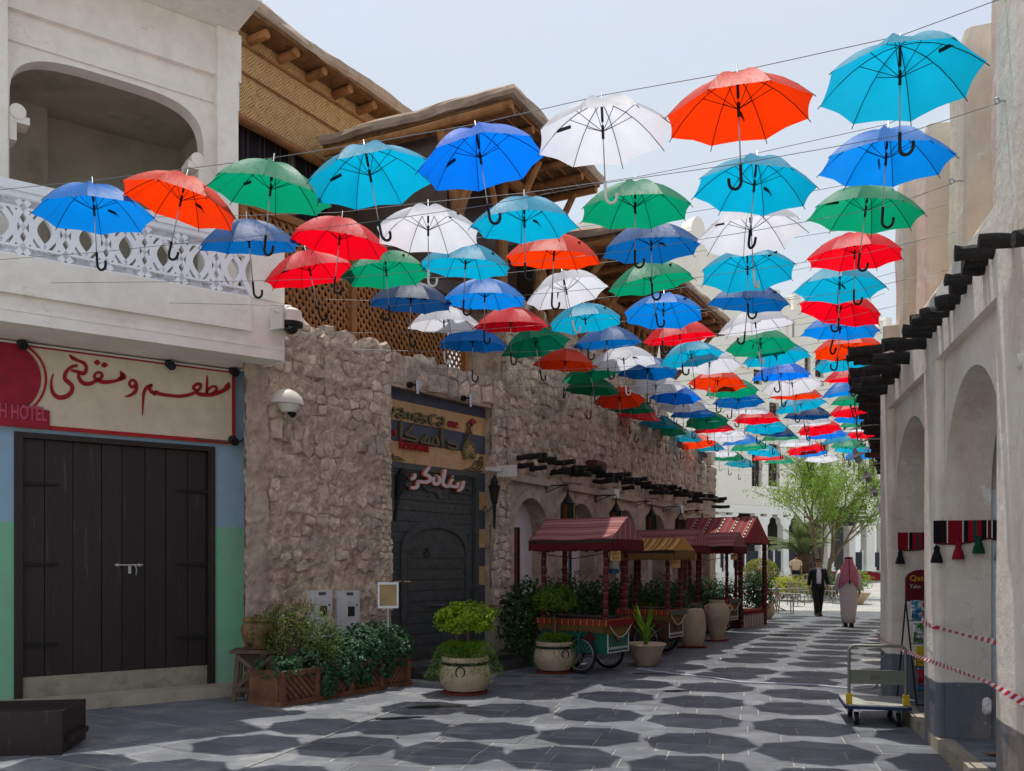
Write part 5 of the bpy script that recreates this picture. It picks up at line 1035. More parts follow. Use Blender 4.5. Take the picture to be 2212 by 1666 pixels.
for k_, (c, nm_) in UC.items():
    k = NT(nm_.replace(' ', '_') + '_fabric'); b = k.b; b.inputs['Roughness'].default_value = 0.5; b.inputs['Specular IOR Level'].default_value = 0.35
    geo = k.new('ShaderNodeNewGeometry'); n = k.new('ShaderNodeTexNoise', Scale=9.0, Detail=3.0); k.l(geo.outputs['Position'], n.inputs['Vector'])
    hv = k.new('ShaderNodeMapRange'); hv.inputs['To Min'].default_value = 0.93; hv.inputs['To Max'].default_value = 1.07; k.l(n.outputs['Fac'], hv.inputs['Value'])
    oi = k.new('ShaderNodeObjectInfo'); mo = k.new('ShaderNodeMapRange'); mo.inputs['To Min'].default_value = 0.97; mo.inputs['To Max'].default_value = 1.1; k.l(oi.outputs['Random'], mo.inputs['Value']); h = k.new('ShaderNodeHueSaturation'); k.l(mo.outputs['Result'], h.inputs['Saturation']); h.inputs['Color'].default_value = col4(c); k.l(hv.outputs['Result'], h.inputs['Value']); k.l(h.outputs['Color'], b.inputs['Base Color'])
    b.inputs['Sheen Weight'].default_value = 0.08
    tr = k.new('ShaderNodeBsdfTranslucent'); h2 = k.new('ShaderNodeHueSaturation'); h2.inputs['Saturation'].default_value = 1.05; h2.inputs['Value'].default_value = 1.15; k.l(h.outputs['Color'], h2.inputs['Color']); k.l(h2.outputs['Color'], tr.inputs['Color'])
    w_ = k.new('ShaderNodeTexNoise', Scale=5.0, Detail=4.0); mpn = k.new('ShaderNodeMapping'); tcn = k.new('ShaderNodeTexCoord'); mpn.inputs['Scale'].default_value = (3, 3, 1); k.l(tcn.outputs['Object'], mpn.inputs['Vector']); k.l(mpn.outputs['Vector'], w_.inputs['Vector'])
    bm_ = k.new('ShaderNodeBump'); bm_.inputs['Strength'].default_value = 0.3; bm_.inputs['Distance'].default_value = 0.02; k.l(w_.outputs['Fac'], bm_.inputs['Height']); k.l(bm_.outputs['Normal'], b.inputs['Normal'])
    ms = k.new('ShaderNodeMixShader'); ms.inputs['Fac'].default_value = 0.56; k.l(b.outputs['BSDF'], ms.inputs[1]); k.l(tr.outputs['BSDF'], ms.inputs[2]); k.l(ms.outputs['Shader'], k.out.inputs['Surface'])
    UM[k_] = k.m
UR, UH = 0.52, 0.28
def prof(t): return UH * (1 - t ** 2.05)
def canopy_mesh(seed):
    rnd = random.Random(seed); mb = MB(); nr, ng = 8, 6; N = 8 * ng; sagf = [rnd.uniform(0.3, 2.2) for _ in range(8)]; drp = [rnd.uniform(-0.012, 0.014) for _ in range(8)]; mb.v.append((0, 0, UH + 0.004))
    for i in range(1, nr + 1):
        t = i / nr
        for j in range(N):
            a = 2 * pi * j / N; q = (j % ng) / ng; am = abs(q - 0.5) * 2; chord = math.cos(pi / 8) / math.cos((q - 0.5) * pi / 4)
            rr = UR * t * (chord * (1 - 0.03 * t * t * (1 - am ** 2))); g_i = j // ng; w0 = 1 - q; zz = prof(t) - 0.018 * sagf[g_i] * math.sin(pi * t) * (1 - am ** 2) + rnd.uniform(-0.0015, 0.0015) + (drp[g_i] * w0 + drp[(g_i + 1) % 8] * q) * t * t
            mb.v.append((rr * math.cos(a), rr * math.sin(a), zz + 0.01 * (1 - am) * t ** 3))
    for j in range(N): mb.f.append((0, 1 + j, 1 + (j + 1) % N))
    for i in range(nr - 1):
        for j in range(N): mb.f.append((1 + i * N + j, 1 + (i + 1) * N + j, 1 + (i + 1) * N + (j + 1) % N, 1 + i * N + (j + 1) % N))
    me = D.meshes.new('canopy'); me.from_pydata(mb.v, [], mb.f); me.materials.append(UM['w']); me.polygons.foreach_set('use_smooth', [True] * len(me.polygons))
    for e_i in me.edges:
        a, b = e_i.vertices
        if a > 0 and b > 0 and (a - 1) % N == (b - 1) % N and ((a - 1) % N) % ng == 0: e_i.use_edge_sharp = True
    return me
canopies = [canopy_mesh(s_) for s_ in range(7)]
def mesh_of(mb, name, m, smooth=True):
    me = D.meshes.new(name); me.from_pydata(mb.v, [], mb.f); me.materials.append(m)
    if smooth: me.polygons.foreach_set('use_smooth', [True] * len(me.polygons))
    return me
mb = MB(); mb.tube([(UR * t, 0, prof(t) - 0.006) for t in (0.03, 0.2, 0.4, 0.6, 0.8, 1.0, 1.03)], 0.0032, 5); mb.tube([(0.012, 0, 0.06), (UR * 0.5, 0, prof(0.5) - 0.008)], 0.0028, 5); rib_me = mesh_of(mb, 'rib', M['black'])
mb = MB()
for k in range(8):
    a = k * pi / 4; mb.tube([(UR * t * math.cos(a), UR * t * math.sin(a), prof(t) - 0.006) for t in (0.03, 0.5, 1.03)], 0.0032, 4); mb.tube([(0.012 * math.cos(a), 0.012 * math.sin(a), 0.06), (UR * 0.5 * math.cos(a), UR * 0.5 * math.sin(a), prof(0.5) - 0.008)], 0.0028, 4)
ribs_me = mesh_of(mb, 'rib_frame', M['black'])
mb = MB(); mb.tube([(0, 0, -0.34), (0, 0, UH + 0.075)], 0.0052, 7); shaft_me = mesh_of(mb, 'shaft', M['shaft'])
mb = MB(); mb.tube([(0, 0, 0.0), (0, 0, 0.10)], 0.011, 8); mb.tube([(0, 0, 0.13), (0, 0, UH - 0.005)], 0.0105, 8); runner_me = mesh_of(mb, 'runner', M['black'])
hk = [(0, 0, -0.33), (0, 0, -0.44)] + [(0.042 - 0.042 * math.cos(pi * i / 8), 0, -0.44 - 0.052 * math.sin(pi * i / 8)) for i in range(1, 9)] + [(0.084, 0, -0.415)]
mb = MB(); mb.tube(hk, 0.0115, 8); handle_b = mesh_of(mb, 'handle', M['black']); handle_w = handle_b.copy(); handle_w.materials.clear(); handle_w.materials.append(M['plastic_w'])
mb = MB(); mb.box((0.30, 0.06, prof(0.58) - 0.05), (0.12, 0.012, 0.022)); strap_me = mesh_of(mb, 'strap', M['black'], False)
rnd = random.Random(19); HU = 3.2; wires = []
for ri, row in enumerate(ROWS):
    pts = []; n = len(row)
    for ci, (px, py, ck) in enumerate(row):
        Z = HU * F_ / (HY - py); p = P(px, py, Z); col_nm = UC[ck][1]
        side = 'leftmost' if ci == 0 else ('rightmost' if ci == n - 1 else ORD[ci + 1] + ' from the left')
        t = thing('umbrella', '%s umbrella, %s in the %s row from the camera' % (col_nm, side, ORD[ri + 1] if ri else 'first'), 'umbrella', p, 0, 'umbrellas strung over the street')
        us_ = rnd.uniform(0.96, 1.04); t.scale = (us_, us_, us_); tx, ty = rnd.gauss(0, 0.08), rnd.gauss(0, 0.085) + (0.05 if ri < 2 and px < 900 else 0); t.rotation_euler = (tx, ty, rnd.uniform(-0.15, 0.15))
        yaw = rnd.uniform(0, pi / 4); near = Z < 15
        c = link('canopy', rnd.choice(canopies), t); c.rotation_euler = (0, 0, yaw); c.material_slots[0].link = 'OBJECT'; c.material_slots[0].material = UM[ck]
        if near:
            for k in range(8): o = link('rib', rib_me, t); o.rotation_euler = (0, 0, yaw + k * pi / 4)
            o = link('strap', strap_me, t); o.rotation_euler = (0, 0, yaw + rnd.choice((-1.2, 0.4, 0.9, 2.2)))
        else: o = link('rib_frame', ribs_me, t); o.rotation_euler = (0, 0, yaw)
        link('shaft', shaft_me, t)
        if Z < 22: link('runner', runner_me, t)
        o = link('handle', handle_w if ck == 'w' else handle_b, t); o.rotation_euler = (0, 0, rnd.gauss(0, 0.5) if rnd.random() < 0.9 else pi)
        pts.append(p)
    wires.append(pts)
nA, nB, nC = Vector((0.6115, -0.791, 0)), Vector((0.813, -0.582, 0)), Vector((0.889, -0.457, 0))
planes = [(nA, nA.dot(A.w(0, BV + 0.05, 0)), lambda q: q.x < A.w(BE, BV, 0).x), (nB, nB.dot(B.w(0, 0.3, 0)), lambda q: A.w(BE, BV, 0).x <= q.x < B.w(uc2, 0, 0).x), (nC, nC.dot(C.w(0, 0, 0)), lambda q: q.x >= B.w(uc2, 0, 0).x - 0.3)]
wi = 0
for ri, pts in enumerate(wires):
    for lvl, dz in (('upper', UH + 0.05), ('lower', -0.335)):
        q = [Vector((p.x, p.y, p.z + dz)) for p in pts]; dL = (q[0] - q[1]); dL.z = 0; tb = 1.0
        best = None
        for n_, d_, ok in planes:
            den = n_.dot(dL)
            if abs(den) < 1e-6: continue
            tt = (d_ - n_.dot(q[0])) / den
            if tt > 0 and (best is None or tt < best) and ok(q[0] + dL * tt): best = tt
        best = min(best, 4.5) if best else 1.5
        dR = q[-1] - q[-2]; dR.z = 0; nr_ = Vector((RW[0], -RW[1], 0)); den = nr_.dot(dR); tt = ((1.66 if ri < 2 else 2.2) - nr_.dot(q[-1])) / den if den > 0 else 1
        e = q[-1] + dR * tt
        if e.y > 11.9:
            n2 = Vector((math.cos(rad(23.0)), -math.sin(rad(23.0)), 0)); tt = (n2.dot(R2.o) - n2.dot(q[-1])) / max(1e-6, n2.dot(dR)); tt = max(0.3, min(tt, 5)); e = q[-1] + dR * tt
        q = [q[0] + dL * best + Vector((0, 0, 0.04))] + q + [e + Vector((0, 0, 0.10))]
        mb = MB(); mb.tube(q, 0.0032 if lvl == 'upper' else 0.0026, 5, cap=False)
        o = mb.build('cable_wire', M['wire']); tag(o, '%s of the two thin wires carrying the %s row of umbrellas from the camera' % (lvl, ORD[ri + 1]), 'wire', 'wires strung across the street')
        if ri < 2 and e.y < 11.9:
            mb = MB(); mb.tube([(e.x - 0.05 + 0.02 * math.cos(a_i * pi / 4), e.y, e.z + 0.10 + 0.02 * math.sin(a_i * pi / 4)) for a_i in range(9)], 0.006, 5); mb.bar((e.x - 0.04, e.y, e.z + 0.1), (e.x + 0.04, e.y + 0.0, e.z + 0.1), 0.012, 0.012); mb.build('eye_bolt', M['steel'], o)
# ================================================================ street objects on the left
def leaf(mb, p, n, s, rnd, asp=0.55):
    """one folded leaf"""
    n = n.normalized(); t = Vector((rnd.uniform(-1, 1), rnd.uniform(-1, 1), rnd.uniform(-1, 1))).cross(n)
    if t.length < 1e-3: t = Vector((1, 0, 0))
    t.normalize(); b = n.cross(t); L_ = s * rnd.uniform(0.7, 1.25); W_ = L_ * asp
    mb.add([p - t * L_ / 2, p + b * W_ / 2 + n * W_ * 0.18, p + t * L_ / 2 - n * L_ * 0.12, p - b * W_ / 2 + n * W_ * 0.18], [(0, 1, 2), (0, 2, 3)])
def crown(mb, c, r, n, s, rnd, shell=0.55, up=0.5, asp=0.55, lump=0.25, lo=-1.0):
    """leaves through an uneven ellipsoid; clumps from noise leave gaps"""
    c = Vector(c); k = 0; tries = 0
    while k < n and tries < n * 12:
        tries += 1; d = Vector((rnd.gauss(0, 1), rnd.gauss(0, 1), rnd.gauss(0, 1))).normalized()
        if d.z < lo: continue
        f = noise.noise(d * 2.6 + c * 3.1); q = (shell + (1 - shell) * rnd.random() ** 0.6) * (1 + lump * f)
        p = Vector((d.x * r[0] * q, d.y * r[1] * q, d.z * r[2] * q))
        if noise.noise((p + c) * 3.2 / max(0.4, min(r))) < -0.28: continue
        leaf(mb, c + p, (d + Vector((rnd.gauss(0, 0.5), rnd.gauss(0, 0.5), up + rnd.gauss(0, 0.5)))), s, rnd, asp); k += 1
rnd = random.Random(101)
# wooden crate in the corner
t = thing('wooden_crate', 'low dark wooden crate on the paving in front of the shop step', 'crate', (0, 0, 0), 0)
c0_ = G(131, 1625); c1_ = G(131 + 14, 1640) ; zc = 0.40
pA = G(134, 1630); t.location = pA; t.rotation_euler = (0, 0, rad(10)); Lc, Wc, Hc = 1.1, 0.72, 0.37
for nm_, a in (('front_board', (-Lc, 0, 0.0, 0.04)), ('back_board', (-Lc, 0, Wc - 0.04, Wc))): mb = MB(); mb.bx(a[0], a[1], a[2], a[3], 0, Hc); mb.build(nm_, M['dark_wood'], t)
for nm_, a in (('end_board', (-0.04, -0.001, 0.04, Wc - 0.04)), ('end_board', (-Lc + 0.001, -Lc + 0.04, 0.04, Wc - 0.04))): mb = MB(); mb.bx(*a, 0.004, Hc - 0.003); mb.build(nm_, M['dark_wood'], t)
for i in range(5): mb = MB(); w_ = (Wc - 0.08) / 5; mb.bx(-Lc + 0.04, -0.04, 0.04 + i * w_ + 0.002, 0.04 + (i + 1) * w_ - 0.002, Hc - 0.09, Hc - 0.06); mb.build('deck_board', M['dark_wood'], t)
mb = MB(); mb.bx(0.0, 0.05, 0.1, Wc - 0.1, 0.09, 0.14); mb.build('end_cleat', M['dark_wood'], t)
# stand with brown jar
s0 = G(497, 1514); t = thing('wooden_stand', 'rough wooden stand with crossed braces holding the brown jar', 'stand', (s0.x + 0.27, s0.y + 0.18, 0), rad(8)); SH = 0.58
mb = MB(); mb.box((0, 0, SH), (0.58, 0.44, 0.035)); mb.build('top', M['stand'], t)
for x, y in ((-0.22, -0.17), (0.22, -0.17), (-0.22, 0.17), (0.22, 0.17)): mb = MB(); mb.bar((x * 1.12, y * 1.12, 0), (x * 0.9, y * 0.9, SH - 0.018), 0.05, 0.05); mb.build('leg', M['stand'], t)
for y in (-0.2, 0.2):
    for s_ in (-1, 1): mb = MB(); mb.bar((-0.22 * s_, y + s_ * 0.012, 0.16), (0.20 * s_, y * 0.95 + s_ * 0.012, SH - 0.05), 0.018, 0.045); mb.build('cross_brace', M['stand'], t)
    mb = MB(); mb.bar((-0.25, y * 1.05, 0.14), (0.25, y * 1.05, 0.14), 0.02, 0.05); mb.build('rail', M['stand'], t)
j0 = (s0.x + 0.30, s0.y + 0.18, SH + 0.018)
t = thing('clay_jar', 'squat brown clay jar with dark stains on the wooden stand', 'jar', j0); mb = MB(); mb.lathe([(0.13, 0), (0.16, 0.03), (0.205, 0.16), (0.22, 0.24), (0.20, 0.30), (0.175, 0.325)], 24); mb.build('body', M['clay_jar'], t, smooth=True)
mb = MB(); mb.lathe([(0.175, 0.318), (0.20, 0.335), (0.205, 0.36), (0.19, 0.375), (0.16, 0.37), (0.16, 0.28), (0.001, 0.27)], 24); mb.build('rim', M['clay_jar'], t, smooth=True)
for a in (0.9, -1.0): mb = MB(); mb.tube([(0.20 * math.cos(a), -0.20, 0.30), (0.22 * math.cos(a), -0.22, 0.26), (0.21 * math.cos(a), -0.20, 0.21)], 0.014, 6); mb.build('lug', M['clay_jar'], t)
# second, lower jar behind
t = thing('clay_jar', 'dark clay jar standing on the ground behind the wooden stand', 'jar', (s0.x + 0.42, s0.y + 0.55, 0)); mb = MB(); mb.lathe([(0.10, 0), (0.14, 0.1), (0.19, 0.3), (0.17, 0.42), (0.12, 0.46), (0.13, 0.5)], 20); mb.build('body', M['clay_jar'], t, smooth=True)
# planter box with ivy
pc = Vector((-2.62, 10.43, 0)); pd = Vector((-1.375, 12.35, 0)) - pc; PLn = pd.length; prz = math.atan2(pd.y, pd.x); PW, PH = 0.50, 0.40
t = thing('planter_box', 'long reddish wooden planter box with diagonal slats by the rubble wall', 'planter', pc, prz)
mb = MB(); mb.bx(0.03, PLn - 0.03, 0.03, PW - 0.03, 0.03, PH - 0.05); mb.build('liner', M['soil'], t)
for x in (0.0, PLn * 0.25, PLn * 0.5, PLn * 0.75, PLn): mb = MB(); mb.box((min(max(x, 0.03), PLn - 0.03), 0.0, PH / 2), (0.065, 0.05, PH - 0.01)); mb.build('upright', M['planter'], t)
for z in (0.03, PH - 0.03): mb = MB(); mb.box((PLn / 2, -0.004, z), (PLn + 0.03, 0.06, 0.06)); mb.build('rail', M['planter'], t)
for x in (0.0, PLn):
    mb = MB(); mb.bx(x - 0.02, x + 0.02, 0.03, PW, 0.03, PH - 0.03); mb.build('end_panel', M['planter'], t)
    for z in (0.03, PH - 0.03): mb = MB(); mb.box((x, PW / 2, z), (0.055, PW + 0.03, 0.06)); mb.build('rail', M['planter'], t)
for b_i in range(4):
    x0_ = PLn * 0.25 * b_i + 0.035; x1_ = PLn * 0.25 * (b_i + 1) - 0.035; s_ = -1 if b_i % 2 == 0 else 1; hh = PH - 0.12
    x = x0_ - hh
    while x < x1_ + hh:
        a = Vector((x, 0.06)); b = Vector((x + hh, PH - 0.06))
        if s_ < 0: a.y, b.y = b.y, a.y
        pa, pb = a.copy(), b.copy()
        def cut(p, q):
            if p.x < x0_: f = (x0_ - p.x) / (q.x - p.x); return p + (q - p) * f
            if p.x > x1_: f = (x1_ - p.x) / (q.x - p.x); return p + (q - p) * f
            return p
        if b.x > x0_ + 0.02 and a.x < x1_ - 0.02:
            p, q = cut(a, b), cut(b, a); mb = MB(); mb.bar((p.x, 0.018, p.y), (q.x, 0.018, q.y), 0.045, 0.02, up=(0, 1, 0)); mb.build('slat', M['planter'], t)
        x += 0.085
def in_frame(o, loc, rz): o.location = loc; o.rotation_euler = (0, 0, rz); return o
mb = MB()
for x, h, r0, n in ((0.15, 0.42, 0.14, 220), (0.5, 0.44, 0.2, 500), (0.85, 0.42, 0.26, 900), (1.2, 0.46, 0.32, 1500), (1.55, 0.50, 0.36, 1900), (1.9, 0.52, 0.36, 1900), (2.15, 0.50, 0.30, 1300)):
    crown(mb, (x, 0.2, h), (0.26, 0.34, r0), n, 0.05, rnd, 0.6, 0.6, 0.75, 0.2)
for x, d_, n in ((0.72, 0.30, 420), (1.05, 0.18, 300), (1.35, 0.24, 300), (1.75, 0.18, 240)): crown(mb, (x, -0.06, 0.38 - d_ / 2), (0.15, 0.07, d_ / 1.3), n, 0.05, rnd, 0.5, 0.2, 0.75, 0.2)
o = mb.build('ivy', M['leaf_ivy']); in_frame(o, pc, prz); tag(o, 'dense dark green ivy spilling over the planter box', 'ivy')
t = thing('shrub', 'loose olive-green shrub with seed heads at the left end of the planter', 'shrub', pc + Matrix.Rotation(prz, 3, 'Z') @ Vector((0.52, 0.28, 0.3)), 0)
mb = MB(); stems = []
for i in range(16):
    a = rnd.uniform(0, 6.28); L_ = rnd.uniform(0.5, 0.85); q = Vector((0.42 * math.cos(a) * rnd.uniform(0.3, 1), 0.36 * math.sin(a) * rnd.uniform(0.3, 1), L_)); mb.tube([(0, 0, 0), q * 0.5 + Vector((0, 0, 0.05)), q], [0.010, 0.007, 0.003], 5)
mb.build('stems', M['trunk'], t); mb = MB(); crown(mb, (-0.06, 0, 0.55), (0.50, 0.42, 0.36), 2600, 0.042, rnd, 0.15, 0.4, 0.5, 0.35); crown(mb, (0.38, 0.0, 0.42), (0.18, 0.18, 0.28), 420, 0.05, rnd, 0.2, 0.4, 0.5, 0.3); mb.build('foliage', M['leaf_shrub'], t)
mb = MB()
for i in range(46):
    a = rnd.uniform(0, 6.28); q = rnd.random() ** 0.5; p = Vector((0.46 * q * math.cos(a), 0.4 * q * math.sin(a), 0.86 - 0.22 * q * q)); mb.tube([p, p + Vector((rnd.uniform(-0.02, 0.02), 0, 0.09))], [0.006, 0.002], 4)
mb.build('seed_heads', mat('seed_head', srgb(140, 112, 74), 0.9), t)
# drain pipe stub in the wall
u, z = B.uz(655, 1392, -0.05); mb = MB(); mb.tube([B.w(u, -0.16, z), B.w(u, 0.1, z)], 0.07, 14, cap=False); mb.tube([B.w(u, -0.16, z), B.w(u, 0.1, z)], 0.058, 14, cap=False); tag(mb.build('drain_pipe', M['concrete']), 'short drain pipe sticking out of the wall behind the shrub', 'pipe')
# menu stand
u, z = 0, 0; q = G(838, 1470, 0.0); q = Vector((-1.62, 12.05, 0)); t = thing('menu_stand', 'empty aluminium-framed sign holder with tan board on a pole', 'sign stand', q, rad(8)); zt0, zt1 = P(838, 1314, q.y).z, P(838, 1258, q.y).z; hw_ = 0.135
mb = MB(); mb.box((0, 0, (zt0 + zt1) / 2), (2 * hw_ - 0.02, 0.014, zt1 - zt0 - 0.03)); mb.build('board', mat('tan_board', srgb(176, 150, 108), 0.7, 0.1, 5, c2=srgb(150, 122, 84), c2s=4), t)
mb = MB(); mb.bx(-hw_, hw_, -0.02, 0.012, zt1 - 0.03, zt1); mb.bx(-hw_, hw_, -0.02, 0.012, zt0, zt0 + 0.03); mb.bx(-hw_, -hw_ + 0.025, -0.019, 0.011, zt0 + 0.03, zt1 - 0.03); mb.bx(hw_ - 0.025, hw_, -0.019, 0.011, zt0 + 0.03, zt1 - 0.03); mb.build('frame', M['steel'], t)
mb = MB(); mb.tube([(0, 0.02, 0), (0, 0.02, zt0 + 0.02)], 0.02, 10); mb.lathe([(0.14, 0), (0.14, 0.02), (0.02, 0.03)], 16, (0, 0.02, 0)); mb.build('pole', M['steel'], t, smooth=True)
# big pots
def stone_pot(name, lab, loc, R_, H_, ring_a):
    t = thing(name, lab, 'pot', loc, 0); k = R_; mb = MB()
    mb.lathe([(k * 0.55, 0.03), (k * 0.78, H_ * 0.10), (k * 0.97, H_ * 0.34), (k, H_ * 0.5), (k * 0.95, H_ * 0.68), (k * 0.87, H_ * 0.8), (k * 0.84, H_ * 0.86)], 32); mb.build('bowl', M['pot'], t, smooth=True)
    mb = MB(); mb.lathe([(k * 0.84, H_ * 0.85), (k * 0.90, H_ * 0.88), (k * 0.91, H_ * 0.98), (k * 0.88, H_), (k * 0.78, H_), (k * 0.78, H_ * 0.9), (0.001, H_ * 0.9)], 32); mb.build('rim', M['pot'], t, smooth=True)
    mb = MB(); mb.lathe([(k * 0.865, H_ * 0.78), (k * 0.885, H_ * 0.785), (k * 0.88, H_ * 0.85), (k * 0.85, H_ * 0.855)], 32); bd = mb.build('iron_band', M['iron'], t, smooth=True)
    mb = MB(); c = Vector((k * 0.97 * math.sin(ring_a), -k * 0.97 * math.cos(ring_a), H_ * 0.64)); tx = Vector((math.cos(ring_a), math.sin(ring_a), 0)); mb.tube([c + tx * 0.055 * math.cos(i * pi / 8) + Vector((0, 0, 0.065 * math.sin(i * pi / 8))) for i in range(17)], 0.008, 6); mb.build('ring', M['iron'], bd)
    mb = MB(); mb.lathe([(0.001, 0.012), (k * 0.8, 0.012), (k * 0.86, 0.03), (k * 0.9, 0.03), (k * 0.86, 0.004), (k * 0.8, 0.0)], 28); mb.build('saucer', M['saucer'], t, smooth=True)
    return t
def topiary(name, lab, loc, stems_, cz, r, n, m, s=0.055):
    t = thing(name, lab, 'tree', loc, 0); mb = MB()
    for st in stems_: mb.tube(st, [0.026 - 0.004 * i for i in range(len(st))] if len(st) < 5 else 0.02, 8, jit=0.08)
    for i in range(12): a = rnd.uniform(0, 6.28); mb.tube([(0, 0, cz - r[2] * 0.75), (r[0] * 0.6 * math.cos(a), r[1] * 0.6 * math.sin(a), cz + rnd.uniform(-0.1, 0.1))], [0.012, 0.005], 5)
    mb.build('trunk', M['trunk'], t); mb = MB(); crown(mb, (0, 0, cz), r, n, s, rnd, 0.45, 0.55, 0.6, 0.28, lo=-0.6); mb.build('crown', m, t); return t
def fern(name, lab, loc, R_, n, drop, m, hh=0.1):
    mb = MB()
    for i in range(n):
        a = rnd.uniform(0, 6.28); L_ = R_ * rnd.uniform(0.6, 1.25); p0 = Vector((0, 0, 0)); dz = rnd.uniform(0.4, 1) * drop
        for k in range(26):
            f = k / 25; p = Vector((math.cos(a) * L_ * f ** 0.8, math.sin(a) * L_ * f ** 0.8, hh * math.sin(pi * min(1, f * 1.1)) * 2 - dz * f ** 2.4)) + Vector((rnd.gauss(0, 0.012), rnd.gauss(0, 0.012), rnd.gauss(0, 0.012)))
            leaf(mb, p, Vector((rnd.gauss(0, 1), rnd.gauss(0, 1), 1)), 0.04, rnd, 0.3)
    o = mb.build(name, m); o.location = loc; return tag(o, lab, 'plant')
q1_ = G(1005, 1497); pot1 = stone_pot('stone_pot', 'round stone pot with iron ring and red saucer, nearest the camera', q1_, 0.325, 0.46, -0.15)
fern('asparagus_fern', 'feathery bright green fern spilling over the nearest stone pot', q1_ + Vector((0, 0, 0.44)), 0.42, 190, 0.30, M['leaf_fern'], 0.11)
topiary('small_tree', 'lime-green clipped mushroom-shaped tree in the nearest stone pot', q1_ + Vector((0, 0, 0.42)), [[(-0.06, 0, 0), (-0.12, 0.02, 0.1), (-0.09, 0, 0.22), (-0.12, 0, 0.34)], [(0.05, 0.03, 0), (0.04, 0, 0.2), (0.03, 0, 0.38)]], 0.50, (0.385, 0.36, 0.24), 2500, M['leaf_lime'])
q2_ = G(1198, 1452); stone_pot('stone_pot', 'round stone pot beside the wheel of the first cart', q2_, 0.315, 0.46, 0.5)
fern('asparagus_fern', 'dark feathery fern hanging from the pot by the first cart', q2_ + Vector((0.02, 0, 0.44)), 0.34, 120, 0.42, M['leaf_fern'], 0.08)
topiary('small_tree', 'green clipped tree on a single stem in the pot by the first cart', q2_ + Vector((0, 0, 0.42)), [[(0, 0, 0), (0.01, 0, 0.15), (0.0, 0, 0.3), (-0.01, 0, 0.42)]], 0.66, (0.32, 0.31, 0.235), 1900, mat('leaf_mid', srgb(96, 126, 40), 0.5, 0.3, 9.0, trans=0.42, c2=srgb(70, 100, 32), c2s=5))
# bushes behind the carts along the wall
def bush(lab, u, v, z, r, n, m, s=0.07, stem=True):
    p = C.w(u, v, 0); t = thing('bush', lab, 'bush', (p.x, p.y, 0.19), 0, 'bushes along the arched wall'); mb = MB(); crown(mb, (0, 0, z - 0.19), r, n, s, rnd, 0.35, 0.4, 0.6, 0.4); mb.build('foliage', m, t)
    mb = MB()
    for i in range(6): a = rnd.uniform(0, 6.28); mb.tube([(0, 0, 0), (r[0] * 0.4 * math.cos(a), r[1] * 0.4 * math.sin(a), (z - 0.19))], [0.016, 0.006], 5)
    mb.build('stems', M['trunk'], t)
for i, (px, v, z, r, n, lab) in enumerate(((1128, -0.75, 0.78, (0.40, 0.42, 0.62), 1500, 'dark leafy bush at the near end of the arched wall'), (1210, -0.7, 0.85, (0.48, 0.4, 0.6), 1500, 'dark leafy bush behind the second stone pot'), (1290, -0.7, 0.8, (0.5, 0.4, 0.55), 1500, 'dark leafy bush behind the posts of the first cart'), (1350, -0.8, 0.85, (0.5, 0.45, 0.5), 1300, 'broad-leaved bush between the first and second cart'), (1425, -0.8, 0.8, (0.6, 0.45, 0.55), 1300, 'dark bush behind the yellow cart'), (1500, -0.9, 0.8, (0.75, 0.5, 0.6), 1300, 'dark bush behind the third cart'))):
    bush(lab, C.u(px, v), v, z, r, n, M['leaf_dark'], 0.085)
for i, (px, py, h) in enumerate(((1150, 1225, 0.55), (1237, 1220, 0.6), (1262, 1215, 0.6))):
    u = C.u(px, -0.6); p = C.w(u, -0.6, 0); mb = MB()
    for k in range(5):
        b0 = Vector((rnd.uniform(-0.12, 0.12), rnd.uniform(-0.1, 0.1), 0.9)); tip = b0 + Vector((rnd.uniform(-0.1, 0.1), 0, h * rnd.uniform(0.6, 1.1))); mb.tube([b0, tip], [0.008, 0.003], 4)
        for q in range(16): f = q / 16; leaf(mb, b0 + (tip - b0) * f + Vector((rnd.uniform(-0.04, 0.04), rnd.uniform(-0.04, 0.04), 0)), Vector((rnd.gauss(0, 1), -1, rnd.gauss(0, 1))), 0.07, rnd)
    o = mb.build('climbing_shoots', M['leaf_dark']); o.location = (p.x, p.y, 0.0); tag(o, ['upright leafy shoots beside the red-curtained window', 'upright leafy shoots beside the blue-curtained window', 'tall thin leafy shoots right of the blue-curtained window'][i], 'plant')
# dark planter by the wall, grey board and sack
p = C.w(0.75, -0.85, 0.19); t = thing('planter_box', 'dark wooden planter box on the kerb beneath the first arch', 'planter', p, C.rz); 
mb = MB(); mb.bx(-0.15, 0.9, -0.22, 0.22, 0, 0.34); mb.build('box', M['dark_wood'], t); mb = MB(); mb.bx(-0.18, 0.93, -0.25, 0.25, 0.34, 0.375); mb.build('rim', M['planter'], t)
for q in range(8): mb = MB(); mb.bar((-0.1 + q * 0.12, -0.235, 0.04), (0.0 + q * 0.12, -0.235, 0.31), 0.03, 0.02, up=(0, 1, 0)); mb.build('slat', M['planter'], t)
p = C.w(0.42, -0.95, 0.19); mb = MB(); mb.bx(-0.17, 0.12, -0.01, 0.01, 0, 0.44); o = mb.build('grey_board', mat('grey_board', srgb(96, 108, 110), 0.6, 0.1, 5)); in_frame(o, (p.x, p.y - 0.12, 0.19), C.rz - 0.35); o.rotation_euler.x = -0.08; tag(o, 'flat grey board leaning on the dark planter box', 'board')
p = C.w(0.8, -0.85, 0.56); mb = MB(); mb.lathe([(0.001, 0.24), (0.05, 0.22), (0.10, 0.10), (0.12, 0.02), (0.11, 0.0)], 12, sx=1.0, sy=0.6); o = mb.build('grey_sack', mat('grey_sack', srgb(120, 120, 124), 0.8, 0.15, 12), smooth=True); o.location = p; tag(o, 'grey stone-like sack set in the dark planter', 'sack')
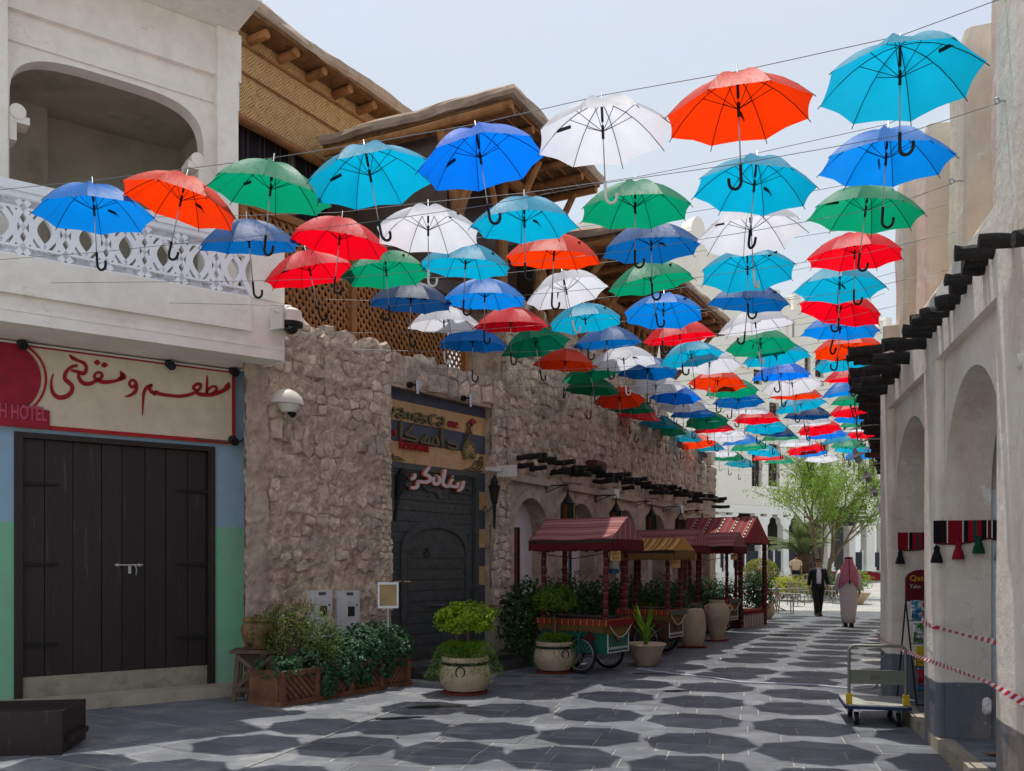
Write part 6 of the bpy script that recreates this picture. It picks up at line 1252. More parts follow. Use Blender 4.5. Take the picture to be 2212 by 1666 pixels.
# wall pots hung between arches
# ---------------------------------------------------------------- carts
M['cart_red'] = stripes('red_striped_cloth', 'Y', 7.0, [(0, srgb(150, 98, 98)), (0.40, srgb(174, 126, 122)), (0.60, srgb(62, 50, 60)), (0.70, srgb(160, 110, 108)), (0.84, srgb(124, 76, 78))], dash=('X', 34, srgb(176, 104, 104), 0.60, 0.72))
M['cart_yellow'] = stripes('yellow_striped_cloth', 'X', 4.2, [(0, srgb(186, 138, 70)), (0.25, srgb(218, 200, 170)), (0.32, srgb(182, 132, 66)), (0.5, srgb(140, 80, 56)), (0.58, srgb(190, 146, 80)), (0.8, srgb(124, 96, 72))])
M['cart_bed'] = stripes('patterned_stall_cloth', 'X', 2.6, [(0, srgb(132, 60, 62)), (0.30, srgb(170, 112, 106)), (0.40, srgb(30, 24, 28)), (0.45, srgb(214, 200, 186)), (0.55, srgb(30, 24, 28)), (0.60, srgb(136, 60, 62)), (0.85, srgb(120, 90, 90))], dash=('Y', 9, srgb(40, 30, 34), 0.45, 0.55))
M['fringe'] = mat('maroon_fringe', srgb(92, 26, 30), 0.95, 0.3, 40); M['fringe_y'] = mat('brown_fringe', srgb(120, 90, 50), 0.95, 0.3, 40)
M['wrap'] = stripes('cloth_wrapped_post', 'Z', 8.0, [(0, srgb(104, 44, 38)), (0.4, srgb(70, 72, 80)), (0.52, srgb(132, 72, 48)), (0.72, srgb(40, 30, 34)), (0.84, srgb(98, 40, 36))])
M['cart_top'] = stripes('counter_cloth', 'X', 9.0, [(0, srgb(150, 60, 36)), (0.35, srgb(200, 130, 70)), (0.5, srgb(120, 36, 34)), (0.75, srgb(90, 100, 90)), (0.85, srgb(150, 50, 36))])
M['cart_green'] = mat('green_cart_paint', srgb(28, 92, 74), 0.5, 0.15, 6); M['cart_brown'] = mat('brown_cart_paint', srgb(84, 58, 42), 0.6, 0.2, 6)
M['tyre'] = mat('tyre', srgb(30, 30, 32), 0.8, 0.1, 20, 0.3, 80); M['rim'] = mat('wheel_rim', srgb(170, 170, 176), 0.35, 0.05, 10, metal=0.8)
M['tan_tag'] = mat('tan_tag', srgb(186, 136, 84), 0.7, 0.1, 6)
mb = MB(); RWh = 0.26
mb.tube([(RWh * math.cos(i * pi / 14), 0, RWh * math.sin(i * pi / 14)) for i in range(29)], 0.022, 8, cap=False); tyre_me = mesh_of(mb, 'tyre', M['tyre'])
mb = MB(); mb.tube([(0.228 * math.cos(i * pi / 14), 0, 0.228 * math.sin(i * pi / 14)) for i in range(29)], 0.010, 6, cap=False); rim_me = mesh_of(mb, 'rim', M['rim'])
mb = MB()
for i in range(18): a = i * pi / 9; b = a + 0.35 * (1 if i % 2 else -1); mb.tube([(0.02 * math.cos(b), 0.02 * (1 if i % 2 else -1), 0.02 * math.sin(b)), (0.225 * math.cos(a), 0, 0.225 * math.sin(a))], 0.0022, 4)
mb.tube([(0, -0.035, 0), (0, 0.035, 0)], 0.018, 8); spoke_me = mesh_of(mb, 'spokes', M['rim'])
def cart(lab, loc, rz, roof_m, fr_m, body_m, L_=1.5, W_=0.86, word=None, scale=1.0, wheels=True, ridge=2.32, eave=1.98):
    """local x across the street (+x end faces the street), y along it"""
    t = thing('market_cart', lab, 'cart', loc, rz, 'canopied market carts in a row'); hx, hy = L_ / 2, W_ / 2
    mb = MB(); th = 0.02
    for s_ in (-1, 1):
        vs = [(-hx, s_ * hy, eave), (hx, s_ * hy, eave), (hx, 0, ridge), (-hx, 0, ridge)]; vs2 = [(a, b, c - th) for a, b, c in vs]
        n = 8
        for i in range(n):
            x0_, x1_ = -hx + L_ * i / n, -hx + L_ * (i + 1) / n; sag = lambda x: 0.012 * math.sin((x + hx) / L_ * pi * 3)
            for j in range(4):
                f0, f1 = j / 4, (j + 1) / 4
                pp = lambda x, f: (x, s_ * hy * (1 - f), eave + (ridge - eave) * f - 0.035 * math.sin(pi * f) + sag(x) * (1 - f))
                a, b, c, d = pp(x0_, f0), pp(x1_, f0), pp(x1_, f1), pp(x0_, f1); lo = lambda q: (q[0], q[1], q[2] - th)
                mb.add([a, b, c, d, lo(a), lo(b), lo(c), lo(d)], [(0, 1, 2, 3), (7, 6, 5, 4)] if s_ < 0 else [(3, 2, 1, 0), (4, 5, 6, 7)])
    for x in (-hx, hx): mb.add([(x, -hy, eave), (x, hy, eave), (x, 0, ridge)], [(0, 1, 2)]); mb.add([(x - 0.015, -hy, eave), (x - 0.015, hy, eave), (x - 0.015, 0, ridge)], [(2, 1, 0)])
    mb.build('canopy_cloth', roof_m, t)
    mb = MB()
    def fringe(a, b):
        a, b = Vector(a), Vector(b); n = int((b - a).length / 0.03)
        for i in range(n):
            p, q = a + (b - a) * (i / n), a + (b - a) * ((i + 1) / n); d_ = 0.16 + rnd.uniform(-0.02, 0.015); ou = Vector((0, 0, 0)); nn = (b - a).cross(Vector((0, 0, 1))).normalized() * rnd.uniform(-0.008, 0.008)
            mb.add([p, q, q + nn - Vector((0, 0, d_)), p + nn - Vector((0, 0, d_))], [(0, 1, 2, 3)]); k2 = (b - a).cross(Vector((0, 0, 1))).normalized() * 0.012
            mb.add([p + k2, q + k2, q + nn + k2 - Vector((0, 0, d_)), p + nn + k2 - Vector((0, 0, d_))], [(3, 2, 1, 0)])
    e = eave - 0.005; fringe((-hx, -hy, e), (hx, -hy, e)); fringe((hx, -hy, e), (hx, hy, e)); fringe((hx, hy, e), (-hx, hy, e)); fringe((-hx, hy, e), (-hx, -hy, e)); mb.build('fringe', fr_m, t)
    mb = MB()
    for y in (-hy, hy): mb.bar((-hx, y, eave - 0.03), (hx, y, eave - 0.03), 0.04, 0.04)
    for x in (-hx + 0.02, hx - 0.02): mb.bar((x, -hy + 0.02, eave - 0.03), (x, hy - 0.02, eave - 0.03), 0.04, 0.04)
    mb.build('canopy_frame', M['dark_wood'], t)
    bx0, bx1, by = -hx + 0.12, hx - 0.16, hy - 0.10; zc_ = 0.80
    for x in (bx0 + 0.05, bx1 - 0.05):
        for y in (-by + 0.05, by - 0.05):
            mb = MB(); n = 14; mb.tube([(x + rnd.uniform(-0.006, 0.006), y + rnd.uniform(-0.006, 0.006), zc_ + (eave - 0.05 - zc_) * i / n) for i in range(n + 1)], [0.036 + 0.008 * (i % 2) for i in range(n + 1)], 8, jit=0.05); mb.build('post', M['wrap'], t)
    mb = MB(); mb.bx(bx0 - 0.04, bx1 + 0.04, -by - 0.04, by + 0.04, zc_ - 0.09, zc_); mb.build('counter', M['cart_top'], t)
    for q in range(3): mb = MB(); w_ = (bx1 - bx0 - 0.3) / 3; mb.bx(bx0 + 0.12 + q * (w_ + 0.03), bx0 + 0.12 + q * (w_ + 0.03) + w_, -by + 0.1, by - 0.1, zc_ + 0.002, zc_ + 0.035); mb.build('tray', M['dark_wood'], t)
    mb = MB(); mb.bx(bx0 + 0.02, bx1 - 0.02, -by + 0.02, by - 0.02, 0.30, zc_ - 0.09); bo = mb.build('body', body_m, t)
    for s_ in (-1, 1):
        for xx in (bx0 + 0.3, bx1 - 0.3): mb = MB(); y = s_ * (by - 0.015); mb.prism([(0, 0.12), (0.10, 0), (0, -0.12), (-0.10, 0)], lambda a, b, q: (xx + a, y + s_ * q, 0.52 + b), 0.0, 0.006); mb.build('diamond_panel', M['fringe'], bo, fix=True)
    mb = MB(); x = bx1 - 0.015; mb.prism([(0, 0.10), (0.09, 0), (0, -0.10), (-0.09, 0)], lambda a, b, q: (x + q, a, 0.54 + b), 0.0, 0.006); mb.build('diamond_panel', M['fringe'], bo, fix=True)
    mb = MB()
    for (a, b) in (((-by + 0.03, 0.32), (by - 0.03, 0.32)), ((-by + 0.03, 0.68), (by - 0.03, 0.68)), ((-by + 0.04, 0.33), (-by + 0.04, 0.67)), ((by - 0.04, 0.33), (by - 0.04, 0.67))): mb.bar((x + 0.005, a[0], a[1]), (x + 0.005, b[0], b[1]), 0.012, 0.012)
    for q in range(8): y0_ = -by + 0.05 + q * (2 * by - 0.1) / 8; y1_ = y0_ + (2 * by - 0.1) / 16; mb.bar((x + 0.005, y0_, 0.36), (x + 0.005, y1_, 0.40), 0.008, 0.008); mb.bar((x + 0.005, y1_, 0.40), (x + 0.005, y0_ + (2 * by - 0.1) / 8, 0.36), 0.008, 0.008)
    mb.build('painted_border', M['cab'], bo)
    mb = MB()
    for q in range(34): y0_ = -by + q * 2 * by / 34; mb.bx(x + 0.006, x + 0.014, y0_, y0_ + 2 * by / 40, 0.70 - 0.10 - rnd.uniform(0, 0.03) - 0.10 * max(0, 1 - abs(q - 17) / 8), 0.72)
    for q in range(60):
        x0_ = bx0 + q * (bx1 - bx0) / 60
        for s_ in (-1, 1): mb.bx(x0_, x0_ + 0.013, s_ * (by + 0.02), s_ * (by + 0.03), 0.62 + rnd.uniform(-0.02, 0.02), 0.715)
    mb.build('counter_tassels', M['fringe_y'], t)
    # string of little bulbs
    mb = MB(); cat = [(x + 0.05, -by + (2 * by) * i / 12, 0.74 - 0.20 * math.sin(pi * i / 12)) for i in range(13)]; mb.tube(cat, 0.006, 5); mb.build('light_string', M['plastic_w'], t)
    mb = MB(); mb.tube([(bx0, -by, 1.78), (0, -by, 1.70), (bx1, -by, 1.78)], 0.008, 5); mb.build('cord', M['fringe'], t)
    if wheels:
        for y in (-by - 0.07, by + 0.05):
            wh = D.objects.new('wheel', None); COL.objects.link(wh); wh.parent = t; wh.location = (hx - 0.58, y, 0.282); link('tyre', tyre_me, wh); link('rim', rim_me, wh); link('spokes', spoke_me, wh)
            mb = MB(); mb.tube([(hx - 0.58, y - 0.04 if y < 0 else y + 0.04, 0.28), (hx - 0.58, y - 0.04 if y < 0 else y + 0.04, 0.58), (hx - 0.58, y * 0.8, 0.62)], 0.018, 6); mb.build('fork', body_m, t)
        wh = D.objects.new('wheel', None); COL.objects.link(wh); wh.parent = t; wh.location = (-hx + 0.45, 0, 0.282); link('tyre', tyre_me, wh); link('rim', rim_me, wh); link('spokes', spoke_me, wh)
    if word is not None:
        mb = MB(); mb.bx(-0.075, 0.075, -0.006, 0.006, -0.14, 0.0); tg = mb.build('name_tag', M['tan_tag'], t); tg.location = (hx - 0.03, -hy + 0.12, eave - 0.17); tg.rotation_euler = (0, 0, -rz)
        if word: text_mesh('tag_text', word, M['dark_wood'], 0.085, 0.002, tg, (-0.04, -0.0075, -0.125), 0.0, 0.05)
        mb = MB(); f3 = lambda a, b, q: (a, -0.0075 - q, b)
        for st in ([(0.055, -0.045, 0.008), (0.045, -0.03, 0.008), (0.03, -0.045, 0.008), (0.01, -0.05, 0.008)], [(0.0, -0.03, 0.008), (-0.005, -0.055, 0.008), (-0.03, -0.055, 0.008), (-0.06, -0.045, 0.008)], [(-0.02, -0.03, 0.006), (-0.015, -0.03, 0.006)]): ribbon(mb, f3, st, 0, 0.002)
        mb.build('tag_script', M['dark_wood'], tg)
    return t
crz = math.atan2(-0.62, 0.79)
def cart_at(px, py): return G(px, py)
cart('maroon-roofed green cart with spoked wheels, nearest of the row', (1.12, 14.02, 0), crz, M['cart_red'], M['fringe'], M['cart_green'], word='foul')
cart('yellow striped cart with brown body, second of the row', (2.55, 16.75, 0), crz + 0.02, M['cart_yellow'], M['fringe_y'], M['cart_brown'], 1.3, 0.8, word='', ridge=2.08, eave=1.86)
cart('long maroon-roofed cart behind the yellow one', (3.2, 19.6, 0), crz + 0.05, M['cart_red'], M['fringe'], M['cart_brown'], 1.75, 0.9, word='', ridge=2.35, eave=2.0)
cart('small maroon-roofed cart, fourth of the row', (4.75, 21.7, 0), crz + 0.05, M['cart_red'], M['fringe'], M['cart_brown'], 1.3, 0.85, word='', ridge=2.35, eave=2.02)
# last stall: high roof on thick wrapped posts with a low bench
q = Vector((5.48, 24.4, 0)); t = thing('market_stall', 'tall stall with dark red patterned roof and low bench ending the row', 'stall', q, crz + 0.05)
hx, hy, ez, rz_ = 1.05, 0.95, 2.15, 2.85
mb = MB()
for s_ in (-1, 1):
    vs = [(-hx, s_ * hy, ez), (hx, s_ * hy, ez), (hx, 0, rz_), (-hx, 0, rz_)]; mb.add(vs + [(a, b, c - 0.03) for a, b, c in vs], [(0, 1, 2, 3), (7, 6, 5, 4), (0, 4, 5, 1), (1, 5, 6, 2), (0, 3, 7, 4)])
for x in (-hx, hx): mb.add([(x, -hy, ez), (x, hy, ez), (x, 0, rz_), (x - 0.02, -hy, ez), (x - 0.02, hy, ez), (x - 0.02, 0, rz_)], [(0, 1, 2), (5, 4, 3)])
mb.build('canopy_cloth', M['cart_bed'], t)
for x in (-hx + 0.12, hx - 0.12):
    for y in (-hy + 0.1, hy - 0.1): mb = MB(); n = 20; mb.tube([(x, y, (ez - 0.02) * i / n) for i in range(n + 1)], [0.06 + 0.008 * (i % 2) for i in range(n + 1)], 10, jit=0.04); mb.build('post', M['wrap'], t)
mb = MB(); mb.bx(-hx + 0.2, hx - 0.1, -hy + 0.2, hy - 0.2, 0.0, 0.32); mb.build('bench', M['cart_bed'], t); mb = MB(); mb.bx(-hx + 0.18, hx - 0.08, -hy + 0.18, hy - 0.18, 0.325, 0.42); mb.build('cushion', M['cart_top'], t)
# lantern hanging under first cart
t = thing('storm_lantern', 'teal storm lantern hanging under the eave of the first cart', 'lantern', (1.5, 13.55, 1.48), 0); tl_ = mat('teal_tin', srgb(18, 66, 86), 0.5, 0.2, 10)
mb = MB(); mb.lathe([(0.075, 0), (0.08, 0.05), (0.045, 0.07)], 12); mb.lathe([(0.04, 0.19), (0.055, 0.2), (0.05, 0.24), (0.02, 0.27)], 12); mb.build('tank', tl_, t); mb = MB(); mb.lathe([(0.04, 0.07), (0.06, 0.12), (0.04, 0.19)], 12); mb.build('globe', M['lampglass'], t); mb = MB(); mb.tube([(0.075, 0, 0.03), (0.08, 0, 0.15), (0.05, 0, 0.25)], 0.008, 5); mb.tube([(-0.075, 0, 0.03), (-0.08, 0, 0.15), (-0.05, 0, 0.25)], 0.008, 5); mb.tube([(-0.05, 0, 0.24), (0, 0, 0.34), (0.05, 0, 0.24)], 0.004, 5); mb.build('frame', tl_, t)
# pots between carts
q = G(1395, 1437); t = thing('bowl_pot', 'shallow flared pot with long pointed leaves beside the first cart', 'pot', q); mb = MB(); mb.lathe([(0.15, 0), (0.17, 0.03), (0.24, 0.16), (0.29, 0.28), (0.33, 0.33), (0.32, 0.355), (0.26, 0.33), (0.001, 0.30)], 28); mb.build('bowl', M['pot'], t, smooth=True)
mb = MB(); spk = M['leaf_fern']
for i in range(34):
    a = rnd.uniform(0, 6.28); L_ = rnd.uniform(0.45, 0.85); ln = rnd.uniform(0.15, 0.45); d_ = Vector((math.cos(a), math.sin(a), 0)); sd_ = Vector((-math.sin(a), math.cos(a), 0)) * 0.022; pv = None
    for k in range(5):
        f = k / 4; p = d_ * ln * f ** 1.5 + Vector((0, 0, L_ * f - 0.12 * f * f)); w_ = (1 - f ** 2) + 0.05
        if pv: mb.add([pv[0] - sd_ * pv[1], pv[0] + sd_ * pv[1], p + sd_ * w_, p - sd_ * w_], [(0, 1, 2, 3)])
        pv = (p, w_)
o = mb.build('sword_leaves', spk); o.location = q + Vector((0, 0, 0.3)); tag(o, 'long bright green sword leaves growing in the flared pot', 'plant')
q = G(1496, 1398); t = thing('ribbed_jar', 'tall tan jar with horizontal ribs between the carts', 'jar', q); mb = MB(); pr = [(0.17, 0.02)]
for i in range(34): f = i / 33; r0 = 0.17 + 0.085 * math.sin(pi * min(1, f * 0.78 + 0.08)); pr.append((r0 + (0.006 if i % 2 else 0), 0.03 + f * 0.70))
mb.lathe(pr + [(0.19, 0.75), (0.15, 0.74), (0.15, 0.6), (0.001, 0.6)], 28); mb.build('body', M['pot'], t, smooth=True); mb = MB(); mb.lathe([(0.001, 0.01), (0.26, 0.012), (0.29, 0.03), (0.27, 0.0)], 24); mb.build('saucer', M['saucer'], t)
q = G(1549, 1384); t = thing('amphora', 'tan amphora with small handles standing between the far carts', 'jar', q); mb = MB(); mb.lathe([(0.12, 0.02), (0.15, 0.1), (0.24, 0.42), (0.27, 0.6), (0.24, 0.72), (0.16, 0.80), (0.17, 0.85), (0.13, 0.85), (0.12, 0.7), (0.001, 0.7)], 28); mb.build('body', M['pot'], t, smooth=True)
for s_ in (-1, 1): mb = MB(); mb.tube([(s_ * 0.2, -0.1, 0.76), (s_ * 0.29, -0.12, 0.72), (s_ * 0.26, -0.12, 0.62)], 0.02, 6); mb.build('handle', M['pot'], t)
mb = MB(); mb.lathe([(0.001, 0.01), (0.22, 0.012), (0.25, 0.03), (0.23, 0.0)], 24); mb.build('saucer', M['saucer'], t)
q = G(1640, 1338); t = thing('round_pot', 'round stone pot of the flowering bush at the end of the cart row', 'pot', q + Vector((0.25, 0.35, 0))); mb = MB(); mb.lathe([(0.18, 0), (0.28, 0.12), (0.31, 0.26), (0.27, 0.4), (0.29, 0.45), (0.24, 0.45), (0.001, 0.4)], 24); mb.build('bowl', M['pot'], t, smooth=True)
t = thing('flowering_bush', 'dark bush with pink flowers spilling past the last stall', 'bush', q + Vector((0.05, 0.35, 0.4))); mb = MB(); crown(mb, (0, 0, 0.42), (0.52, 0.55, 0.68), 1900, 0.09, rnd, 0.3, 0.4, 0.6, 0.35); mb.build('foliage', M['leaf_dark'], t); mb = MB(); crown(mb, (0, 0, 0.42), (0.55, 0.58, 0.7), 50, 0.08, rnd, 0.9, 0.4, 0.9, 0.3); mb.build('flowers', M['pink'], t)
mb = MB(); [mb.tube([(0, 0, 0), (0.3 * math.cos(a), 0.3 * math.sin(a), 0.5)], [0.02, 0.008], 5) for a in (0, 1.5, 3, 4.5)]; mb.build('stems', M['trunk'], t)
for i, (x, y, lab) in enumerate(((3.05, 18.2, 'green leafy shrub between the second and third cart'), (4.1, 20.75, 'green leafy shrub with lamp between the third and fourth cart'), (5.3, 22.9, 'green leafy shrub before the last stall'))):
    t = thing('shrub', lab, 'shrub', (x, y, 0)); mb = MB(); crown(mb, (0, 0, 0.75), (0.55, 0.5, 0.55), 1100, 0.085, rnd, 0.3, 0.4, 0.6, 0.35); mb.build('foliage', M['leaf_dark'], t); mb = MB(); [mb.tube([(0, 0, 0), (0.2 * math.cos(a), 0.2 * math.sin(a), 0.8)], [0.02, 0.008], 5) for a in (0, 1.5, 3, 4.5)]; mb.build('stems', M['trunk'], t)

# ================================================================ right-hand street objects
# platform trolley
tz = G(1843, 1565); t = thing('platform_trolley', 'grey platform trolley with folding handle and blue-edged deck by the kerb', 'trolley', (0, 0, 0), 0)
gx0, gx1 = P(1834, 0, 9.32).x, P(1957, 0, 9.32).x; TW = 0.536; t.location = (gx0, 9.32, 0); t.rotation_euler = (0, 0, rad(-14)); DZ = 0.205
grey = mat('trolley_paint', srgb(126, 126, 114), 0.45, 0.1, 6, metal=0.2); blue = mat('blue_bumper', srgb(34, 48, 88), 0.6, 0.1, 6); yel = mat('yellow_bracket', srgb(206, 170, 30), 0.5, 0.1, 6); deckm = mat('deck_mat', srgb(150, 150, 142), 0.6, 0.15, 5, c2=srgb(110, 112, 110), c2s=4)
mb = MB(); soft_box(mb, -0.045, TW + 0.045, -0.10, 0.68, DZ - 0.035, DZ - 0.004, 0.04, 0.0); mb.build('bumper', blue, t)
mb = MB(); soft_box(mb, -0.035, TW + 0.035, -0.09, 0.67, DZ - 0.03, DZ + 0.004, 0.035, 0.0); mb.build('deck', deckm, t)
hz = 0.80; rr_ = 0.06; hp = [(0.0, 0, DZ), (0.0, 0, hz - rr_)] + [(rr_ - rr_ * math.cos(a * pi / 8), 0, hz - rr_ + rr_ * math.sin(a * pi / 8)) for a in range(1, 5)] + [(TW - rr_ + rr_ * math.sin(a * pi / 8), 0, hz - rr_ + rr_ * math.cos(a * pi / 8)) for a in range(0, 5)] + [(TW, 0, DZ)]
mb = MB(); mb.tube(hp, 0.0155, 10); mb.build('handle', grey, t, smooth=True)
mb = MB(); mb.box((TW / 2, 0, 0.485), (TW - 0.02, 0.012, 0.125)); mb.box((TW / 2, 0, 0.55), (TW - 0.02, 0.02, 0.012)); mb.box((TW / 2, 0, 0.42), (TW - 0.02, 0.02, 0.012)); mb.build('crossplate', grey, t)
mb = MB(); mb.box((TW / 2 - 0.02, -0.0075, 0.485), (0.09, 0.002, 0.05)); mb.build('worn_sticker', mat('worn_sticker', srgb(110, 104, 92), 0.8, 0.3, 60), t)
for x in (0, TW): mb = MB(); mb.box((x, -0.01, DZ + 0.06), (0.055, 0.06, 0.10)); mb.build('bracket', yel, t)
for x in (0.07, TW - 0.07):
    for y in (0.0, 0.56):
        wh = D.objects.new('castor', None); COL.objects.link(wh); wh.parent = t; wh.location = (x, y, 0.066); mb = MB(); mb.tube([(-0.02, 0, 0), (0.02, 0, 0)], 0.066, 18); mb.build('tyre', M['tyre'], wh, smooth=True); mb = MB(); mb.tube([(-0.022, 0, 0), (0.022, 0, 0)], 0.03, 10); mb.build('hub', M['steel'], wh); mb = MB(); mb.bar((-0.028, 0, 0.0), (-0.028, 0.02, 0.10), 0.03, 0.006, up=(1, 0, 0)); mb.bar((0.028, 0, 0.0), (0.028, 0.02, 0.10), 0.03, 0.006, up=(1, 0, 0)); mb.build('fork', M['steel'], wh)
# hose across the paving
hp = [G(x, y) for x, y in ((1375, 1447), (1460, 1458), (1540, 1466), (1600, 1476), (1680, 1479), (1760, 1482), (1810, 1487), (1850, 1491), (1885, 1488), (1900, 1478))]
mb = MB(); sm = []
for i in range(len(hp) - 1):
    for s_ in range(4): f = s_ / 4; sm.append(hp[i] * (1 - f) + hp[i + 1] * f + Vector((0, 0, 0.014)))
mb.tube(sm, 0.011, 7); tag(mb.build('hose', mat('grey_hose', srgb(190, 190, 198), 0.4, 0.08, 5), smooth=True), 'pale grey hose running across the paving to the right pillar', 'hose')
# barrier tape
def tape(name, lab, pts, wd):
    k = NT(name + '_film'); b = k.b; b.inputs['Roughness'].default_value = 0.35; uvn = k.new('ShaderNodeUVMap'); sp = k.new('ShaderNodeSeparateXYZ'); k.l(uvn.outputs['UV'], sp.inputs[0]); m1 = k.new('ShaderNodeMath', operation='ADD'); k.l(sp.outputs['X'], m1.inputs[0]); k.l(sp.outputs['Y'], m1.inputs[1]); f = k.new('ShaderNodeMath', operation='FRACT'); k.l(m1.outputs[0], f.inputs[0]); g = k.new('ShaderNodeMath', operation='GREATER_THAN'); g.inputs[1].default_value = 0.5; k.l(f.outputs[0], g.inputs[0])
    mx_ = k.new('ShaderNodeMixRGB'); mx_.inputs['Color1'].default_value = col4(srgb(226, 220, 226)); mx_.inputs['Color2'].default_value = col4(srgb(196, 34, 54)); k.l(g.outputs[0], mx_.inputs['Fac']); k.l(mx_.outputs['Color'], b.inputs['Base Color'])
    pts = [Vector(p) for p in pts]; q = []; 
    for i in range(len(pts) - 1):
        n = max(2, int((pts[i + 1] - pts[i]).length / 0.05))
        for s_ in range(n): q.append(pts[i] * (1 - s_ / n) + pts[i + 1] * (s_ / n))
    q.append(pts[-1]); vs = []; uvs = []; dist = 0
    for i, p in enumerate(q):
        if i: dist += (p - q[i - 1]).length
        tw = 0.5 * math.sin(dist * 1.7); w_ = wd * (0.8 + 0.2 * math.cos(dist * 3)); d_ = (q[min(i + 1, len(q) - 1)] - q[max(0, i - 1)]).normalized(); s2 = d_.cross(Vector((0, 0, 1))).normalized(); up = Vector((0, 0, 1)) * math.cos(tw) + s2 * math.sin(tw)
        vs += [p + up * w_ / 2, p - up * w_ / 2]; uvs += [(dist / 0.14, 0), (dist / 0.14, 0.5)]
    fs = [(2 * i, 2 * i + 1, 2 * i + 3, 2 * i + 2) for i in range(len(q) - 1)]; me = D.meshes.new(name); me.from_pydata(vs, [], fs); ul = me.uv_layers.new(name='UVMap')
    for lp in me.loops: ul.data[lp.index].uv = uvs[lp.vertex_index]
    me.materials.append(k.m); o = link(name, me); md = o.modifiers.new('thick', 'SOLIDIFY'); md.thickness = 0.0015; tag(o, lab, 'tape', 'red and white barrier tapes')
def rp(u, v, z): return R.w(u, v, z)
tape('barrier_tape', 'red and white barrier tape sloping across the front of the pillars', [rp(11.92, -0.2, 0.72), rp(11.90, 0.03, 0.73), rp(9.25, 0.035, 0.76), rp(6.80, 0.035, 0.83), rp(5.4, 0.035, 0.80)], 0.045)
tape('barrier_tape', 'red and white barrier tape tied round the middle pillar at chest height', [rp(9.10, 0.03, 1.10), rp(8.66, 0.03, 1.08), rp(8.62, -0.02, 1.07), rp(7.9, -0.12, 1.05), rp(6.85, -0.2, 1.06)], 0.05)
# hanging textiles
def textile(u, v0, v1, z0, lab, stops, tass):
    m1 = stripes('bedouin_weave_%d' % int(u * 10), 'Y', 2.1, stops, off=0.1)
    t = thing('woven_hanging', lab, 'textile', R.loc, R.rz, 'woven tasselled hangings'); n = 30; top = []; bot = []
    for i in range(n + 1): f = i / n; v = v0 + (v1 - v0) * f; top.append((v, z0)); bot.append((v, z0 - 0.155 - 0.05 * abs(math.sin(f * pi * 2 + 0.9))))
    mb = MB(); mb.prism(top + bot[::-1], lambda a, b, q: (u - q, a, b), 0.004, 0.018); mb.build('band', m1, t, fix=True)
    mb = MB(); mb.tube([(u - 0.018, a, b) for a, b in bot], 0.008, 5); mb.build('edging', M['fringe'], t)
    for v, z, c in tass:
        mb = MB(); mb.tube([(u - 0.02, v, z0 - 0.16), (u - 0.02, v, z + 0.12)], 0.006, 5); mb.lathe([(0.012, 0.145), (0.028, 0.12), (0.022, 0.10), (0.04, 0.05), (0.052, 0.0), (0.045, -0.008)], 12, (u - 0.045, v, z)); mb.build('tassel', mat('tassel_' + c[0] + '_%d' % int(1000 * abs(v) + u), c[1], 0.95, 0.35, 70, 0.8, 160), t)
blk, red_, grn, gry = ('black', srgb(26, 24, 28)), ('red', srgb(150, 20, 34)), ('green', srgb(16, 78, 54)), ('grey', srgb(140, 138, 132))
ST = [(0, srgb(28, 24, 27)), (0.16, srgb(210, 200, 190)), (0.18, srgb(90, 24, 34)), (0.24, srgb(210, 200, 190)), (0.26, srgb(28, 24, 27)), (0.34, srgb(150, 24, 34)), (0.42, srgb(26, 74, 62)), (0.48, srgb(150, 24, 34)), (0.56, srgb(28, 24, 27)), (0.64, srgb(210, 200, 190)), (0.66, srgb(130, 22, 34)), (0.90, srgb(210, 200, 190)), (0.92, srgb(40, 26, 30))]
textile(8.645, 0.02, -1.2, 2.00, 'striped Bedouin-style hanging with tassels on the wall of the nearer bay', ST, [(0.0, 1.64, blk), (-0.17, 1.67, red_), (-0.33, 1.72, grn), (-0.50, 1.66, gry), (-0.7, 1.66, red_)])
textile(11.255, -0.10, -1.2, 1.98, 'striped hanging with tassels on the wall of the farther bay', ST, [(-0.12, 1.63, blk), (-0.42, 1.60, red_), (-0.7, 1.62, grn)])
# brochure rack
q = Vector((4.41, 9.9, 0.122)); t = thing('brochure_rack', 'black wire brochure rack with maroon header board behind the middle pillar', 'rack', q, rad(6))
mb = MB()
for x in (-0.19, 0.19): mb.tube([(x, -0.22, 0.02), (x, 0.0, 1.12)], 0.010, 6); mb.tube([(x, 0.18, 0.0), (x, 0.0, 1.08)], 0.010, 6)
mb.tube([(-0.19, -0.22, 0.02), (0.19, -0.22, 0.02)], 0.008, 6); mb.build('frame', M['black'], t)
bcol = [srgb(180, 40, 44), srgb(60, 140, 190), srgb(226, 190, 60), srgb(80, 140, 70), srgb(220, 220, 224)]
for k in range(4):
    z = 0.18 + k * 0.24; y = -0.19 + k * 0.042; mb = MB()
    for zz in (0.0, 0.05, 0.10): mb.tube([(-0.19, y - 0.07, z + zz), (0.19, y - 0.07, z + zz)], 0.004, 5)
    for xx in (-0.19, 0, 0.19): mb.tube([(xx, y - 0.07, z + 0.1), (xx, y - 0.07, z), (xx, y, z)], 0.004, 5)
    mb.build('basket', M['black'], t)
    for c in range(3): mb = MB(); mb.box((-0.125 + c * 0.125, y - 0.035, z + 0.11), (0.105, 0.02, 0.21)); o = mb.build('brochure', mat('brochure_%d_%d' % (k, c), bcol[(k * 2 + c * 3) % 5], 0.4, 0.3, 25, c2=bcol[(k + c + 1) % 5], c2s=9, c2lo=0.5, c2hi=0.52), t)
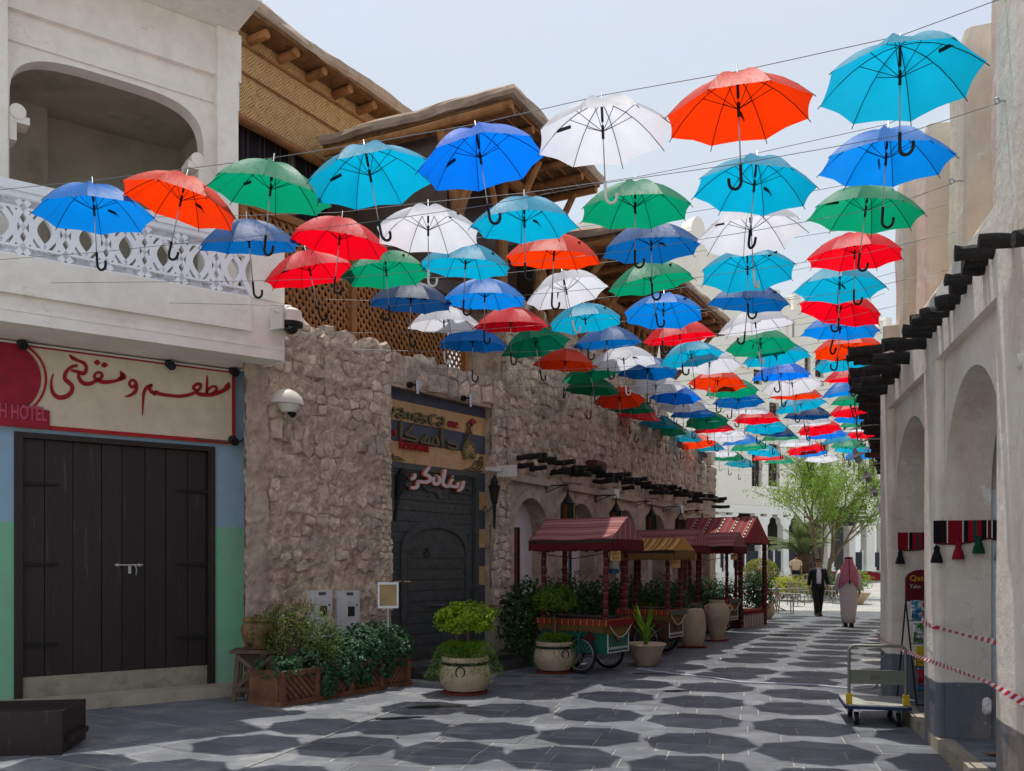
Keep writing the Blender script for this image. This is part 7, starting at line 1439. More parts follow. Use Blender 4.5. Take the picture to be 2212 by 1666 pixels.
mb = MB(); hp = [(-0.19, 1.10), (0.19, 1.10), (0.19, 1.34)] + [(0.19 * math.cos(a * pi / 10), 1.34 + 0.10 * math.sin(a * pi / 10)) for a in range(1, 10)] + [(-0.19, 1.34)]
mb.prism(hp, lambda a, b, q_: (a, 0.0 + q_, b), -0.012, 0.012); hb = mb.build('header_board', mat('maroon_board', srgb(112, 26, 40), 0.5, 0.08, 5), t, fix=True)
text_mesh('header_text', 'Qatar', mat('gold_text', srgb(214, 168, 40), 0.5), 0.24, 0.002, hb, (-0.15, -0.014, 1.31), 0.01, 0.07); text_mesh('header_text', 'Take', M['cab'], 0.12, 0.002, hb, (-0.15, -0.014, 1.24), 0.0, 0.04)
# litter
mb = MB(); p = R.w(7.95, -0.32, 0.125); pr = [(-0.11 + 0.22 * i / 10, 0.012 + 0.07 * (max(0, i - 6) / 4) ** 2) for i in range(11)]
for (a, b), (c, d) in zip(pr[:-1], pr[1:]): mb.add([(a, -0.03, b), (c, -0.03, d), (c, 0.03, d), (a, 0.03, b), (a, -0.03, b + 0.006), (c, -0.03, d + 0.006), (c, 0.03, d + 0.006), (a, 0.03, b + 0.006)], [(0, 3, 2, 1), (4, 5, 6, 7), (0, 1, 5, 4), (2, 3, 7, 6)])
o = mb.build('cardboard_scrap', mat('cardboard', srgb(150, 112, 76), 0.9, 0.1, 30)); o.location = p; o.rotation_euler = (0, 0, 0.4); tag(o, 'curled brown cardboard scrap on the arcade floor', 'litter')
p = R.w(6.86, 0.02, 0.66); mb = MB(); mb.sphere((0, 0, 0), 0.035, 10, 8, 0, 1.7); mb.v = [(x * (1 + 0.5 * noise.noise(Vector((x * 60, y * 60, z * 60)))), y * (1 + 0.9 * noise.noise(Vector((x * 22 + 5, y * 22, z * 22)))), z) for x, y, z in mb.v]; o = mb.build('plastic_bag', mat('plastic_bag', srgb(206, 200, 200), 0.3, 0.1, 8, trans=0.3)); o.location = p; tag(o, 'crumpled whitish plastic bag stuck at the edge of the right pillar', 'bag')
# damp patches and fallen leaves
wet = mat('wet_slab', srgb(40, 41, 45), 0.12, 0.2, 6, spec=0.5)
for px, py, rx, ry, lab in ((940, 1527, 0.30, 0.10, 'dark wet patch on the paving in front of the nearest stone pot'), (860, 1552, 0.26, 0.07, 'dark wet streak on the paving left of the pot'), (1405, 1455, 0.28, 0.08, 'dark wet patch near the wheel of the first cart'), (1460, 1493, 0.2, 0.06, 'small dark wet patch in the middle of the street')):
    q = G(px, py); mb = MB(); n = 26; ring = [(rx * math.cos(i * 2 * pi / n) * (1 + 0.45 * noise.noise(Vector((px + math.cos(i * 2 * pi / n) * 1.6, math.sin(i * 2 * pi / n) * 1.6, 0)))), ry * math.sin(i * 2 * pi / n) * (1 + 0.6 * noise.noise(Vector((px + 9 + math.cos(i * 2 * pi / n) * 1.6, math.sin(i * 2 * pi / n) * 1.6, 0))))) for i in range(n)]
    mb.add([(a, b, 0.0) for a, b in ring] + [(0, 0, 0.001)], [(i, (i + 1) % n, n) for i in range(n)]); o = mb.build('puddle', wet); o.location = (q.x, q.y, 0.0065); o.rotation_euler = (0, 0, 0.25); tag(o, lab, 'puddle', 'wet patches on the paving')
mb = MB()
for i in range(90):
    q = Vector((rnd.uniform(-2.4, 3.0), rnd.uniform(7.6, 13.0), 0.012)) if i < 45 else q1_ + Vector((rnd.gauss(0, 0.7), rnd.gauss(-0.2, 0.45), 0.012))
    q.z = 0.012; leaf(mb, q, Vector((rnd.gauss(0, 0.2), rnd.gauss(0, 0.2), 1)), 0.035, rnd)
stuff(mb.build('fallen_leaves', mat('dry_leaf', srgb(150, 120, 70), 0.8, 0.3, 30)))
# drain cover
q = G(1680, 1372); mb = MB(); mb.box((0, 0, 0.006), (0.42, 0.32, 0.012)); dco = mb.build('drain_cover', M['iron']); dco.location = q; dco.rotation_euler = (0, 0, -STREET); tag(dco, 'small iron drain cover in the paving beyond the carts', 'drain cover')
for k in range(7): mb = MB(); mb.box((-0.16 + k * 0.053, 0, 0.015), (0.02, 0.26, 0.006)); mb.build('grating_bar', M['iron'], dco)
# ================================================================ hotel across the plaza
HT = Wall(10.03, 52.0, rad(56.0)); 
M['hotel'] = zpaint('hotel_plaster', [(99, srgb(244, 238, 226))], stain=srgb(234, 224, 206), stain_s=0.25, bump=0.1, bs=3, var=0.05)
M['hotel_w'] = mat('hotel_white', srgb(240, 237, 230), 0.8, 0.04, 1.0)
M['win_dk'] = mat('dark_window', srgb(40, 34, 32), 0.3, 0.2, 2.0); M['screen_dk'] = mat('pierced_screen', srgb(48, 50, 58), 0.7, 0.2, 30)
h_ = thing('hotel', 'large cream hotel with crenellated roof, dark windows and white columned ground floor', 'building', HT.loc, HT.rz)
HG = 0.62; HLn = 20.0
wins = []   # (px left, px right, py top, py bottom, arched)
for a in ((1624, 1646, 955, 1052, 0), (1660, 1684, 958, 1052, 0), (1744, 1760, 955, 1048, 0), (1772, 1790, 955, 1048, 0), (1851, 1866, 955, 1040, 0), (1877, 1895, 955, 1045, 0), (1662, 1683, 868, 912, 0), (1628, 1646, 790, 832, 0), (1738, 1751, 768, 812, 1), (1761, 1779, 772, 835, 1), (1700, 1716, 690, 730, 0), (1722, 1740, 868, 912, 0), (1822, 1840, 908, 940, 0), (1850, 1866, 915, 945, 0)):
    u0_, z1_ = HT.uz(a[0], a[2]); u1_, z0_ = HT.uz(a[1], a[3]); wins.append((u0_, u1_, z0_, z1_, a[4]))
us = sorted(set([-8.0, HLn] + [w_[0] for w_ in wins] + [w_[1] for w_ in wins])); ZG = 5.35; ZT = 17.2
zs_ = sorted(set([ZG, ZT] + [w_[2] for w_ in wins] + [w_[3] for w_ in wins])); mb = MB()
for a, b in zip(us[:-1], us[1:]):
    run = None
    for c, d in zip(zs_[:-1], zs_[1:]):
        uc_, zc_ = (a + b) / 2, (c + d) / 2; solid = not any(w_[0] < uc_ < w_[1] and w_[2] < zc_ < w_[3] for w_ in wins)
        if solid: mb.add([(a, 0, c), (b, 0, c), (b, 0, d), (a, 0, d)], [(0, 1, 2, 3)])
for w_ in wins:
    a, b, c, d, ar_ = w_; v = 0.35
    mb.add([(a, 0, c), (a, 0, d), (a, v, d), (a, v, c)], [(0, 1, 2, 3)]); mb.add([(b, 0, c), (b, 0, d), (b, v, d), (b, v, c)], [(3, 2, 1, 0)]); mb.add([(a, 0, d), (b, 0, d), (b, v, d), (a, v, d)], [(0, 1, 2, 3)]); mb.add([(a, 0, c), (b, 0, c), (b, v, c), (a, v, c)], [(3, 2, 1, 0)])
    if ar_:
        hw = (b - a) / 2; cc = (a + b) / 2; pts = arch_poly(hw, d - hw, hw, 10)
        for (p, q), (r2, s2) in zip(pts[:-1], pts[1:]): mb.add([(cc + p, -0.01, q), (cc + r2, -0.01, s2), (cc + r2, -0.01, d + 0.01), (cc + p, -0.01, d + 0.01)], [(0, 1, 2, 3)])
mb.bx(-8, HLn, 0.9, 1.0, ZG, ZT); mb.bx(-8, HLn, 0.002, 6.0, ZT, ZT + 0.1); mb.bx(-8, HLn, 0.0, 5.0, ZG - 0.25, ZG - 0.002); mb.build('wall', M['hotel'], h_)
for w_ in wins:
    a, b, c, d, ar_ = w_; mb = MB(); mb.bx(a + 0.04, b - 0.04, 0.22, 0.30, c + 0.04, d - 0.04); wo = mb.build('window', M['win_dk'], h_)
    mb = MB(); mb.bx((a + b) / 2 - 0.04, (a + b) / 2 + 0.04, 0.16, 0.215, c + 0.04, d - 0.04)
    for f in (0.34, 0.67): mb.bx(a + 0.04, (a + b) / 2 - 0.045, 0.16, 0.215, c + (d - c) * f - 0.03, c + (d - c) * f + 0.03); mb.bx((a + b) / 2 + 0.045, b - 0.04, 0.16, 0.215, c + (d - c) * f - 0.03, c + (d - c) * f + 0.03)
    mb.build('glazing_bars', M['stand'], wo)
# crenellated roofline, stepping down to the right, with a taller block on the left
k = 0; u = -1.5
while u < HLn:
    z = ZT - 0.9 * (u > 9.5) * 0; mb = MB(); mb.bx(u, u + 0.62, -0.02, 0.4, ZT + 0.1, ZT + 0.75 + 0.35 * (k % 2)); mb.build('crenel', M['hotel'], h_); u += 0.95; k += 1
u0_, _ = HT.uz(1500, 560); u1_, _ = HT.uz(1556, 560); mb = MB(); mb.bx(-8.0, u1_, -0.5, 3.0, 5.4, 19.2); mb.build('tower', M['hotel'], h_)
mb = MB(); c = HT.u(1503, -0.3); mb.prism([(c - 1.4, 19.2), (c + 1.0, 19.2), (c + 1.0, 19.9)] + [(c + 0.55 * math.cos(a * pi / 10), 20.2 + 0.9 * math.sin(a * pi / 10)) for a in range(11)] + [(c - 1.4, 19.9)], lambda a, b, q: (a, q, b), -0.5, 0.4); mb.build('tower_crest', M['hotel'], h_, fix=True)
for px in (1575, 1588, 1600, 1612): u, z = HT.uz(px, 640); mb = MB(); mb.bx(u, u + 0.15, -0.06, 0.0, z, z + 0.7); mb.build('wall_slot', M['win_dk'], h_)
# pilaster strips
for px in (1560, 1700, 1842): u = HT.u(px); mb = MB(); mb.bx(u, u + 0.35, -0.12, -0.004, ZG, ZT - 0.5); mb.build('pilaster', M['hotel'], h_)
for z in (9.3, 13.2): mb = MB(); mb.bx(-7.9, HLn, -0.14, -0.005, z, z + 0.16); mb.build('string_course', M['hotel'], h_)
# ground-floor arcade
mb = MB(); mb.bx(-8, HLn, 3.6, 3.7, HG, ZG); mb.build('arcade_shade_back', M['win_dk'], h_)  # shade inside the arcade openings is put into this dark back colour
mb = MB(); mb.bx(-8, HLn, -0.2, 3.7, HG - 0.6, HG + 0.52); mb.build('arcade_plinth', M['hotel_w'], h_)
zc_ = ZG - 0.9
for px, pxb in ((1543, 1556), (1568, 1584), (1643, 1658), (1692, 1704), (1738, 1752), (1788, 1802), (1835, 1848), (1872, 1890), (1906, 1920)):
    u = HT.u(px); cw = HT.u(pxb) - u; mb = MB(); mb.bx(u, u + cw, 0.0, 0.45, HG + 0.52, zc_); mb.bx(u - 0.06, u + cw + 0.06, -0.06, 0.5, HG + 0.52, HG + 0.75); mb.build('column', M['hotel_w'], h_)
    for s_ in (-1, 1): mb = MB(); x = u + cw / 2 + s_ * cw * 0.45; mb.prism([(0, 0), (0.22, 0.25), (0.26, 0.5), (0.5, 0.62), (0.5, 0.8), (0, 0.8)], lambda a, b, q: (x + s_ * a, q, zc_ - 0.62 + b), 0.02, 0.4); mb.build('capital', M['hotel_w'], h_, fix=True)
mb = MB(); mb.bx(-8, HLn, -0.004, 0.5, zc_ + 0.16, ZG - 0.26); mb.build('entablature', M['hotel_w'], h_)
for pa, pb in ((1556, 1567), (1588, 1612), (1618, 1642), (1660, 1674), (1677, 1691), (1706, 1735), (1850, 1866), (1893, 1904)):
    ua, ub = HT.u(pa), HT.u(pb); mb = MB(); mb.bx(ua, ub, 0.15, 0.25, HG + 0.55, HG + 1.75); so_ = mb.build('balcony_screen', M['screen_dk'], h_)
    mb = MB(); mb.bx(ub, ub + 0.1, 0.1, 0.3, HG + 0.53, HG + 1.9); mb.build('screen_post', M['hotel_w'], h_)
# sign and slatted canopy over the entrance
for i, py in enumerate((1097, 1106, 1115, 1124)):
    u0_, z_ = HT.uz(1808 - i * 5, py, -0.8); u1_, _ = HT.uz(1862 + i * 4, py, -0.8); mb = MB(); mb.bx(u0_, u1_, -0.9 - 0.1 * i, -0.01, z_ - 0.07, z_ + 0.07); mb.build('canopy_slat', M['dark_wood'], h_)
HSV = -0.15
def hfr(a, b, t): u, z = HT.uz(1782 + (a) * 0.227, 918 + b * 0.227, HSV); return (u, HSV - t, z)
ht = thing('hotel_sign', 'dark Arabic lettering mounted above the hotel entrance canopy', 'sign', HT.loc, HT.rz)
for st in ([(372, 765, 16), (368, 800, 16), (330, 802, 14)], [(390, 750, 14), (395, 800, 16), (350, 802, 14)], [(340, 780, 14), (325, 790, 14), (330, 805, 14), (300, 815, 12)], [(305, 785, 14), (280, 800, 14), (262, 795, 12)], [(255, 765, 12), (258, 800, 14), (230, 800, 12)], [(352, 755, 10), (362, 752, 10)]):
    mb = MB(); ribbon(mb, hfr, st, -0.1, 0.0); mb.build('letter', M['win_dk'], ht)
mb = MB(); u0_, z0_ = HT.uz(1810, 1135, -0.2); u1_, z1_ = HT.uz(1845, 1128, -0.2); mb.bx(u0_, u1_, -0.3, -0.01, z0_, z1_); mb.build('name_bar', M['win_dk'], ht)
# red carpet stairs
s_l, s_r = HT.u(1786, -1.0), HT.u(1925, -1.0); st_ = thing('entrance_stairs', 'pale stone stairs with dark red carpet up to the hotel entrance', 'stairs', HT.loc, HT.rz); carp = mat('red_carpet', srgb(138, 18, 30), 0.95, 0.1, 20)
for i in range(7):
    z = HG - 0.05 + 0.52 * (7 - i) / 7; mb = MB(); mb.bx(s_l, s_r, -0.2 - 0.34 * (i + 1), -0.2 - 0.34 * i, 0.3, z); mb.build('step', M['step'], st_)
    mb = MB(); mb.bx(s_l, s_l + 5.2 + i * 0.2, -0.21 - 0.34 * (i + 1), -0.2 - 0.34 * i, z + 0.003, z + 0.02); mb.bx(s_l, s_l + 5.2 + i * 0.2, -0.225 - 0.34 * (i + 1), -0.205 - 0.34 * (i + 1), z - 0.075, z + 0.003); mb.build('carpet', carp, st_)
# far filler buildings so the street is closed behind the roofs
fb = thing('far_house', 'plain cream building behind the thatched terrace, left of the hotel', 'building', (3.0, 66.0, 0), 0); mb = MB(); mb.bx(-10, 5.8, 0, 6, 0, 15.0); mb.build('wall', M['hotel'], fb); mb = MB(); mb.bx(-10.1, 5.9, -0.1, 6.1, 15.0, 15.5); mb.build('parapet', M['hotel'], fb)

# ================================================================ plaza planting
rnd = random.Random(303)
tz_ = 41.0; tb = P(1784, 1217, tz_); tg = gz(tz_)
t = thing('tree', 'slender light-green tree with airy branches standing in the plaza', 'tree', (tb.x, tz_, tg)); br_ = MB(); tips = []
def grow(p, d, L_, r, depth):
    q = [p]; n = 4; dd = d.copy()
    for i in range(n): dd = (dd + Vector((rnd.gauss(0, 0.09), rnd.gauss(0, 0.09), rnd.gauss(0, 0.05) + 0.02))).normalized(); q.append(q[-1] + dd * L_ / n)
    br_.tube(q, [r * (1 - 0.5 * i / n) for i in range(n + 1)], 6 if depth < 2 else 4, cap=False)
    if depth >= 4: tips.append(q); return
    if depth >= 1: tips.append(q)
    for k in range(3 if depth < 3 else 2):
        a = rnd.uniform(0, 6.28); sp_ = rnd.uniform(0.3, 0.75); ax = Vector((math.cos(a), math.sin(a), 0)); nd = (dd + ax * sp_).normalized(); st = q[2 + (k % 3)] if k % 3 < 3 else q[-1]
        grow(st, nd, L_ * rnd.uniform(0.62, 0.85), r * 0.58, depth + 1)
for o_, q in ((-0.12, [(-0.1, 0, 0), (-0.14, 0, 0.8), (-0.3, 0, 1.6)]), (0.1, [(0.1, 0, 0), (0.12, 0, 0.9), (0.2, 0, 1.7)])): br_.tube(q, [0.13, 0.11, 0.09], 8, cap=False)
for bx_, sx, sy in ((-0.3, -0.55, 0.1), (-0.3, -0.25, -0.3), (-0.2, 0.05, 0.3), (0.2, 0.12, -0.2), (0.2, 0.32, 0.15), (0.2, 0.5, -0.1)): grow(Vector((bx_, 0, 1.45)), Vector((sx, sy, 1.0)).normalized(), 2.05, 0.075, 0)
tr_ = br_.build('trunk', M['trunk'], t); mb = MB()
for q in tips:
    for k in range(20):
        i = rnd.randrange(len(q) - 1); f = rnd.random(); p = q[i].lerp(q[i + 1], f) + Vector((rnd.gauss(0, 0.2), rnd.gauss(0, 0.2), rnd.gauss(0, 0.17) - 0.08)); leaf(mb, p, Vector((rnd.gauss(0, 1), rnd.gauss(0, 1), 0.6 + rnd.gauss(0, 0.6))), 0.125, rnd, 0.42)
mb.build('crown', M['leaf_tree'], t)
print('tree leaves', len(mb.f), 'tips', len(tips))
# palm
pz = 45.0; pb = P(1738, 1217, pz); t = thing('palm', 'short stocky palm with arching fronds beside the tree', 'palm', (pb.x, pz, gz(pz)))
mb = MB(); mb.lathe([(0.34, 0), (0.40, 0.3), (0.42, 0.9), (0.36, 1.3), (0.2, 1.5)], 14, (0, 0, 0.5)); 
for i in range(60): a = rnd.uniform(0, 6.28); z = 0.6 + rnd.random() * 1.1; mb.box((0.42 * math.cos(a), 0.42 * math.sin(a), z), (0.1, 0.12, 0.1), a)
mb.build('trunk', mat('palm_trunk', srgb(82, 62, 48), 0.9, 0.4, 9, 0.6, 20), t); mb = MB()
for i in range(46):
    a = rnd.uniform(0, 6.28); el_ = rnd.uniform(0.75, 1.45); L_ = rnd.uniform(1.7, 2.5); d_ = Vector((math.cos(a), math.sin(a), 0)); pp = [Vector((0, 0, 1.7)) + d_ * (L_ * f * math.cos(el_) * (1 + 0.3 * f)) + Vector((0, 0, L_ * f * math.sin(el_) - 0.9 * f ** 2.2 * (1.5 - el_ * 0.6))) for f in [k / 7 for k in range(8)]]
    mb.tube(pp, [0.03 - 0.003 * k for k in range(8)], 4, cap=False); sd_ = Vector((-math.sin(a), math.cos(a), 0))
    for k in range(2, 8):
        for s_ in (-1, 1):
            for j in range(3): b0 = pp[k - 1].lerp(pp[k], j / 3); tip = b0 + sd_ * s_ * 0.34 + (pp[k] - pp[k - 1]).normalized() * 0.22 - Vector((0, 0, 0.10)); w_ = (pp[k] - pp[k - 1]).normalized() * 0.03; mb.add([b0 - w_, b0 + w_, tip], [(0, 1, 2)])
mb.build('fronds', M['leaf_palm'], t)
mb = MB(); mb.lathe([(0.95, 0), (1.0, 0.55), (1.05, 0.62), (0.9, 0.62), (0.001, 0.58)], 24); o = mb.build('planter_tub', M['hotel']); o.location = (pb.x, pz, gz(pz)); tag(o, 'wide cream round tub holding the palm', 'planter')
# clipped ball
q = P(1645, 1217, 40); t = thing('clipped_bush', 'ball-clipped yellowish bush behind the tables', 'bush', (q.x, 40, gz(40))); mb = MB(); crown(mb, (0, 0, 1.12), (0.78, 0.75, 0.62), 2600, 0.085, rnd, 0.75, 0.4, 0.6, 0.08); mb.build('foliage', M['leaf_olive'], t); mb = MB(); [mb.tube([(0, 0, 0), (0.3 * math.cos(a), 0.3 * math.sin(a), 0.7)], [0.03, 0.012], 5) for a in (0, 1.2, 2.5, 3.8, 5)]; mb.build('stems', M['trunk'], t)
for px, Z, r, m_n, lab, hgt in ((1715, 38.0, (1.05, 0.6, 0.42), 'leaf_yel', 'yellow-green leafy shrub behind the chairs', 0.65), (1690, 38.5, (0.6, 0.5, 0.4), 'leaf_yel', 'smaller yellow-green shrub left of the big one behind the chairs', 0.62), (1797, 39.0, (0.75, 0.6, 0.62), 'leaf_palm', 'grey-green oleander shrub behind the man in the suit', 0.75), (1757, 38.5, (0.5, 0.5, 0.45), 'leaf_tree', 'light green shrub left of the man in the suit', 0.6), (1845, 36.5, (0.75, 0.55, 0.5), 'leaf_tree', 'sprawling light green plant beside the man in white', 0.85)):
    q = P(px, 1217, Z); t = thing('shrub', lab, 'shrub', (q.x, Z, gz(Z))); mb = MB(); crown(mb, (0, 0, hgt), r, 900, 0.11, rnd, 0.3, 0.6, 0.5, 0.4); mb.build('foliage', M[m_n], t); mb = MB(); [mb.tube([(0, 0, 0), (r[0] * 0.5 * math.cos(a), r[1] * 0.5 * math.sin(a), hgt)], [0.02, 0.008], 5) for a in (0, 1.2, 2.5, 3.8, 5)]; mb.build('stems', M['trunk'], t)
q = P(1857, 1217, 36.2); mb = MB(); mb.lathe([(0.22, 0), (0.26, 0.06), (0.40, 0.26), (0.50, 0.38), (0.52, 0.42), (0.42, 0.40), (0.001, 0.36)], 24); o = mb.build('bowl_pot', M['pot'], smooth=True); o.location = (q.x - 0.1, 36.2, gz(36.2)); tag(o, 'flared stone bowl planted with the sprawling light green plant', 'pot')
# ---------------------------------------------------------------- café chairs and tables
M['chair'] = mat('chair_metal', srgb(140, 138, 126), 0.5, 0.08, 6, metal=0.1)
def make_chair():
    t = thing('cafe_chair', 'x', 'chair', (0, 0, 0)); k = M['chair']
    for s_ in (-1, 1):
        mb = MB(); mb.tube([(s_ * 0.21, -0.22, 0), (s_ * 0.21, -0.21, 0.44), (s_ * 0.215, -0.20, 0.64)], 0.02, 6); mb.build('leg', k, t)
        mb = MB(); mb.tube([(s_ * 0.20, 0.26, 0), (s_ * 0.20, 0.20, 0.44), (s_ * 0.20, 0.27, 0.90)], 0.02, 6); mb.build('leg', k, t)
        mb = MB(); mb.tube([(s_ * 0.215, -0.24, 0.65), (s_ * 0.215, 0.23, 0.66)], 0.017, 6); mb.build('armrest', k, t)
    mb = MB(); mb.box((0, 0, 0.445), (0.42, 0.42, 0.025)); mb.build('seat', k, t)
    mb = MB(); mb.box((0, 0.272, 0.89), (0.42, 0.025, 0.05)); mb.build('back_rail', k, t)
    for x, b in ((-0.09, -0.05), (-0.03, -0.02), (0.03, 0.02), (0.09, 0.05)): mb = MB(); mb.tube([(x, 0.205, 0.46), (x + b * 0.6, 0.24, 0.68), (x + b, 0.272, 0.88)], 0.009, 5); mb.build('back_slat', k, t)
    return t
ch0 = make_chair(); KIDS[ch0.name] = list(ch0.children); used = [False]
def put_chair(px, py, a, lab):
    z0_ = 0; 
    q = G(px, py)
    for _ in range(6): q = G(px, py, gz(q.y))
    if not used[0]: c = ch0; used[0] = True
    else:
        c = ch0.copy(); COL.objects.link(c)
        for chd in KIDS[ch0.name]: d_ = chd.copy(); COL.objects.link(d_); d_.parent = c
    c.location = (q.x, q.y, gz(q.y)); c.rotation_euler = (0, 0, a); c['label'] = lab; c['group'] = 'pale metal cafe chairs in the plaza'
def put_table(px, py, lab, w_=0.8):
    q = G(px, py)
    for _ in range(6): q = G(px, py, gz(q.y))
    t = thing('cafe_table', lab, 'table', (q.x, q.y, gz(q.y)), rnd.uniform(-0.3, 0.3), 'pale metal cafe tables in the plaza'); k = M['chair']
    mb = MB(); mb.box((0, 0, 0.73), (w_, w_, 0.03)); mb.build('table_top', k, t)
    for s_ in (-1, 1):
        mb = MB(); mb.tube([(s_ * 0.30, -0.30, 0), (s_ * 0.16, -0.1, 0.10), (s_ * 0.06, 0.0, 0.36), (s_ * 0.16, 0.0, 0.62), (s_ * 0.30, 0.0, 0.715)], 0.022, 6); mb.build('curved_leg', k, t); mb = MB(); mb.tube([(s_ * 0.30, 0.30, 0), (s_ * 0.16, 0.1, 0.10), (s_ * 0.06, 0.02, 0.36)], 0.022, 6); mb.build('curved_leg', k, t)
put_chair(1696, 1326, 1.45, 'pale metal chair nearest the camera, beside the flowering bush'); put_table(1670, 1318, 'pale table partly behind the flowering bush', 0.85)
put_chair(1660, 1308, -1.3, 'pale metal chair half hidden by the flowering bush')
put_chair(1720, 1308, 1.9, 'pale metal chair just left of the man in the suit, turned sideways'); put_table(1705, 1297, 'pale table between the nearest chair and the suited man')
put_chair(1690, 1290, 0.2, 'pale metal chair behind the second table, facing the camera'); put_chair(1738, 1300, 2.6, 'pale metal chair behind the legs of the suited man')
put_table(1735, 1288, 'pale table farther back, left of the suited man'); put_chair(1713, 1285, -0.4, 'pale metal chair in the middle of the far tables'); put_chair(1750, 1284, 0.3, 'pale metal chair behind the far table by the suited man')
put_chair(1790, 1300, 1.5, 'pale metal chair between the two walking men'); put_chair(1806, 1302, -1.6, 'pale metal chair just left of the man in white'); put_table(1798, 1291, 'pale table between the two walking men')
put_chair(1795, 1284, 0.0, 'pale metal chair behind the table between the walking men'); put_chair(1672, 1282, 0.4, 'pale metal chair behind the last stall post, left of the tables'); put_chair(1655, 1278, -0.3, 'pale metal chair in front of the clipped ball bush'); put_table(1662, 1274, 'pale table in front of the clipped ball bush'); put_chair(1688, 1276, 0.1, 'pale metal chair farthest back, beside the yellow shrub')
# ================================================================ people
def skin_body(name, joints, edges, m, parent):
    me = D.meshes.new(name); me.from_pydata([j[:3] for j in joints], edges, []); o = link(name, me, parent); me.materials.append(m)
    md = o.modifiers.new('skin', 'SKIN'); md.use_smooth_shade = True
    for i, j in enumerate(joints): sv = me.skin_vertices[0].data[i]; sv.radius = (j[3], j[4] if len(j) > 4 else j[3]); sv.use_root = (i == 0)
    s2 = o.modifiers.new('sub', 'SUBSURF'); s2.levels = 1; s2.render_levels = 2; return o
def hand(joints, edges, wrist_i, dr_, side):
    """palm and five curled fingers continuing from a wrist joint"""
    w_ = Vector(joints[wrist_i][:3]); d_ = Vector(dr_).normalized(); sd_ = Vector((0, 1, 0)); palm = w_ + d_ * 0.075; joints.append((*palm, 0.032, 0.018)); pi_ = len(joints) - 1; edges.append((wrist_i, pi_))
    for k, (off, ln) in enumerate(((-0.03, 0.06), (-0.01, 0.075), (0.01, 0.07), (0.03, 0.055))):
        a = palm + sd_ * off + d_ * 0.035; b = a + d_ * ln * 0.6 + Vector((-side * 0.012, 0, 0)); c = b + d_ * ln * 0.35 + Vector((-side * 0.022, 0, 0)); i0 = len(joints); joints += [(*a, 0.010), (*b, 0.009), (*c, 0.008)]; edges += [(pi_, i0), (i0, i0 + 1), (i0 + 1, i0 + 2)]
    a = w_ + d_ * 0.035 + sd_ * -0.035; b = a + d_ * 0.035 + sd_ * -0.012; i0 = len(joints); joints += [(*a, 0.011), (*b, 0.009)]; edges += [(wrist_i, i0), (i0, i0 + 1)]
def loft(mb, rings, n=20, cap=True):
    """rings: (cx, cy, z, rx, ry)"""
    vs = []
    for (cx_, cy_, z, rx, ry) in rings:
        for j in range(n): a = 2 * pi * j / n; f = 1 + 0.03 * math.sin(a * 5 + z * 9); vs.append((cx_ + rx * f * math.cos(a), cy_ + ry * f * math.sin(a), z))
    fs = [(i * n + j, i * n + (j + 1) % n, (i + 1) * n + (j + 1) % n, (i + 1) * n + j) for i in range(len(rings) - 1) for j in range(n)]
    if cap: fs += [tuple(reversed(range(n))), tuple(range((len(rings) - 1) * n, len(rings) * n))]
    mb.add(vs, fs)
skin = mat('skin', srgb(168, 120, 94), 0.6, 0.08, 20); blackc = mat('black_suit', srgb(24, 24, 27), 0.8, 0.2, 12, 0.3, 50); shirt = mat('white_shirt', srgb(216, 216, 230), 0.8, 0.06, 10, 0.3, 30); hair = mat('dark_hair', srgb(24, 20, 18), 0.6, 0.2, 60); shoe = mat('black_shoe', srgb(18, 18, 19), 0.3)
def head(t, yaw_sign, hz, cover=False):
    mb = MB(); pr = [(0.001, -0.115), (0.045, -0.105), (0.066, -0.07), (0.076, -0.02), (0.08, 0.03), (0.074, 0.075), (0.05, 0.105), (0.001, 0.118)]; mb.lathe(pr, 18, (0, 0, hz), sx=0.95, sy=1.18); y = yaw_sign
    return mb, y
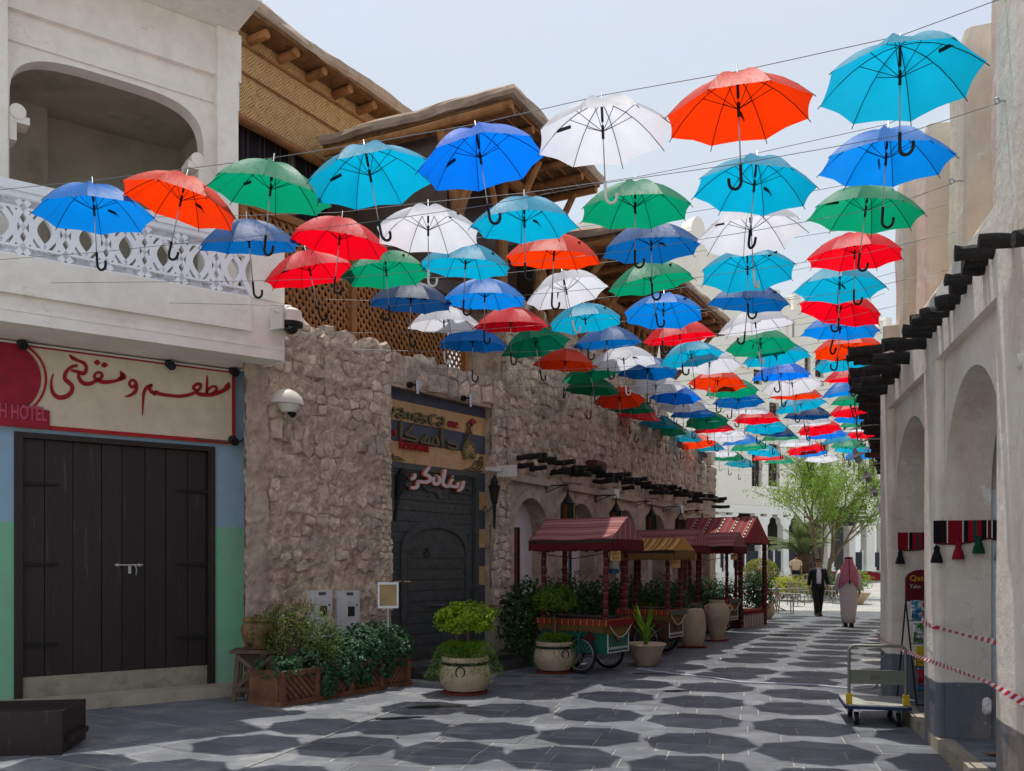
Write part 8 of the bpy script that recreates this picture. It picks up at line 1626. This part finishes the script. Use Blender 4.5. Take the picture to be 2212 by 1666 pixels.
def man(lab, loc, rz, kind):
    t = thing('person', lab, 'person', loc, rz); H = 1.78; kf = 1.0 if kind == 'suit' else 0.45
    # faces local -y; walking, right leg forward
    J = [(0, 0, 0.98, 0.10, 0.08), (0, 0, 1.18, 0.105, 0.08), (0, 0.0, 1.38, 0.12, 0.08), (0, 0.0, 1.50, 0.055, 0.055), (0, -0.01, 1.58, 0.055, 0.055)]; E = [(0, 1), (1, 2), (2, 3), (3, 4)]
    J += [(0, -0.012, 1.66, 0.072, 0.088), (0, -0.01, 1.735, 0.066, 0.08)]; E += [(4, 5), (5, 6)]
    for s_, sw in ((-1, 0.10), (1, -0.10)):
        i0 = len(J); J += [(s_ * 0.18, 0.0, 1.40, 0.042), (s_ * 0.235, sw * 0.35, 1.17, 0.045), (s_ * 0.255, sw - 0.06, 0.93, 0.03)]; E += [(2, i0), (i0, i0 + 1), (i0 + 1, i0 + 2)]; hand(J, E, i0 + 2, (0.02 * s_, -0.12, -1), s_)
    for s_, fw in ((-1, -0.20 * kf), (1, 0.16 * kf)):
        i0 = len(J); J += [(s_ * 0.08, 0, 0.90, 0.07), (s_ * 0.085, fw * 0.62 - 0.03, 0.50, 0.058), (s_ * 0.075, fw, 0.09, 0.042), (s_ * 0.085, fw - 0.13, 0.04, 0.034)]; E += [(0, i0), (i0, i0 + 1), (i0 + 1, i0 + 2), (i0 + 2, i0 + 3)]
    skin_body('body', J, E, skin, t)
    for s_, fw in ((-1, -0.20 * kf), (1, 0.16 * kf)):
        mb = MB(); x = s_ * 0.085; mb.prism([(fw + 0.07, 0.0), (fw - 0.19, 0.0), (fw - 0.20, 0.03), (fw - 0.12, 0.075), (fw - 0.02, 0.11), (fw + 0.06, 0.10)], lambda a, b, q: (x + q, a, b), -0.048, 0.048); mb.build('shoe', shoe, t, fix=True)
    mb = MB()
    # nose, ears
    mb.add([(-0.012, -0.092, 1.665), (0.012, -0.092, 1.665), (0, -0.118, 1.652), (0, -0.09, 1.70)], [(0, 2, 1), (0, 3, 2), (1, 2, 3)]); mb.box((-0.075, 0.0, 1.675), (0.018, 0.03, 0.06)); mb.box((0.075, 0.0, 1.675), (0.018, 0.03, 0.06)); mb.build('face_features', skin, t)
    mb = MB(); mb.box((0, -0.092, 1.622), (0.045, 0.012, 0.010)); mb.build('mouth', mat('lip_' + kind, srgb(130, 78, 68), 0.6), t)
    if kind == 'suit':
        mb = MB(); loft(mb, [(0, 0.01, 1.66, 0.082, 0.095), (0, 0.015, 1.72, 0.082, 0.095), (0, 0.012, 1.77, 0.066, 0.08), (0, 0.01, 1.79, 0.03, 0.04)], 16); mb.v = [(x, y if z > 1.73 else max(y, -0.02), z) for x, y, z in mb.v]; mb.build('hair', hair, t, smooth='all')
        mb = MB(); mb.box((0, -0.094, 1.69), (0.13, 0.014, 0.032)); mb.box((-0.07, -0.05, 1.695), (0.008, 0.09, 0.012)); mb.box((0.07, -0.05, 1.695), (0.008, 0.09, 0.012)); mb.build('sunglasses', M['glass_dk'], t)
        mb = MB(); loft(mb, [(0, 0, 0.94, 0.165, 0.115), (0, -0.005, 1.1, 0.155, 0.115), (0, -0.01, 1.3, 0.17, 0.125), (0, -0.005, 1.42, 0.16, 0.11), (0, 0, 1.49, 0.075, 0.07)]); mb.build('shirt', shirt, t, smooth='all')
        mb = MB(); n = 26; rings = [(0.82, 0.215, 0.15), (0.95, 0.20, 0.142), (1.1, 0.185, 0.135), (1.28, 0.205, 0.145), (1.40, 0.215, 0.125), (1.46, 0.18, 0.10), (1.50, 0.09, 0.08)]; vs = []
        for z, rx, ry in rings:
            op = 0.42 - 0.10 * (z > 1.35)
            for j in range(n): a = -pi / 2 + op + (2 * pi - 2 * op) * j / (n - 1); vs.append((rx * math.cos(a), ry * math.sin(a) - 0.005, z))
        fs = [(i * n + j, i * n + j + 1, (i + 1) * n + j + 1, (i + 1) * n + j) for i in range(len(rings) - 1) for j in range(n - 1)]; mb.add(vs, fs); jk = mb.build('jacket', blackc, t, smooth='all'); md = jk.modifiers.new('thick', 'SOLIDIFY'); md.thickness = 0.012
        for s_, sw in ((-1, 0.10), (1, -0.10)):
            mb = MB(); mb.tube([(s_ * 0.17, 0, 1.455), (s_ * 0.215, 0.0, 1.36), (s_ * 0.245, sw * 0.35, 1.17), (s_ * 0.262, sw - 0.05, 0.955)], [0.07, 0.075, 0.066, 0.052], 12); mb.build('sleeve', blackc, t, smooth='all'); mb = MB(); mb.tube([(s_ * 0.262, sw - 0.05, 0.957), (s_ * 0.264, sw - 0.058, 0.935)], 0.042, 10); mb.build('cuff', shirt, t)
            mb = MB(); mb.prism([(0.02 * s_, 1.50), (0.085 * s_, 1.485), (0.06 * s_, 1.44)], lambda a, b, q: (a, -0.085 - q - 0.02, b), 0.0, 0.012); mb.build('collar', shirt, t, fix=True)
        for s_, fw in ((-1, -0.20 * kf), (1, 0.16 * kf)):
            mb = MB(); mb.tube([(s_ * 0.075, 0, 1.0), (s_ * 0.095, 0, 0.86), (s_ * 0.09, fw * 0.62 - 0.03, 0.50), (s_ * 0.08, fw + 0.01, 0.10), (s_ * 0.08, fw + 0.005, 0.06)], [0.11, 0.118, 0.09, 0.078, 0.078], 14); mb.build('trouser_leg', blackc, t, smooth='all')
        mb = MB(); loft(mb, [(0, 0, 0.965, 0.18, 0.128), (0, 0, 1.0, 0.178, 0.126)]); mb.build('belt', shoe, t); mb = MB(); loft(mb, [(0, 0, 0.78, 0.12, 0.11), (0, 0, 0.86, 0.175, 0.13), (0, 0, 0.97, 0.175, 0.125)]); mb.build('trouser_top', blackc, t, smooth='all')
    else:
        thobe = mat('white_thobe', srgb(214, 206, 204), 0.85, 0.07, 8, 0.5, 14); scarf = stripes('red_check_scarf', 'Z', 34, [(0, srgb(206, 92, 120)), (0.55, srgb(232, 206, 214))], dash=('X', 34, srgb(190, 70, 100), 0.5, 1.0))
        mb = MB(); loft(mb, [(0, -0.02, 0.10, 0.165, 0.17), (0, -0.01, 0.3, 0.185, 0.165), (0.0, 0, 0.6, 0.215, 0.165), (0, 0, 0.9, 0.225, 0.165), (0, 0, 1.15, 0.205, 0.15), (0, 0, 1.35, 0.225, 0.145), (0, 0, 1.44, 0.195, 0.11), (0, 0, 1.50, 0.085, 0.08)], 28); mb.build('robe', thobe, t, smooth='all')
        for s_, sw in ((-1, 0.10), (1, -0.10)): mb = MB(); mb.tube([(s_ * 0.17, 0, 1.44), (s_ * 0.225, 0.0, 1.34), (s_ * 0.255, sw * 0.35, 1.15), (s_ * 0.272, sw - 0.05, 0.955)], [0.068, 0.078, 0.075, 0.068], 12); mb.build('sleeve', thobe, t, smooth='all')
        mb = MB(); n = 30; vs = []; rings = [(1.795, 0.02, 0.02), (1.78, 0.07, 0.085), (1.73, 0.095, 0.11), (1.64, 0.115, 0.125), (1.55, 0.15, 0.13), (1.46, 0.215, 0.15), (1.34, 0.235, 0.17), (1.2, 0.235, 0.175), (1.08, 0.225, 0.18)]
        for i, (z, rx, ry) in enumerate(rings):
            op = 0.0 if i < 3 else 0.75
            for j in range(n): a = -pi / 2 + op + (2 * pi - 2 * op) * j / (n - 1); wv = (0.06 * math.cos(a * 3 + 0.6) + 0.05 * math.cos(a * 7)) * max(0, i - 4) / 4; hem = (0.16 * abs(math.cos(a)) - 0.0) * max(0, i - 6) / 2; vs.append((rx * (1 + wv) * math.cos(a), ry * (1 + wv) * math.sin(a) + 0.005, z - hem * 0.6 + (0.12 * (1 - abs(math.cos(a))) if i == 8 else 0)))
        fs = [(i * n + j, i * n + j + 1, (i + 1) * n + j + 1, (i + 1) * n + j) for i in range(len(rings) - 1) for j in range(n - 1)]; mb.add(vs, fs); sc_o = mb.build('headscarf', scarf, t, smooth='all'); md = sc_o.modifiers.new('thick', 'SOLIDIFY'); md.thickness = 0.008
        mb = MB(); [mb.tube([(0.098 * math.cos(a * pi / 12), 0.108 * math.sin(a * pi / 12) + 0.005, 1.745 + zz + 0.012 * math.sin(a * pi / 12)) for a in range(25)], 0.011, 6) for zz in (0, 0.02)]; mb.tube([(0, 0.118, 1.745), (0.0, 0.15, 1.6), (0.005, 0.18, 1.4), (0.0, 0.19, 1.2)], 0.006, 5); mb.lathe([(0.008, 0.1), (0.02, 0.07), (0.022, 0.0)], 8, (0, 0.19, 1.1)); mb.build('head_cord', hair, t)
    return t
q = G(1767, 1331); man('man in black suit, open white shirt and sunglasses walking towards the camera', (q.x, q.y, 0), rad(-4), 'suit').scale = (1.0, 1.0, 1.0)
q = G(1833, 1354); man('man seen from behind in white robe and red checked headscarf', (q.x, q.y, 0), rad(180 - 12), 'robe')
# distant person on the hotel terrace
q = P(1719, 1217, 44); t = thing('person', 'distant person in a cream shirt and dark trousers, back turned, by the palm', 'person', (q.x, 44, gz(44) + 0.1)); cs = mat('cream_shirt', srgb(206, 184, 150), 0.85, 0.06, 8)
J = [(0, 0, 0.95, 0.10, 0.08), (0, 0, 1.35, 0.13, 0.08), (0, 0, 1.50, 0.05), (0, 0, 1.64, 0.085, 0.095), (0, 0, 1.72, 0.06)]; E = [(0, 1), (1, 2), (2, 3), (3, 4)]
for s_ in (-1, 1):
    i0 = len(J); J += [(s_ * 0.19, 0, 1.38, 0.045), (s_ * 0.25, 0.02, 1.15, 0.045), (s_ * 0.24, -0.08, 0.95, 0.032)]; E += [(1, i0), (i0, i0 + 1), (i0 + 1, i0 + 2)]; hand(J, E, i0 + 2, (0, -0.2, -1), s_)
    i0 = len(J); J += [(s_ * 0.09, 0, 0.85, 0.09), (s_ * 0.09, 0.02 * s_, 0.45, 0.065), (s_ * 0.09, 0.06 * s_, 0.05, 0.045)]; E += [(0, i0), (i0, i0 + 1), (i0 + 1, i0 + 2)]
skin_body('body', J, E, skin, t); mb = MB(); loft(mb, [(0, 0, 0.98, 0.19, 0.14), (0, 0, 1.2, 0.19, 0.14), (0, 0, 1.4, 0.215, 0.14), (0, 0, 1.48, 0.14, 0.09), (0, 0, 1.52, 0.07, 0.07)]); mb.build('shirt', cs, t, smooth='all'); mb = MB(); loft(mb, [(0, 0, 0.8, 0.15, 0.12), (0, 0, 1.0, 0.185, 0.135)]); mb.build('trouser_top', blackc, t)
for s_ in (-1, 1): mb = MB(); mb.tube([(s_ * 0.17, 0, 1.42), (s_ * 0.23, 0, 1.32), (s_ * 0.245, 0.01, 1.2)], [0.07, 0.08, 0.075], 10); mb.build('sleeve', cs, t); mb = MB(); mb.tube([(s_ * 0.08, 0, 1.0), (s_ * 0.095, 0.01, 0.5), (s_ * 0.09, 0.05 * s_, 0.05)], [0.115, 0.09, 0.08], 12); mb.build('trouser_leg', blackc, t)
mb = MB(); loft(mb, [(0, 0.01, 1.6, 0.09, 0.10), (0, 0.01, 1.70, 0.09, 0.10), (0, 0.01, 1.77, 0.05, 0.06)]); mb.build('hair', hair, t, smooth='all')
bpy.context.view_layer.update()
